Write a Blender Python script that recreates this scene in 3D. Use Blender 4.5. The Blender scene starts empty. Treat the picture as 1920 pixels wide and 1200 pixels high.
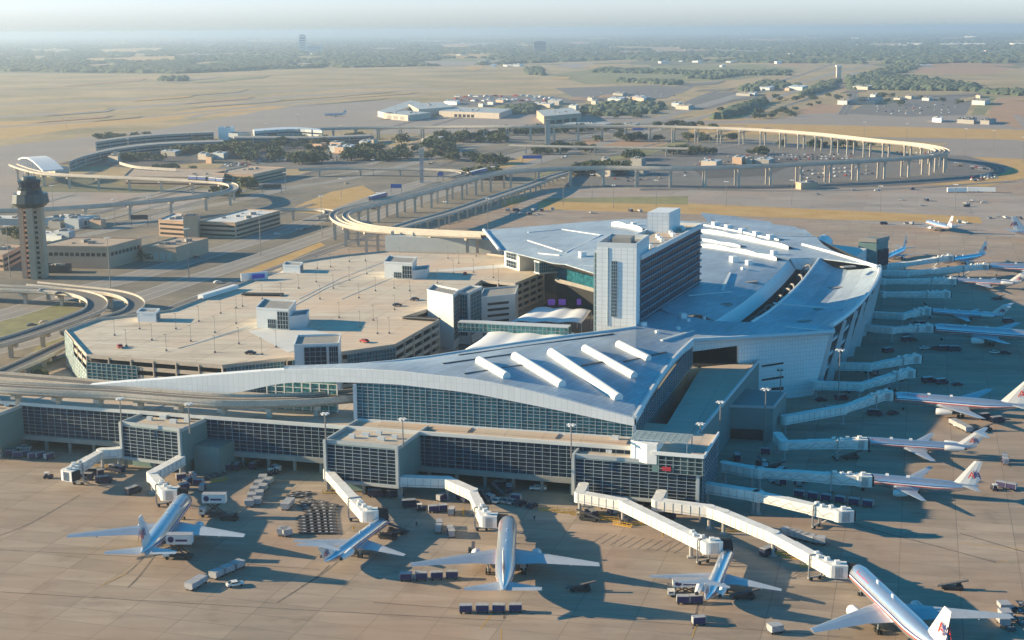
import bpy, math, random
from mathutils import Vector, Matrix
from mathutils.bvhtree import BVHTree
random.seed(7)
R = math.radians
sc = bpy.context.scene
COL = sc.collection

# ------------------------------------------------------------------ camera
CAM_H = 138.0
FPX = 2667.0            # focal length in photo pixels (1920 wide)
PITCH = math.atan(545.5 / FPX)
ROLL = R(-0.45)
cam_rot = Matrix.Rotation(math.pi / 2 - PITCH, 3, 'X') @ Matrix.Rotation(ROLL, 3, 'Z')
cd = bpy.data.cameras.new('camera')
cd.sensor_width = 36.0
cd.lens = 36.0 * FPX / 1920.0
cd.clip_start = 1.0
cd.clip_end = 120000.0
cam = bpy.data.objects.new('camera', cd)
COL.objects.link(cam)
cam.matrix_world = Matrix.Translation((0, 0, CAM_H)) @ cam_rot.to_4x4()
sc.camera = cam

# ------------------------------------------------------------------ light
SUN_EL = R(16.5)
SUN_AZ = R(7.0)        # the sun stands to the left and this much beyond
sun_dir = Vector((-math.cos(SUN_AZ) * math.cos(SUN_EL), math.sin(SUN_AZ) * math.cos(SUN_EL), math.sin(SUN_EL)))
w = bpy.data.worlds.new('World')
sc.world = w
w.use_nodes = True
nt = w.node_tree
nt.nodes.clear()
wo = nt.nodes.new('ShaderNodeOutputWorld')
bg = nt.nodes.new('ShaderNodeBackground')
bg.inputs['Strength'].default_value = 0.075
sky = nt.nodes.new('ShaderNodeTexSky')
sky.sky_type = 'NISHITA'
sky.sun_disc = False
sky.sun_elevation = SUN_EL
sky.sun_rotation = R(-83)
sky.altitude = 150
sky.air_density = 1.0
sky.dust_density = 0.6
sky.ozone_density = 2.5
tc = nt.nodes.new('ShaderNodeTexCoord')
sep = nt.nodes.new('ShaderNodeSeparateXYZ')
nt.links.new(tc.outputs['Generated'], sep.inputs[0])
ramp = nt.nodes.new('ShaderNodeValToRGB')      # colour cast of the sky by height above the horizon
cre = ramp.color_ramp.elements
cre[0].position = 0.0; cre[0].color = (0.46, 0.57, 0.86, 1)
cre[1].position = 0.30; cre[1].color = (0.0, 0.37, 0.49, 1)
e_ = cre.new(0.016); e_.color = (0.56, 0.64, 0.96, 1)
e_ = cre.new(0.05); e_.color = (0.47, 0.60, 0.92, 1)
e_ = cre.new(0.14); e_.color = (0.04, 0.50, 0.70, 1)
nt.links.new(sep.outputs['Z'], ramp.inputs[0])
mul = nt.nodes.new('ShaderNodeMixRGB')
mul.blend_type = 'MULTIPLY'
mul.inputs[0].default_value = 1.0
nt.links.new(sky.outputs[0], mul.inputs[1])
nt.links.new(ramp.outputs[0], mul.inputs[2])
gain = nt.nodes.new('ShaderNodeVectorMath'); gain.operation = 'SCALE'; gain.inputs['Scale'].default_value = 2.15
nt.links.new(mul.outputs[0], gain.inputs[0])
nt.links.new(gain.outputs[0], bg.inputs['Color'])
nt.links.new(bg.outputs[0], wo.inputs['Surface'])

sd = bpy.data.lights.new('sun', 'SUN')
sd.energy = 5.0
sd.angle = R(0.5)
sd.color = (1.0, 0.75, 0.44)
so = bpy.data.objects.new('sun', sd)
COL.objects.link(so)
so.rotation_euler = (-sun_dir).to_track_quat('-Z', 'Y').to_euler()
so.location = (-300, 300, 400)

sc.view_settings.view_transform = 'Standard'
sc.view_settings.look = 'None'
sc.view_settings.gamma = 1.0
sc.view_settings.exposure = 1.12
sc.render.engine = 'CYCLES'
sc.cycles.volume_bounces = 3

# ------------------------------------------------------------------ helpers
def ray(px, py):
    return cam_rot @ Vector(((px - 960) / FPX, (600 - py) / FPX, -1.0))

def W(px, py, z=0.0):
    """where the sight line through a photo pixel meets the level z"""
    d = ray(px, py)
    t = (z - CAM_H) / d.z
    return Vector((d.x * t, d.y * t, z))

def V(px, py, a, b):
    """where it meets the vertical plane through the plan points a and b"""
    d = ray(px, py)
    n = Vector((b[1] - a[1], a[0] - b[0], 0))
    t = (n.x * a[0] + n.y * a[1]) / (n.x * d.x + n.y * d.y)
    return Vector((d.x * t, d.y * t, CAM_H + d.z * t))

class MB:
    def __init__(s):
        s.v = []; s.f = []; s.m = []
    def face(s, pts, m=0):
        i = len(s.v)
        s.v.extend([tuple(p) for p in pts]); s.f.append(tuple(range(i, i + len(pts)))); s.m.append(m)
    def box(s, c, size, rz=0.0, m=0):
        cx, cy, cz = c; hx, hy, hz = size[0] / 2, size[1] / 2, size[2] / 2
        ca, sa = math.cos(rz), math.sin(rz)
        i = len(s.v)
        for dz in (-hz, hz):
            for dx, dy in ((-hx, -hy), (hx, -hy), (hx, hy), (-hx, hy)):
                s.v.append((cx + dx * ca - dy * sa, cy + dx * sa + dy * ca, cz + dz))
        for q in ((3, 2, 1, 0), (4, 5, 6, 7), (0, 1, 5, 4), (1, 2, 6, 5), (2, 3, 7, 6), (3, 0, 4, 7)):
            s.f.append(tuple(i + k for k in q)); s.m.append(m)
    def bar(s, a, b, wd, ht, m=0, up=(0, 0, 1)):
        a = Vector(a); b = Vector(b); d = (b - a)
        if d.length < 1e-6: return
        d.normalize(); up = Vector(up)
        if abs(d.dot(up)) > 0.98: up = Vector((1, 0, 0))
        sx = d.cross(up).normalized() * (wd / 2); uz = sx.cross(d).normalized() * (ht / 2)
        i = len(s.v)
        for p in (a, b):
            for q in (-sx - uz, sx - uz, sx + uz, -sx + uz):
                s.v.append(tuple(p + q))
        for q in ((0, 1, 2, 3), (7, 6, 5, 4), (0, 4, 5, 1), (1, 5, 6, 2), (2, 6, 7, 3), (3, 7, 4, 0)):
            s.f.append(tuple(i + k for k in q)); s.m.append(m)
    def prism(s, poly, z0, z1, m=0, mt=None, bottom=True):
        n = len(poly)
        ar = sum(poly[k][0] * poly[(k + 1) % n][1] - poly[(k + 1) % n][0] * poly[k][1] for k in range(n))
        if ar < 0: poly = list(poly)[::-1]
        i = len(s.v)
        for p in poly: s.v.append((p[0], p[1], z0))
        for p in poly: s.v.append((p[0], p[1], z1))
        for k in range(n):
            k2 = (k + 1) % n
            s.f.append((i + k, i + k2, i + n + k2, i + n + k)); s.m.append(m)
        s.f.append(tuple(i + n + k for k in range(n))); s.m.append(m if mt is None else mt)
        if bottom:
            s.f.append(tuple(i + k for k in reversed(range(n)))); s.m.append(m)
    def tube(s, pts, rad, n=8, m=0, caps=True):
        if not hasattr(rad, '__len__'): rad = [rad] * len(pts)
        pts = [Vector(p) for p in pts]
        i = len(s.v)
        for k, p in enumerate(pts):
            d = (pts[min(k + 1, len(pts) - 1)] - pts[max(k - 1, 0)]).normalized()
            up = Vector((0, 0, 1)) if abs(d.z) < 0.95 else Vector((1, 0, 0))
            x = d.cross(up).normalized(); y = x.cross(d).normalized()
            for j in range(n):
                a = 2 * math.pi * j / n
                s.v.append(tuple(p + x * (math.cos(a) * rad[k]) + y * (math.sin(a) * rad[k])))
        for k in range(len(pts) - 1):
            for j in range(n):
                j2 = (j + 1) % n
                s.f.append((i + k * n + j, i + k * n + j2, i + (k + 1) * n + j2, i + (k + 1) * n + j)); s.m.append(m)
        if caps:
            s.f.append(tuple(i + j for j in reversed(range(n)))); s.m.append(m)
            s.f.append(tuple(i + (len(pts) - 1) * n + j for j in range(n))); s.m.append(m)
    def grid(s, rows, m=0, flip=False):
        nr, nc = len(rows), len(rows[0]); i = len(s.v)
        for r in rows:
            for p in r: s.v.append(tuple(p))
        for a in range(nr - 1):
            for b in range(nc - 1):
                q = (i + a * nc + b, i + a * nc + b + 1, i + (a + 1) * nc + b + 1, i + (a + 1) * nc + b)
                s.f.append(q[::-1] if flip else q); s.m.append(m)
    def mesh(s, name, mats, off=(0, 0, 0), smooth=False):
        me = bpy.data.meshes.new(name)
        o = off
        vv = [(a - o[0], b - o[1], c - o[2]) for a, b, c in s.v] if any(o) else s.v
        me.from_pydata(vv, [], s.f)
        for x in (mats if isinstance(mats, (list, tuple)) else [mats]): me.materials.append(x)
        me.polygons.foreach_set('material_index', s.m)
        if smooth: me.polygons.foreach_set('use_smooth', [True] * len(s.f))
        me.update()
        return me
    def build(s, name, mats, parent=None, smooth=False):
        off = tuple(parent.location) if parent is not None else (0, 0, 0)
        p = parent
        if parent is not None and parent.parent is not None:
            off = tuple(parent.parent.location + parent.location)
        o = bpy.data.objects.new(name, s.mesh(name, mats, off, smooth))
        COL.objects.link(o)
        if parent is not None: o.parent = parent
        return o

def tag(o, label=None, cat=None, group=None, kind=None):
    if label: o['label'] = label
    if cat: o['category'] = cat
    if group: o['group'] = group
    if kind: o['kind'] = kind
    return o

def thing(name, label, cat, loc=(0, 0, 0), group=None, rz=0.0):
    o = bpy.data.objects.new(name, None)
    o.empty_display_size = 2
    COL.objects.link(o)
    o.location = loc; o.rotation_euler = (0, 0, rz)
    return tag(o, label, cat, group)

def dup(root, loc, rz=0.0, label=None, group=None, scale=None):
    r = root.copy(); COL.objects.link(r)
    r.location = loc; r.rotation_euler = (0, 0, rz)
    if scale: r.scale = scale
    if label: r['label'] = label
    if group: r['group'] = group
    for ch in KIDS.get(root.name, []):
        c = ch.copy(); COL.objects.link(c); c.parent = r
        for g in KIDS.get(ch.name, []):
            d = g.copy(); COL.objects.link(d); d.parent = c
    return r
KIDS = {}
def reg(root):
    """remember the parts of a prototype before copying it"""
    KIDS[root.name] = [o for o in COL.objects if o.parent == root]
    for c in KIDS[root.name]: KIDS[c.name] = [o for o in COL.objects if o.parent == c]
class Proto:
    """first use moves the prototype itself, later uses copy it"""
    def __init__(s, root): s.root = root; s.used = False; reg(root)
    def put(s, loc, rz=0.0, label=None, group=None, scale=None):
        if not s.used:
            s.used = True; s.root.location = loc; s.root.rotation_euler = (0, 0, rz)
            if scale: s.root.scale = scale
            if label: s.root['label'] = label
            if group: s.root['group'] = group
            return s.root
        return dup(s.root, loc, rz, label, group, scale)

# ------------------------------------------------------------------ materials
def mat(name, c, rough=0.7, var=0.12, scale=0.3, metal=0.0, c2=None, spec=0.5, fine=0.0, coat=0.0, stretch=None):
    m = bpy.data.materials.new(name); m.use_nodes = True
    n = m.node_tree.nodes; l = m.node_tree.links
    b = n['Principled BSDF']
    b.inputs['Roughness'].default_value = rough
    b.inputs['Metallic'].default_value = metal
    b.inputs['Specular IOR Level'].default_value = spec
    b.inputs['Coat Weight'].default_value = coat
    t = n.new('ShaderNodeTexCoord'); no = n.new('ShaderNodeTexNoise')
    no.inputs['Scale'].default_value = scale; no.inputs['Detail'].default_value = 6; no.inputs['Roughness'].default_value = 0.65
    src = t.outputs['Object']
    if stretch:
        mp = n.new('ShaderNodeMapping'); mp.inputs['Scale'].default_value = stretch
        l.new(src, mp.inputs[0]); src = mp.outputs[0]
    l.new(src, no.inputs['Vector'])
    cr = n.new('ShaderNodeValToRGB')
    a = [max(0, x * (1 - var)) for x in c]; bb = [min(1, x * (1 + var)) for x in (c2 or c)]
    cr.color_ramp.elements[0].position = 0.3; cr.color_ramp.elements[1].position = 0.7
    cr.color_ramp.elements[0].color = (*a, 1); cr.color_ramp.elements[1].color = (*bb, 1)
    l.new(no.outputs['Fac'], cr.inputs[0])
    out = cr.outputs[0]
    if fine > 0:
        n2 = n.new('ShaderNodeTexNoise'); n2.inputs['Scale'].default_value = scale * 14; n2.inputs['Detail'].default_value = 5
        l.new(src, n2.inputs['Vector'])
        mx = n.new('ShaderNodeMixRGB'); mx.blend_type = 'OVERLAY'; mx.inputs[0].default_value = fine
        l.new(out, mx.inputs[1]); l.new(n2.outputs['Fac'], mx.inputs[2]); out = mx.outputs[0]
    l.new(out, b.inputs['Base Color'])
    return m

def slab_mat(name, c, w_, h_, ang, joint=(0.1, 0.09, 0.08), jw=0.012, var=0.10, noise=0.02, big=0.35, streak=True):
    """concrete laid in slabs: joints, per-slab tone, stains, tyre streaks"""
    m = mat(name, c, 0.85, 0.0, noise)
    n = m.node_tree.nodes; l = m.node_tree.links; b = n['Principled BSDF']
    t = n.new('ShaderNodeTexCoord')
    mp = n.new('ShaderNodeMapping'); mp.inputs['Rotation'].default_value = (0, 0, ang)
    l.new(t.outputs['Object'], mp.inputs[0])
    br = n.new('ShaderNodeTexBrick'); br.offset = 0.0; br.squash = 1.0
    br.inputs['Scale'].default_value = 1.0; br.inputs['Brick Width'].default_value = w_; br.inputs['Row Height'].default_value = h_
    br.inputs['Mortar Size'].default_value = jw * w_; br.inputs['Mortar Smooth'].default_value = 0.4
    br.inputs['Color1'].default_value = (*[x * (1 - var) for x in c], 1)
    br.inputs['Color2'].default_value = (*[x * (1 + var) for x in c], 1)
    br.inputs['Mortar'].default_value = (*joint, 1)
    l.new(mp.outputs[0], br.inputs['Vector'])
    n1 = n.new('ShaderNodeTexNoise'); n1.inputs['Scale'].default_value = noise; n1.inputs['Detail'].default_value = 8; n1.inputs['Roughness'].default_value = 0.7
    l.new(t.outputs['Object'], n1.inputs['Vector'])
    m1 = n.new('ShaderNodeMixRGB'); m1.blend_type = 'OVERLAY'; m1.inputs[0].default_value = big
    l.new(br.outputs['Color'], m1.inputs[1]); l.new(n1.outputs['Fac'], m1.inputs[2])
    out = m1.outputs[0]
    # blotchy oil stains
    n2 = n.new('ShaderNodeTexNoise'); n2.inputs['Scale'].default_value = 0.09; n2.inputs['Detail'].default_value = 5; n2.inputs['Roughness'].default_value = 0.6
    l.new(t.outputs['Object'], n2.inputs['Vector'])
    r2 = n.new('ShaderNodeValToRGB'); r2.color_ramp.elements[0].position = 0.57; r2.color_ramp.elements[1].position = 0.72
    r2.color_ramp.elements[0].color = (0, 0, 0, 1); r2.color_ramp.elements[1].color = (0.42, 0.42, 0.42, 1)
    l.new(n2.outputs['Fac'], r2.inputs[0])
    m2 = n.new('ShaderNodeMixRGB'); m2.blend_type = 'MIX'; m2.inputs[2].default_value = (c[0] * .35, c[1] * .33, c[2] * .33, 1)
    l.new(r2.outputs[0], m2.inputs[0]); l.new(out, m2.inputs[1]); out = m2.outputs[0]
    if streak:
        mp2 = n.new('ShaderNodeMapping'); mp2.inputs['Rotation'].default_value = (0, 0, ang); mp2.inputs['Scale'].default_value = (0.012, 0.28, 1)
        l.new(t.outputs['Object'], mp2.inputs[0])
        n3 = n.new('ShaderNodeTexNoise'); n3.inputs['Scale'].default_value = 1.0; n3.inputs['Detail'].default_value = 7
        l.new(mp2.outputs[0], n3.inputs['Vector'])
        m3 = n.new('ShaderNodeMixRGB'); m3.blend_type = 'OVERLAY'; m3.inputs[0].default_value = 0.35
        l.new(out, m3.inputs[1]); l.new(n3.outputs['Fac'], m3.inputs[2]); out = m3.outputs[0]
    n5 = n.new('ShaderNodeTexNoise'); n5.inputs['Scale'].default_value = 0.022; n5.inputs['Detail'].default_value = 6
    l.new(t.outputs['Object'], n5.inputs['Vector'])
    r5 = n.new('ShaderNodeValToRGB'); r5.color_ramp.elements[0].position = 0.45; r5.color_ramp.elements[1].position = 0.68
    r5.color_ramp.elements[0].color = (0, 0, 0, 1); r5.color_ramp.elements[1].color = (0.55, 0.55, 0.55, 1)
    l.new(n5.outputs['Fac'], r5.inputs[0])
    m5 = n.new('ShaderNodeMixRGB'); m5.blend_type = 'MIX'; m5.inputs[2].default_value = (min(1, c[0] * 1.18), c[1] * .93, c[2] * .78, 1)
    l.new(r5.outputs[0], m5.inputs[0]); l.new(out, m5.inputs[1]); out = m5.outputs[0]
    l.new(out, b.inputs['Base Color'])
    return m

M = {}
AX = R(-16)   # terminal axis
M['apron'] = slab_mat('apron_concrete', (0.32, 0.26, 0.205), 15.0, 7.5, R(16), joint=(0.19, 0.16, 0.13), jw=0.009, var=0.11, big=0.5)
M['taxi'] = slab_mat('taxiway_concrete', (0.33, 0.29, 0.255), 40.0, 15.0, R(16), joint=(0.24, 0.2, 0.18), jw=0.004, big=0.3)
M['airfield'] = mat('airfield_paving', (0.29, 0.25, 0.22), 0.9, 0.08, 0.01, fine=0.2)
M['grass'] = mat('dry_grass', (0.21, 0.185, 0.09), 1.0, 0.12, 0.004, c2=(0.44, 0.31, 0.16), fine=0.35)
M['gold'] = mat('golden_verge', (0.46, 0.27, 0.08), 1.0, 0.1, 0.05, c2=(0.46, 0.31, 0.12), fine=0.4)
M['green'] = mat('green_verge', (0.13, 0.15, 0.07), 1.0, 0.15, 0.01, c2=(0.25, 0.23, 0.10), fine=0.4)
M['median'] = mat('verge_gravel', (0.125, 0.12, 0.105), 1.0, 0.2, 0.012, c2=(0.22, 0.19, 0.145), fine=0.4)
M['red_soil'] = mat('bare_soil', (0.36, 0.22, 0.13), 1.0, 0.1, 0.03, fine=0.3)
M['scrub'] = mat('scrub_land', (0.07, 0.09, 0.05), 1.0, 0.2, 0.003, c2=(0.17, 0.155, 0.085), fine=0.5)
M['asphalt'] = mat('asphalt', (0.085, 0.080, 0.078), 0.9, 0.18, 0.08, fine=0.3)
M['road'] = mat('road_concrete', (0.26, 0.24, 0.215), 0.85, 0.10, 0.06, fine=0.3)
M['road2'] = mat('worn_road', (0.145, 0.138, 0.132), 0.9, 0.14, 0.06, fine=0.3)
M['lot'] = mat('parking_asphalt', (0.155, 0.148, 0.142), 0.9, 0.15, 0.03, fine=0.35)
M['white_line'] = mat('road_paint', (0.7, 0.7, 0.68), 0.8, 0.1, 0.5)
M['yellow_line'] = mat('yellow_paint', (0.50, 0.29, 0.05), 0.8, 0.2, 0.5)
M['tyre_mark'] = mat('tyre_rubber_mark', (0.10, 0.085, 0.075), 0.95, 0.25, 0.5, c2=(0.17, 0.14, 0.12))
M['concrete'] = mat('pale_concrete', (0.50, 0.44, 0.37), 0.8, 0.10, 0.15, fine=0.25)
M['gconc'] = mat('guideway_concrete', (0.50, 0.46, 0.40), 0.8, 0.14, 0.12, fine=0.4)
M['conc_dark'] = mat('grey_concrete', (0.30, 0.29, 0.27), 0.85, 0.12, 0.2, fine=0.25)
M['panel'] = mat('pale_metal_panel', (0.62, 0.66, 0.68), 0.42, 0.05, 0.15, metal=0.0, fine=0.1)
M['wpanel'] = mat('white_wall_panel', (0.80, 0.81, 0.80), 0.5, 0.04, 0.2)
M['greenwall'] = mat('grey_green_wall', (0.13, 0.23, 0.23), 0.6, 0.08, 0.15, fine=0.15)
M['frame'] = mat('mullion_aluminium', (0.30, 0.38, 0.42), 0.6, 0.06, 0.3)
M['flatroof'] = slab_mat('flat_roof_membrane', (0.50, 0.44, 0.37), 12, 6, R(16), joint=(0.38, 0.34, 0.29), jw=0.02, var=0.05, noise=0.05, big=0.25, streak=False)
M['graywall'] = mat('grey_wall', (0.42, 0.46, 0.47), 0.6, 0.06, 0.2, fine=0.1)
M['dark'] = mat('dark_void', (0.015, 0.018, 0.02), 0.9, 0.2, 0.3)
M['dark_metal'] = mat('dark_metal', (0.05, 0.055, 0.06), 0.5, 0.1, 0.5, metal=0.4)
M['tan'] = mat('tan_precast', (0.52, 0.36, 0.25), 0.85, 0.08, 0.12, fine=0.2)
M['tanroof'] = mat('tan_gravel_roof', (0.42, 0.33, 0.25), 0.95, 0.12, 0.08, fine=0.3)
M['whiteroof'] = mat('white_roof_deck', (0.66, 0.66, 0.63), 0.7, 0.08, 0.1)
M['membrane'] = mat('white_tent_membrane', (0.85, 0.88, 0.90), 0.5, 0.03, 0.2)
M['pole'] = mat('galvanised_pole', (0.22, 0.22, 0.22), 0.5, 0.1, 0.5, metal=0.3)
M['lamp'] = mat('lamp_housing', (0.75, 0.75, 0.74), 0.4, 0.05, 1)
M['bluesign'] = mat('blue_sign_face', (0.02, 0.10, 0.42), 0.5, 0.1, 0.5)
M['screen'] = bpy.data.materials.new('lit_purple_screen')
M['screen'].use_nodes = True
_b = M['screen'].node_tree.nodes['Principled BSDF']
_b.inputs['Base Color'].default_value = (0.12, 0.04, 0.35, 1)
_b.inputs['Emission Color'].default_value = (0.16, 0.07, 0.42, 1); _b.inputs['Emission Strength'].default_value = 0.14

def glass(name, c, rough=0.2, spec=0.22):
    m = mat(name, c, rough, 0.35, 0.55, spec=spec, c2=[min(1, x * 2.2 + .008) for x in c], fine=.5)
    return m
M['glass'] = glass('dark_blue_glass', (0.006, 0.014, 0.028))
M['teal'] = glass('teal_glass', (0.008, 0.065, 0.09), 0.2)
M['palegreen'] = glass('pale_green_glass', (0.30, 0.45, 0.38), 0.25)
M['hotelglass'] = glass('hotel_glass', (0.008, 0.035, 0.060), 0.3)
M['greenglass'] = glass('green_glass', (0.05, 0.16, 0.16), 0.2)

def roof_metal(name, c, ang, rough=0.38):
    m = mat(name, c, rough, 0.06, 0.05, metal=0.05, fine=0.15)
    n = m.node_tree.nodes; l = m.node_tree.links; b = n['Principled BSDF']
    t = n.new('ShaderNodeTexCoord'); mp = n.new('ShaderNodeMapping'); mp.inputs['Rotation'].default_value = (0, 0, ang)
    l.new(t.outputs['Object'], mp.inputs[0])
    br = n.new('ShaderNodeTexBrick'); br.offset = 0.5
    br.inputs['Scale'].default_value = 1.0; br.inputs['Brick Width'].default_value = 9.0; br.inputs['Row Height'].default_value = 1.6
    br.inputs['Mortar Size'].default_value = 0.07; br.inputs['Mortar Smooth'].default_value = 0.3
    br.inputs['Color1'].default_value = (*[x * 0.88 for x in c], 1); br.inputs['Color2'].default_value = (*[min(1, x * 1.07) for x in c], 1)
    br.inputs['Mortar'].default_value = (*[x * 0.6 for x in c], 1)
    l.new(mp.outputs[0], br.inputs['Vector'])
    no = n.new('ShaderNodeTexNoise'); no.inputs['Scale'].default_value = 0.035; no.inputs['Detail'].default_value = 7
    l.new(t.outputs['Object'], no.inputs['Vector'])
    mx = n.new('ShaderNodeMixRGB'); mx.blend_type = 'OVERLAY'; mx.inputs[0].default_value = 0.55
    l.new(br.outputs['Color'], mx.inputs[1]); l.new(no.outputs['Fac'], mx.inputs[2])
    l.new(mx.outputs[0], b.inputs['Base Color'])
    return m
M['roof'] = roof_metal('standing_seam_roof', (0.40, 0.48, 0.55), R(-60), 0.5)
def tile_mat(name, c, w_, h_, dark=0.6, rough=0.5):
    m = mat(name, c, rough, 0.0, 0.3)
    n = m.node_tree.nodes; l = m.node_tree.links; b = n['Principled BSDF']
    t = n.new('ShaderNodeTexCoord'); s_ = n.new('ShaderNodeSeparateXYZ'); l.new(t.outputs['Object'], s_.inputs[0])
    ad = n.new('ShaderNodeMath'); ad.operation = 'ADD'
    l.new(s_.outputs[0], ad.inputs[0]); l.new(s_.outputs[1], ad.inputs[1])
    cb = n.new('ShaderNodeCombineXYZ'); l.new(ad.outputs[0], cb.inputs[0]); l.new(s_.outputs[2], cb.inputs[1])
    br = n.new('ShaderNodeTexBrick'); br.offset = 0.0
    br.inputs['Scale'].default_value = 1.0; br.inputs['Brick Width'].default_value = w_; br.inputs['Row Height'].default_value = h_
    br.inputs['Mortar Size'].default_value = 0.06; br.inputs['Mortar Smooth'].default_value = 0.5
    br.inputs['Color1'].default_value = (*[x * 0.97 for x in c], 1); br.inputs['Color2'].default_value = (*[min(1, x * 1.03) for x in c], 1)
    br.inputs['Mortar'].default_value = (*[x * dark for x in c], 1)
    l.new(cb.outputs[0], br.inputs['Vector'])
    no = n.new('ShaderNodeTexNoise'); no.inputs['Scale'].default_value = 0.08; no.inputs['Detail'].default_value = 6
    l.new(t.outputs['Object'], no.inputs['Vector'])
    mx = n.new('ShaderNodeMixRGB'); mx.blend_type = 'OVERLAY'; mx.inputs[0].default_value = 0.18
    l.new(br.outputs['Color'], mx.inputs[1]); l.new(no.outputs['Fac'], mx.inputs[2])
    l.new(mx.outputs[0], b.inputs['Base Color'])
    return m
M['tile'] = tile_mat('pale_wall_tiles', (0.76, 0.79, 0.80), 1.6, 1.6)
M['bandtile'] = tile_mat('fascia_panels', (0.74, 0.77, 0.79), 1.3, 6.0, 0.82)
# ------------------------------------------------------------------ ground
def cr(pts, n=6):
    """Catmull-Rom through points"""
    pts = [Vector(p) for p in pts]
    out = []
    for i in range(len(pts) - 1):
        p0 = pts[max(i - 1, 0)]; p1 = pts[i]; p2 = pts[i + 1]; p3 = pts[min(i + 2, len(pts) - 1)]
        for k in range(n):
            t = k / n
            out.append(0.5 * ((2 * p1) + (p2 - p0) * t + (2 * p0 - 5 * p1 + 4 * p2 - p3) * t * t + (3 * p1 - p0 - 3 * p2 + p3) * t ** 3))
    out.append(pts[-1])
    return out

def sides(path):
    res = []
    for k, p in enumerate(path):
        d = path[min(k + 1, len(path) - 1)] - path[max(k - 1, 0)]
        d.z = 0; d.normalize()
        res.append(Vector((d.y, -d.x, 0)))
    return res

LAYER = [0.0]
def area(name, px, m, z=None, kind='structure'):
    LAYER[0] += 0.004
    z = LAYER[0] if z is None else z
    mb = MB()
    pts = [W(x, y, 0) for x, y in px]
    a = sum(pts[k].x * pts[(k + 1) % len(pts)].y - pts[(k + 1) % len(pts)].x * pts[k].y for k in range(len(pts)))
    if a < 0: pts = pts[::-1]
    mb.face([(p.x, p.y, z) for p in pts])
    return tag(mb.build(name, M[m]), kind=kind)

def ribbon_mb(mb, path, wd, z=None, m=0, off=0.0):
    sd_ = sides(path)
    rows = []
    for p, s_ in zip(path, sd_):
        zz = p.z if z is None else z
        a = p + s_ * (off - wd / 2); b = p + s_ * (off + wd / 2)
        rows.append([(a.x, a.y, zz), (b.x, b.y, zz)])
    mb.grid(rows, m, flip=True)

def road(px, wd, m='road', lines=True, name='road', n=5):
    LAYER[0] += 0.006
    path = cr([W(x, y, 0) for x, y in px], n)
    mb = MB()
    ribbon_mb(mb, path, wd, LAYER[0], 0)
    if lines:
        for o in (-wd / 2 + 0.7, wd / 2 - 0.7):
            ribbon_mb(mb, path, 0.35, LAYER[0] + 0.006, 1, o)
        if wd > 9:
            ribbon_mb(mb, path, 0.25, LAYER[0] + 0.006, 1, 0)
    return tag(mb.build(name, [M[m], M['white_line']]), kind='structure')

mb = MB()
mb.face([(-60000, -3000, 0), (60000, -3000, 0), (60000, 60000, 0), (-60000, 60000, 0)])
tag(mb.build('ground', M['scrub']), kind='structure')

# far fields beyond the airport
area('grass_field', [(-700, 175), (-700, 128), (0, 137), (330, 139), (480, 131), (700, 126), (1000, 122), (1250, 124), (1420, 116), (1600, 118), (1700, 130), (1900, 128), (2500, 140), (2500, 260), (2200, 330), (-700, 330)], 'grass')
area('grass_field', [(730, 118), (1000, 108), (1160, 103), (1270, 100), (1180, 117), (900, 123)], 'grass')
area('grass_field', [(190, 123), (330, 119), (480, 121), (480, 127), (300, 129)], 'grass')
area('grass_field', [(1440, 118), (1500, 112), (1560, 117), (1480, 124)], 'red_soil')
area('grass_field', [(1700, 121), (1780, 118), (1900, 128), (1860, 140), (1720, 137)], 'red_soil')
area('grass_field', [(1030, 140), (1140, 126), (1420, 120), (1500, 130), (1440, 142), (1380, 150), (1100, 158)], 'green')
area('grass_field', [(-600, 262), (-600, 225), (0, 228), (250, 222), (420, 196), (560, 200), (360, 222), (150, 240), (0, 262)], 'gold')
# left airfield paving
area('airfield_apron', [(-900, 420), (-900, 310), (0, 274), (150, 258), (300, 242), (440, 218), (560, 196), (700, 188), (760, 190), (800, 226), (700, 238), (640, 246), (300, 262), (150, 290), (60, 330), (0, 420)], 'airfield')
for pts, wd in [([(-500, 235), (0, 219), (200, 205), (467, 186), (700, 173), (850, 166)], 55), ([(-500, 262), (0, 238), (250, 221), (480, 200), (640, 184), (800, 176)], 30),
                ([(-500, 205), (0, 196), (230, 186), (500, 172), (800, 160)], 60), ([(350, 222), (420, 210), (560, 205)], 22), ([(-500, 176), (0, 172), (300, 166), (640, 156)], 30)]:
    road(pts, wd, 'airfield', False, 'taxiway')
# right hand country
area('airfield_apron', [(700, 226), (700, 222), (1000, 214), (1100, 214), (1260, 222), (1440, 226), (1560, 206), (1840, 216), (1900, 235), (2300, 260), (2300, 320), (1700, 300), (1780, 268), (1440, 242), (700, 252)], 'airfield')
area('bare_field', [(1480, 214), (1530, 196), (1600, 196), (1580, 212)], 'red_soil')
area('bare_field', [(1390, 190), (1420, 178), (1480, 178), (1400, 200)], 'red_soil')
area('bare_field', [(1850, 220), (1870, 186), (1935, 178), (2000, 182), (1980, 240), (1905, 240)], 'red_soil')
area('grass_verge', [(1820, 216), (1845, 180), (1870, 180), (1845, 216)], 'green')
area('parking_lot', [(1585, 213), (1640, 186), (1730, 178), (1830, 178), (1810, 216), (1700, 219)], 'lot')
area('parking_lot', [(840, 188), (880, 178), (1040, 180), (1100, 192), (1000, 200), (850, 200)], 'lot')
area('parking_lot', [(1040, 165), (1230, 160), (1290, 165), (1250, 185), (1090, 190)], 'lot')
area('parking_lot', [(1260, 205), (1330, 175), (1420, 168), (1420, 176), (1330, 205)], 'lot')
area('grass_verge', [(1290, 250), (1900, 262), (2200, 300), (2200, 262), (1900, 243), (1440, 232), (1290, 232)], 'gold')
area('grass_verge', [(1285, 226), (1350, 205), (1400, 208), (1390, 226)], 'gold')
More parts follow.
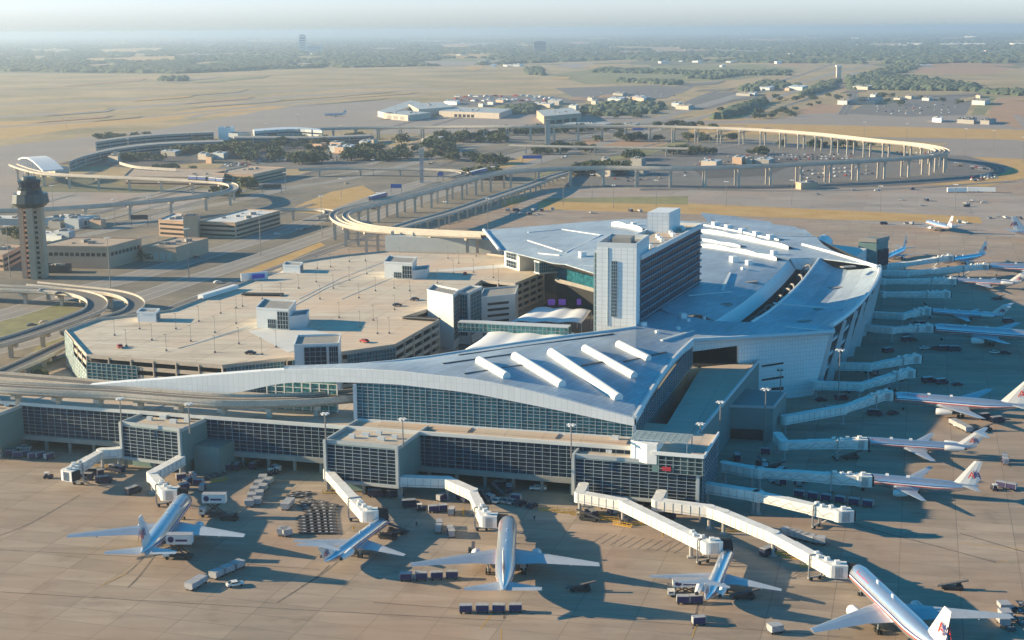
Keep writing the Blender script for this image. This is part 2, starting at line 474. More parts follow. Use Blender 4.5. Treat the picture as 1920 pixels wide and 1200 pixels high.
road([(1340, 262), (1600, 262), (1960, 275)], 14, 'airfield', False, 'taxiway')

# main apron round the terminal (one concrete sheet)
area('concrete_apron', [(-900, 1800), (-900, 800), (0, 640), (330, 560), (700, 440), (860, 415), (1000, 350), (1280, 330), (1500, 332), (1830, 300), (2400, 330), (2900, 700), (2900, 1800)], 'apron', z=0.02)
LAYER[0] = max(LAYER[0], 0.03)
area('taxiway', [(1010, 352), (1400, 351), (1800, 353), (2300, 420), (2300, 480), (1840, 440), (1560, 412), (1270, 402), (960, 396)], 'taxi')
area('grass_verge', [(1012, 377), (1280, 381), (1560, 394), (1836, 407), (1842, 419), (1560, 412), (1280, 401), (1008, 393)], 'gold')
area('grass_verge', [(938, 380), (960, 371), (992, 368), (985, 374), (960, 388), (945, 388)], 'gold')
area('grass_verge', [(1290, 384), (1290, 368), (1020, 372), (1015, 378)], 'green')
area('road_verge', [(1700, 345), (1740, 332), (1830, 338), (1900, 315), (1870, 305), (1760, 292), (1960, 300), (1940, 330), (1850, 350)], 'gold')
# land between the roads
area('parkway_land', [(-900, 800), (-900, 430), (0, 395), (440, 372), (640, 300), (1000, 238), (1290, 232), (1300, 345), (1000, 350), (860, 418), (690, 444), (330, 570), (150, 660), (0, 720)], 'median')
area('grass_verge', [(560, 385), (620, 360), (680, 348), (705, 362), (640, 392), (600, 402), (540, 396)], 'gold')
area('grass_verge', [(450, 512), (560, 470), (600, 455), (610, 460), (560, 482), (470, 522)], 'gold')
area('grass_verge', [(938, 315), (925, 300), (960, 290), (1010, 294), (990, 310)], 'gold')
area('bare_verge', [(1090, 262), (1240, 262), (1260, 275), (1100, 278)], 'red_soil')
area('road_verge', [(0, 590), (60, 580), (110, 572), (150, 580), (90, 605), (0, 640)], 'green')
area('road_verge', [(130, 668), (180, 620), (120, 610), (60, 660), (60, 700)], 'green')
area('parking_lot', [(400, 322), (430, 300), (560, 285), (640, 288), (700, 300), (640, 312), (520, 318)], 'lot')
area('parking_lot', [(1060, 345), (1100, 318), (1290, 270), (1420, 262), (1700, 290), (1810, 292), (1890, 312), (1820, 336), (1600, 352), (1300, 354)], 'lot')
area('parking_lot', [(80, 395), (80, 360), (260, 362), (400, 356), (440, 368), (300, 392)], 'taxi')
# highways and ramps on the ground
road([(-300, 640), (-40, 603), (150, 545), (240, 522), (430, 465), (560, 423), (640, 395), (760, 352), (880, 318), (1000, 282), (1130, 250), (1260, 215), (1400, 178), (1520, 150), (1590, 130), (1680, 112)], 20, 'road')
road([(-200, 690), (60, 640), (250, 563), (400, 512), (520, 472), (640, 430), (760, 385), (880, 345), (990, 308), (1100, 277), (1250, 238), (1420, 192), (1560, 152), (1610, 135)], 18, 'road')
road([(60, 668), (300, 586), (440, 532), (600, 474), (700, 440), (790, 408)], 9, 'road2')
road([(0, 700), (200, 640), (330, 596), (470, 540), (620, 484)], 8, 'road')
road([(-200, 480), (0, 470), (240, 424), (340, 395), (440, 378), (546, 352), (640, 338), (760, 310), (880, 278), (980, 255), (1100, 234), (1300, 200), (1440, 160)], 13, 'road')
road([(-100, 500), (60, 480), (300, 440), (440, 406), (560, 372)], 8, 'road2')
road([(160, 428), (250, 412), (400, 372), (560, 330), (700, 300), (830, 266), (960, 240), (1060, 225)], 11, 'road2')
road([(270, 372), (420, 352), (560, 338), (700, 318), (800, 316), (840, 322), (900, 310)], 7, 'road')
road([(540, 340), (680, 330), (760, 326), (830, 330)], 6, 'road2')
road([(1000, 352), (1100, 330), (1300, 322), (1440, 305), (1560, 300)], 8, 'road2')
road([(1200, 356), (1500, 352), (1700, 345), (1810, 336), (1870, 322), (1850, 308), (1780, 298), (1700, 290)], 16, 'asphalt')
road([(1000, 345), (1160, 350), (1400, 358), (1660, 355), (1900, 340)], 10, 'road2')
road([(1280, 196), (1350, 170), (1470, 150), (1560, 120)], 14, 'road2')
road([(1580, 215), (1600, 180), (1610, 150), (1680, 120), (1760, 100)], 18, 'road2')
road([(1400, 222), (1500, 190), (1600, 160), (1750, 150), (1950, 150)], 12, 'road2')
road([(1000, 215), (1100, 196), (1250, 180), (1300, 160)], 12, 'road2')
road([(930, 262), (1050, 250), (1200, 232), (1400, 236)], 9, 'road2')
road([(1905, 216), (1925, 240), (1960, 300)], 12, 'airfield', False)

area('terminal_yard', [(110, 308), (190, 284), (420, 262), (640, 257), (705, 262), (600, 284), (430, 302), (240, 314)], 'asphalt')
area('terminal_yard', [(980, 340), (1060, 318), (1180, 296), (1290, 282), (1290, 262), (1120, 300), (1000, 330)], 'green')
area('parking_lot', [(1300, 318), (1440, 296), (1500, 300), (1440, 330), (1320, 335)], 'asphalt')
# tyre marks and painted lead-in lines on the apron
MK = [0.03]
def mark(px, wd, m, name):
    MK[0] += 0.0006
    mb = MB(); ribbon_mb(mb, cr([W(x, y, 0) for x, y in px], 4), wd, MK[0])
    return tag(mb.build(name, M[m]), kind='structure')
for px in [[(0, 1004), (60, 980), (150, 928)], [(270, 1045), (238, 1075), (190, 1098)], [(292, 1040), (262, 1080), (240, 1102)],
           [(618, 1060), (590, 1085), (520, 1130)], [(640, 1048), (600, 1080), (565, 1100)], [(945, 1130), (946, 1160)], [(1310, 1130), (1300, 1180)],
           [(1600, 985), (1740, 1020), (1868, 1055)], [(1560, 970), (1640, 992)], [(1640, 1095), (1700, 1180)], [(1800, 1000), (1920, 1035)]]:
    mark(px, 0.6, 'tyre_mark', 'tyre_marks')
for px in [[(238, 1075), (190, 1098)], [(935, 1135), (900, 1180)], [(1312, 1150), (1298, 1195)], [(1570, 1085), (1620, 1110), (1680, 1140)], [(1800, 1018), (1910, 1030)],
           [(1868, 1055), (1890, 1052)], [(1900, 1028), (1920, 1030)], [(940, 1180), (940, 1200)]]:
    mark(px, 0.25, 'yellow_line', 'painted_apron_line')
for k in range(12):          # red hatching of the parking limits by the two last front gates
    x = 1478 + k * 9; mark([(x, 1085 - k * 1.2), (x + 26 + k, 1068 + k * 3.0)], 0.22, 'tyre_mark', 'hatched_bay_line')
for k in range(10):
    x = 1110 + k * 17; mark([(x, 1018 + k * 2.2), (x + 30, 1000 + k * 2.2)], 0.22, 'tyre_mark', 'hatched_bay_line')
for px in [[(0, 1031), (300, 1047), (600, 1068)], [(0, 1110), (500, 1140), (960, 1165)], [(700, 1130), (1200, 1165), (1600, 1196)]]:
    mark(px, 0.25, 'tyre_mark', 'pavement_joint')
# ------------------------------------------------------------------ concourse
UX = Vector((math.cos(AX), math.sin(AX), 0))       # along the front, to the right
UN = Vector((math.sin(AX), -math.cos(AX), 0))      # out of the front, to the viewer
C0 = Vector((0, 415.7, 0))                          # a point of the front line
def F(s, out=0.0, z=0.0):
    p = C0 + UX * s + UN * out
    return Vector((p.x, p.y, z))

def glazing(name_g, name_f, a, b, z0, z1, nrm, nx, nz, parent, gm='glass', fm='frame', mw=0.16, top=None, proud=0.14, heavy=0):
    """a glass sheet with its own grid of mullions from plan point a to b"""
    a = Vector((a[0], a[1], 0)); b = Vector((b[0], b[1], 0)); nrm = Vector(nrm).normalized()
    top = top or (lambda t: z1)
    g = MB(); N = max(nx, 1)
    ins = nrm * -0.05
    rows = [[], []]
    for k in range(N + 1):
        t = k / N; p = a.lerp(b, t) + ins
        rows[0].append((p.x, p.y, z0)); rows[1].append((p.x, p.y, max(top(t), z0 + 0.05)))
    flip = (b - a).cross(Vector((0, 0, 1))).dot(nrm) < 0
    g.grid(rows, 0, flip)
    g.build(name_g, M[gm], parent)
    f = MB()
    for k in range(nx + 1):
        t = k / nx; p = a.lerp(b, t) + nrm * proud
        zt = top(t)
        wdt = mw * (2.0 if heavy and k % heavy == 0 else 1)
        if zt - z0 > 0.3: f.bar((p.x, p.y, z0), (p.x, p.y, zt), wdt, mw, 0, (b - a).normalized())
    dz = (z1 - z0) / nz
    for k in range(nz + 1):
        z = z0 + dz * k
        # run only where the glass is taller than z
        st = None
        for q in range(N + 1):
            t = q / N; ok = top(t) >= z - 0.02
            if ok and st is None: st = t
            if st is not None and (not ok or q == N):
                e = t if ok else t
                if e > st:
                    p = a.lerp(b, st) + nrm * proud; r = a.lerp(b, e) + nrm * proud
                    f.bar((p.x, p.y, z), (r.x, r.y, z), mw * 0.9, mw)
                st = None
    return f.build(name_f, M[fm], parent)

conc = thing('concourse', 'long front concourse with a dark gridded glass wall above open bays and pale roof', 'building', F(-100, 0, 0))
ZF, ZT = 5.4, 15.5
S0, S1 = -260, 42
body = MB()
body.prism([F(S0, 0), F(S1, 0), F(S1, -30), F(S0, -30)], ZF - 1.6, ZT, 0, 1)
body.build('wall', [M['greenwall'], M['flatroof']], conc)
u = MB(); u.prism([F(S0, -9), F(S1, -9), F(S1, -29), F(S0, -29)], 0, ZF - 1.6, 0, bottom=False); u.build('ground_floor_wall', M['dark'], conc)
f = MB()
f.bar(F(S0, 0.25, ZT + 0.5), F(S1, 0.25, ZT + 0.5), 0.7, 1.1); f.build('parapet', M['whiteroof'], conc)
f = MB(); f.bar(F(S0, 0.4, ZF - 0.9), F(S1, 0.4, ZF - 0.9), 0.8, 1.6); f.build('spandrel', M['conc_dark'], conc)
for k in range(34):
    s = S0 + 5 + k * 9.1
    if s > S1 - 2: break
    c = MB(); c.box(F(s, -1.2, (ZF - 1.6) / 2), (0.9, 0.9, ZF - 1.6), AX); c.build('column', M['conc_dark'], conc)
glazing('window', 'window_frame', F(S0, 0.12), F(S1, 0.12), ZF, ZT - 0.2, UN, 120, 8, conc, mw=0.11, heavy=6)
# low plant strip on the roof in front of the glass hall
f = MB()
for a_, b_ in ((-46, -16), (-14, 12), (14, 34)): f.box(F((a_ + b_) / 2, -7.5, ZT + 0.25), (b_ - a_, 5.0, 0.5), AX)
f.build('roof_walkway', M['flatroof'], conc)
f = MB()
for s, o in ((8, -14), (-30, -12), (30, -8), (-70, -18), (20, -20)): f.box(F(s, o, ZT + 0.8), (2.2, 1.4, 1.6), AX)
f.build('roof_unit', M['panel'], conc)

def pier(px0, px1, name_label, z0, z1, depth, nx, nz, annex=None, dark_side=False, ext_left=0, o=None):
    """glass-fronted gate pier standing out of the concourse"""
    a = W(px0[0], px0[1], z0); b = W(px1[0], px1[1], z0)
    d = (b - a); d.z = 0; d.normalize(); n = Vector((d.y, -d.x, 0))
    if n.y > 0: n = -n
    t = thing('gate_pier', name_label, 'building', (a.x, a.y, 0), 'gate piers along the front concourse')
    P = lambda s, q, z=0.0: Vector((a.x + d.x * s - n.x * q, a.y + d.y * s - n.y * q, z))
    L = (b - a).length
    m_ = MB(); m_.prism([P(-ext_left, 0.3), P(L, 0.3), P(L, depth), P(-ext_left, depth)], z0, z1, 0, 0); m_.build('wall', [M['greenwall']], t)
    m_ = MB(); m_.prism([P(-ext_left + 0.8, 1.1), P(L - 0.8, 1.1), P(L - 0.8, depth - 0.2), P(-ext_left + 0.8, depth - 0.2)], z1 + 0.01, z1 + 0.15, 0, 0); m_.build('roof', [M['flatroof']], t)
    m_ = MB()
    zz = z1 + 0.55
    m_.bar(P(-ext_left, 0.6, zz), P(L, 0.6, zz), 0.6, 1.1); m_.bar(P(L - 0.3, 0.9, zz), P(L - 0.3, depth, zz), 0.6, 1.1)
    m_.bar(P(-ext_left + 0.3, 0.9, zz), P(-ext_left + 0.3, depth, zz), 0.6, 1.1)
    m_.build('parapet', M['graywall'], t)
    m_ = MB()
    m_.bar(P(-ext_left + 0.5, -0.1, z0 - 0.6), P(-ext_left + 0.5, -0.1, z1 + 1.1), 1.0, 0.9, 0, d)
    m_.bar(P(L - 0.6, -0.1, z0 - 0.6), P(L - 0.6, -0.1, z1 + 1.1), 1.2, 0.9, 0, d)
    m_.bar(P(-ext_left, -0.1, z0 - 0.4), P(L, -0.1, z0 - 0.4), 0.9, 0.8)
    m_.build('front_frame', M['graywall'], t)
    glazing('window', 'window_frame', P(-ext_left + 1.1, 0.1), P(L - 1.2, 0.1), z0 + 0.1, z1 - 0.2, n, nx, nz, t, mw=0.13, heavy=0)
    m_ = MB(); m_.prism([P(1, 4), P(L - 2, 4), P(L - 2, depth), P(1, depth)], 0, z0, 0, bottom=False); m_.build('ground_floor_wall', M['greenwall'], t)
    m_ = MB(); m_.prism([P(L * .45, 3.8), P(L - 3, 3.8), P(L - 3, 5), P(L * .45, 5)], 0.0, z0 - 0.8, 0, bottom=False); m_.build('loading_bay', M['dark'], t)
    for s in (0.6, L * .5, L - 0.8):
        c = MB(); c.box(P(s, 1.2, z0 / 2 - 0.2), (0.9, 0.9, z0 - 0.4), 0); c.build('column', M['conc_dark'], t)
    m_ = MB()
    for k in range(5):
        m_.box(P(L * (0.25 + 0.13 * k), depth * (0.3 + 0.12 * (k % 3)), z1 + 0.75), (1.8 + 0.5 * (k % 2), 1.1, 1.2), AX)
    m_.build('roof_unit', M['panel'], t)
    return t, P, L

p1, P1, L1 = pier((228, 855), (343, 870), 'gate pier beside the lower annex, second from the left along the front', 4.2, 14.6, 26, 8, 9)
m_ = MB(); m_.prism([P1(L1, 6), P1(L1 + 9.5, 6), P1(L1 + 9.5, 26), P1(L1, 26)], 0, 8.8, 0, 0); m_.build('annex', M['greenwall'], p1)
p2, P2, L2 = pier((609, 897), (750, 911), 'gate pier with two grey units on its tan roof, in the middle of the front', 4.2, 15.4, 24, 8, 10)
p0, P0_, L0 = pier((-118, 827), (-3, 840), 'gate pier cut off by the left edge of the photo', 4.2, 14.6, 30, 8, 9)
for_side = MB()
p3, P3, L3 = pier((1072, 922), (1312, 944), 'widest gate pier, at the right corner of the front, with a roof tower on it', 3.2, 13.8, 24, 13, 10)
# right wall of the corner pier is glazed too, a raised corner room sits on it
n_side = (P3(L3, 0) - P3(0, 0)).normalized()
glazing('window', 'window_frame', P3(L3 + 0.35, 0.8), P3(L3 + 0.35, 28), 3.2, 13.6, n_side, 10, 9, p3, mw=0.14)
m_ = MB(); m_.prism([P3(L3 - 14, -1.0), P3(L3 + 1.0, -1.0), P3(L3 + 1.0, 24), P3(L3 - 6, 24), P3(L3 - 14, 12)], 11.8, 17.2, 0, 1); m_.build('corner_room', [M['greenwall'], M['flatroof']], p3)
glazing('window', 'window_frame', P3(L3 - 12, -1.05), P3(L3 + 0.8, -1.05), 11.9, 17.0, -(P3(0, 1) - P3(0, 0)), 6, 4, p3, mw=0.15)
glazing('window', 'window_frame', P3(L3 + 1.08, -0.8), P3(L3 + 1.08, 23.5), 11.9, 17.0, n_side, 9, 4, p3, mw=0.14)
m_ = MB()
m_.bar(P3(L3 - 14, -1.3, 17.7), P3(L3 + 1.2, -1.3, 17.7), 0.5, 1.0); m_.bar(P3(L3 + 1.2, -1, 17.7), P3(L3 + 1.2, 24, 17.7), 0.5, 1.0)
m_.prism([P3(L3 - 21, 2), P3(L3 - 15.5, -1.2), P3(L3 - 12.6, -1.2), P3(L3 - 12.6, 8), P3(L3 - 21, 9)], 14.2, 20.0, 0)
m_.build('roof_tower', M['wpanel'], p3)
m_ = MB()
for k in range(9):
    a_ = P3(L3 - 20.5 + k * 1.9, 1.5, 20.4); b_ = P3(L3 - 20.5 + k * 1.9, 9.5, 20.4); m_.bar(a_, b_, 0.3, 0.5)
for k in range(5): m_.bar(P3(L3 - 21, 1.5 + k * 2, 20.7), P3(L3 - 4, 1.5 + k * 2, 20.7), 0.3, 0.5)
m_.bar(P3(L3 - 4.2, 1.5, 17.5), P3(L3 - 4.2, 1.5, 20.5), .3, .3); m_.bar(P3(L3 - 4.2, 9, 17.5), P3(L3 - 4.2, 9, 20.5), .3, .3)
m_.build('roof_lattice', M['frame'], p3)
m_ = MB(); m_.box(P3(L3 - 9.6, -1.4, 13.2), (2.6, 0.4, 1.1), AX); m_.build('gate_sign', mat('red_gate_sign', (0.5, 0.03, 0.05)), p3)

# ------------------------------------------------------------------ glass hall and its big roof
A1 = (-49.8, 440.2); A2 = (36.5, 416.3)             # front glass line
B1 = (66.1, 509.0); B2 = (116.1, 526.2)             # line of the big white wall
hall = thing('terminal_hall', 'big terminal hall under a curving silver roof with white fascia and a glazed arched front', 'building', (0, 460, 0))
def fr(px, py): return V(px, py, A1, A2)
NV = Vector((A2[1] - A1[1], -(A2[0] - A1[0]), 0)).normalized()
eave_px = [(167, 722), (230, 716), (300, 711), (420, 701), (533, 693), (640, 691), (740, 695), (807, 702), (880, 710), (940, 720), (1040, 743), (1140, 770), (1190, 783)]
low_px = [(168, 723), (230, 727), (300, 731), (420, 738), (533, 718), (640, 716), (740, 720), (807, 727), (880, 736), (940, 747), (1040, 767), (1140, 788), (1190, 798)]
eave = cr([fr(*p) for p in eave_px], 5); low = cr([fr(*p) for p in low_px], 5)
m_ = MB()
m_.grid([[p + NV * 0.6 for p in low], [p + NV * 0.6 for p in eave]], 0)
m_.grid([[p + NV * 0.6 for p in low], [p - NV * 1.6 for p in low]], 0, flip=True)
m_.grid([[p + NV * 0.6 for p in eave], [p - NV * 2.2 + Vector((0, 0, 0.15)) for p in eave]], 0)
m_.build('fascia', M['bandtile'], hall)
# front glass: bottom on the concourse roof level
gl = low[25:]
def topf(t):
    x = A1[0] + (A2[0] - A1[0]) * t
    for i in range(len(low) - 1):
        if low[i].x <= x <= low[i + 1].x:
            k = (x - low[i].x) / (low[i + 1].x - low[i].x); return low[i].z * (1 - k) + low[i + 1].z * k
    return low[-1].z
glazing('window', 'window_frame', A1, A2, 16.0, 29.0, NV, 46, 12, hall, gm='teal', mw=0.14, top=topf, heavy=4)
m_ = MB(); m_.bar((A1[0] - .5, A1[1], 15.6), (A1[0] - .5, A1[1], 27.5), 1.0, 1.2, 0, (1, 0, 0)); m_.bar((A2[0] + .3, A2[1], 15.6), (A2[0] + .3, A2[1], 20), 0.9, 1.0, 0, (1, 0, 0))
m_.bar((A1[0], A1[1] - .3, 15.9), (A2[0], A2[1] - .3, 15.9), 1.0, .8)
m_.build('corner_post', M['panel'], hall)
# glass under the fascia left of the corner, set back
BK = Vector((-6, 9, 0))
m_ = MB()
q0 = fr(527, 745); q1 = fr(661, 745)
for k in range(9):
    p = q0.lerp(q1, k / 8) + BK; m_.bar((p.x, p.y, 15.5), (p.x, p.y, 25), 0.7 if k in (0, 5) else 0.25, 0.4, 0, UX)
for k in range(6):
    a_ = q0 + BK; b_ = q1 + BK; m_.bar((a_.x, a_.y, 16 + 1.8 * k), (b_.x, b_.y, 16 + 1.8 * k), 0.2, 0.2)
m_.build('window_frame', M['wpanel'], hall)
m_ = MB(); a_ = q0 + BK * 1.05; b_ = q1 + BK * 1.05
m_.face([(a_.x, a_.y, 15.5), (b_.x, b_.y, 15.5), (b_.x, b_.y, 26), (a_.x, a_.y, 26)]); m_.build('window', M['greenglass'], hall)

def Rz(px, py, z): return W(px, py, z)
def smooth_rows(rows, n=4):
    cols = [cr(r, n) for r in rows]
    cols = list(map(list, zip(*cols)))
    out = [cr(c, n) for c in cols]
    return list(map(list, zip(*out)))
roof = MB()
def lerp_rows(r0, r1, k, bulge=0.0):
    out = []
    for i in range(k + 1):
        t = i / k
        out.append([a.lerp(b, t) + Vector((0, 0, bulge * math.sin(math.pi * t))) for a, b in zip(r0, r1)])
    return out
# PA1: from the eave to the street side edge
e_idx = [20, 25, 30, 35, 40, 45, 50, 55, 60]
e_row = [eave[i] for i in e_idx]
b_row = [eave[20] + Vector((0, .3, 0)), W(665, 686, 30.3), W(735, 680, 30.3), W(807, 671, 30), W(900, 656, 30), W(985, 643, 30), W(1080, 630, 29.6), W(1145, 622, 29.3), W(1193, 615, 29)]
roof.grid(smooth_rows([[a.lerp(b, t) + Vector((0, 0, 1.0 * math.sin(math.pi * t))) for a, b in zip(e_row, b_row)] for t in (0, .33, .66, 1)], 4), 0, flip=False)
# PA2: to the east arch edge
arch = cr([eave[60], W(1227, 722, 23.6), W(1262, 674, 25.0), W(1299, 638, 26.0)], 4)
ridge = cr([e_row[-1].lerp(b_row[-1], t) + Vector((0, 0, 1.0 * math.sin(math.pi * t))) for t in (0, .33, .66, 1)], 4)
rows = []
for a, b in zip(ridge, arch): rows.append([a.lerp(b, t) for t in (0, .34, .67, 1)])
roof.grid(rows, 0, flip=True)
# PB: strip in front of the valley
fb = [W(1193, 615, 29), W(1299, 638, 26), W(1380, 634, 25.8), W(1430, 631, 25.6), W(1500, 627, 25.2), W(1564, 622, 25)]
bb = [W(1193.4, 614, 29), W(1280, 592, 28), W(1339, 603, 26.6), W(1409, 605, 26.0), W(1480, 607.5, 25.6), W(1556, 612, 25.4)]
roof.grid([[a.lerp(b, t) for a, b in zip(fb, bb)] for t in (0, .5, 1)], 0)
# PD: east roof beyond the valley, dished
rows = []
Lf = cr([W(1409, 605, 26.0), W(1440, 586, 24.6), W(1464, 566, 23.8), W(1488, 544, 23.6), W(1510, 520, 24.4), W(1536, 485, 26.6)], 3)
Rt = cr([W(1556, 612, 25.4), W(1590, 588, 24.8), W(1615, 563, 24.3), W(1633, 540, 24.2), W(1646, 515, 24.6), W(1647, 500, 26.6)], 3)
for a, b in zip(Lf, Rt): rows.append([a.lerp(b, t) - Vector((0, 0, 4.0 * math.sin(math.pi * t ** .8))) for t in (0, .25, .5, .75, 1)])
roof.grid(rows, 0, flip=True)
# PF: crown beyond the valley
top_ = [W(1314, 417, 28), W(1400, 419, 27.5), W(1461, 427, 27), W(1505, 440, 27), W(1529, 444, 27)]
mid_ = [W(1316, 468, 28), W(1400, 478, 27.5), W(1481, 485, 26.9), W(1536, 485, 26.6), W(1647, 500, 26.6)]
mid2 = [W(1315, 442, 28.6), W(1400, 447, 28.2), W(1470, 455, 27.6), W(1507, 459, 27.3), W(1560, 470, 27.0)]
roof.grid(smooth_rows([mid_, mid2, top_], 3), 0)
# PC: centre roof between hotel and valley
lc = [W(1280, 592, 28), W(1240, 580, 29.2), W(1240, 540, 29.6), W(1250, 510, 29.6), W(1316, 468, 28.6)]
rc = [W(1339, 603, 26.6), W(1389, 570, 25.2), W(1433, 535, 24.8), W(1462, 507, 25.4), W(1481, 485, 26.4)]
mc = [W(1312, 590, 27.6), W(1325, 572, 27.8), W(1345, 538, 27.8), W(1370, 505, 27.8), W(1400, 478, 27.5)]
roof.grid(smooth_rows([lc, mc, rc], 3), 0, flip=True)
roof.face([W(1193.4, 614, 29), W(1280, 592, 28), W(1240, 580, 28.6), W(1190, 600, 29)])
# PE: north roof behind the hotel
pe0 = [W(907, 432, 26), W(1000, 425, 26.5), W(1145, 413, 27), W(1230, 412, 27.6), W(1314, 417, 28)]
pe1 = [W(920, 448, 26.4), W(985, 449, 27.0), W(1100, 455, 28.2), W(1220, 440, 28.6), W(1315, 442, 28.6)]
pe2 = [W(934, 467, 25.5), W(1009, 486, 26), W(1060, 496, 26.6), W(1230, 500, 28.4), W(1316, 468, 28)]
roof.grid(smooth_rows([pe2, pe1, pe0], 4), 0)
roof.face([W(1060, 496, 26.6), W(1112, 512, 26.6), W(1190, 545, 27.6), W(1240, 540, 28.6), W(1230, 500, 28.4)])
roof_o = roof.build('roof', M['roof'], hall, smooth=False)
md = roof_o.modifiers.new('thick', 'SOLIDIFY'); md.thickness = 0.5; md.offset = 0
bvh = BVHTree.FromPolygons([Vector(v) for v in roof.v], [list(f_) for f_ in roof.f])
def onroof(px, py, dz=0.0, dflt=27.0):
    d = ray(px, py).normalized(); o = Vector((0, 0, CAM_H))
    h = bvh.ray_cast(o, d)[0]
    if h is None: h = W(px, py, dflt)
    return Vector((h.x, h.y, h.z + dz))

# edge trims: white rounded edges of the roof
def trim(px, z=None, rad=0.7, m='panel', parent=None):
    mb = MB(); pts = cr([onroof(x, y, 0.1) if z is None else W(x, y, z) for x, y in px], 3); mb.tube(pts, rad, 6)
    return mb.build('roof_edge', M[m], parent or hall)
mb = MB(); mb.tube([p + Vector((0, 0, .1)) for p in arch], 0.8, 6); mb.build('roof_edge', M['panel'], hall)
mb = MB(); mb.tube([p + Vector((0, 0, .0)) for p in fb[1:]], 0.9, 6); mb.build('roof_edge', M['panel'], hall)
mb = MB(); mb.tube([p + Vector((0.6, 0, 0.2)) for p in Rt], 1.0, 6); mb.build('roof_edge', M['panel'], hall)
mb = MB(); mb.tube([p + Vector((0, 0, .2)) for p in Lf], 0.6, 6); mb.build('roof_edge', M['panel'], hall)
mb = MB(); mb.tube([W(1505, 459, 27.6), W(1560, 474, 27.3), W(1645, 500, 27.0)], 0.9, 6); mb.build('roof_edge', M['wpanel'], hall)
mb = MB(); mb.tube([W(907, 431, 26.5), W(922, 450, 27.0), W(936, 468, 26.2)], .9, 6); mb.build('roof_edge', M['panel'], hall)
mb = MB(); mb.tube([p + Vector((0, 0, .3)) for p in b_row[1:]], 0.6, 6); mb.build('roof_edge', M['panel'], hall)

# body under the roof (dark core, so nothing shows through)
core = MB()
c_ = [(A1[0] + 1, A1[1] + 2), (A2[0] - 1, A2[1] + 1.5), (B1[0] - 2, B1[1] - 1), (112, 527.5), (171, 676), (148, 725), (100, 850), (0, 795), (40, 700), (60, 552), (45, 512), (-28, 463)]
core.prism(c_, 0, 15.2, 0, bottom=False)
core.build('lower_walls', M['conc_dark'], hall)
# east arch glass wall from the apex back to the white wall
at = [(p.x, p.y, p.z) for p in arch]
def topa(t):
    i = min(int(t * (len(arch) - 1)), len(arch) - 2); k = t * (len(arch) - 1) - i
    return (arch[i].z * (1 - k) + arch[i + 1].z * k) - 1.4
EN = Vector((B1[1] - A2[1], -(B1[0] - A2[0]), 0)).normalized()
glazing('window', 'window_frame', (A2[0] + .2, A2[1]), (B1[0], B1[1]), 16.0, 25, EN, 30, 10, hall, mw=0.14, top=topa)
mb = MB(); mb.grid([[Vector((p[0], p[1], p[2] - 1.8)) + EN * .5 for p in at], [Vector(p) + EN * .5 for p in at]], 0); mb.build('fascia', M['bandtile'], hall)
# white wall with the big opening
BD = (Vector((*B2, 0)) - Vector((*B1, 0))).normalized(); BN = Vector((BD.y, -BD.x, 0))
def bw(px, py): return V(px, py, B1, B2)
wb = MB()
def wall_poly(pts, th=1.4):
    p = [bw(*q) for q in pts]
    wb.face(p); wb.face([x - BN * th for x in p][::-1])
    for k in range(len(p)):
        a_, b_ = p[k], p[(k + 1) % len(p)]
        wb.face([a_, a_ - BN * th, b_ - BN * th, b_])
wall_poly([(1300, 642), (1299, 659), (1385, 648), (1385, 637)])             # lintel
wall_poly([(1385, 637), (1385, 694), (1424, 694), (1424, 634.5)])
wall_poly([(1424, 634.5), (1424, 690), (1418, 735), (1480, 748), (1525, 741), (1556, 628)])
wb.build('white_wall', M['tile'], hall)
mb = MB()
for q in ([(1428, 685), (1469, 679), (1469, 682.5), (1428, 688.5)], [(1428, 711), (1469, 704.5), (1469, 708.5), (1428, 714.5)], [(1430, 729), (1469, 725), (1469, 731), (1430, 732)], [(1457, 691), (1469, 690), (1469, 695), (1457, 696)]):
    mb.face([bw(*p) + BN * 0.06 for p in q])
mb.build('window', M['dark'], hall)
# dark room behind the opening
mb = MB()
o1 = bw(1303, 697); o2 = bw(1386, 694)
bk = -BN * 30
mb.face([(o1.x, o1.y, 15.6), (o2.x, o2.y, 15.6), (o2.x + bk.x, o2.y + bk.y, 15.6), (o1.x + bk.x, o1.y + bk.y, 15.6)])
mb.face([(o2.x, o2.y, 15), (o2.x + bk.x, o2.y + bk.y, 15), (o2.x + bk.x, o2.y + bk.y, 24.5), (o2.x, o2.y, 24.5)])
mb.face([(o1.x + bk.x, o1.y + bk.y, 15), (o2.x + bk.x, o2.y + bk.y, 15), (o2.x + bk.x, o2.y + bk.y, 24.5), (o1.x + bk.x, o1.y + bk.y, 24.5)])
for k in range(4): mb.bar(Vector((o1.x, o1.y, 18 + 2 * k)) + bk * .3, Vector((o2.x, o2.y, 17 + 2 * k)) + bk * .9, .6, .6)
mb.build('inner_hall', M['dark_metal'], hall)
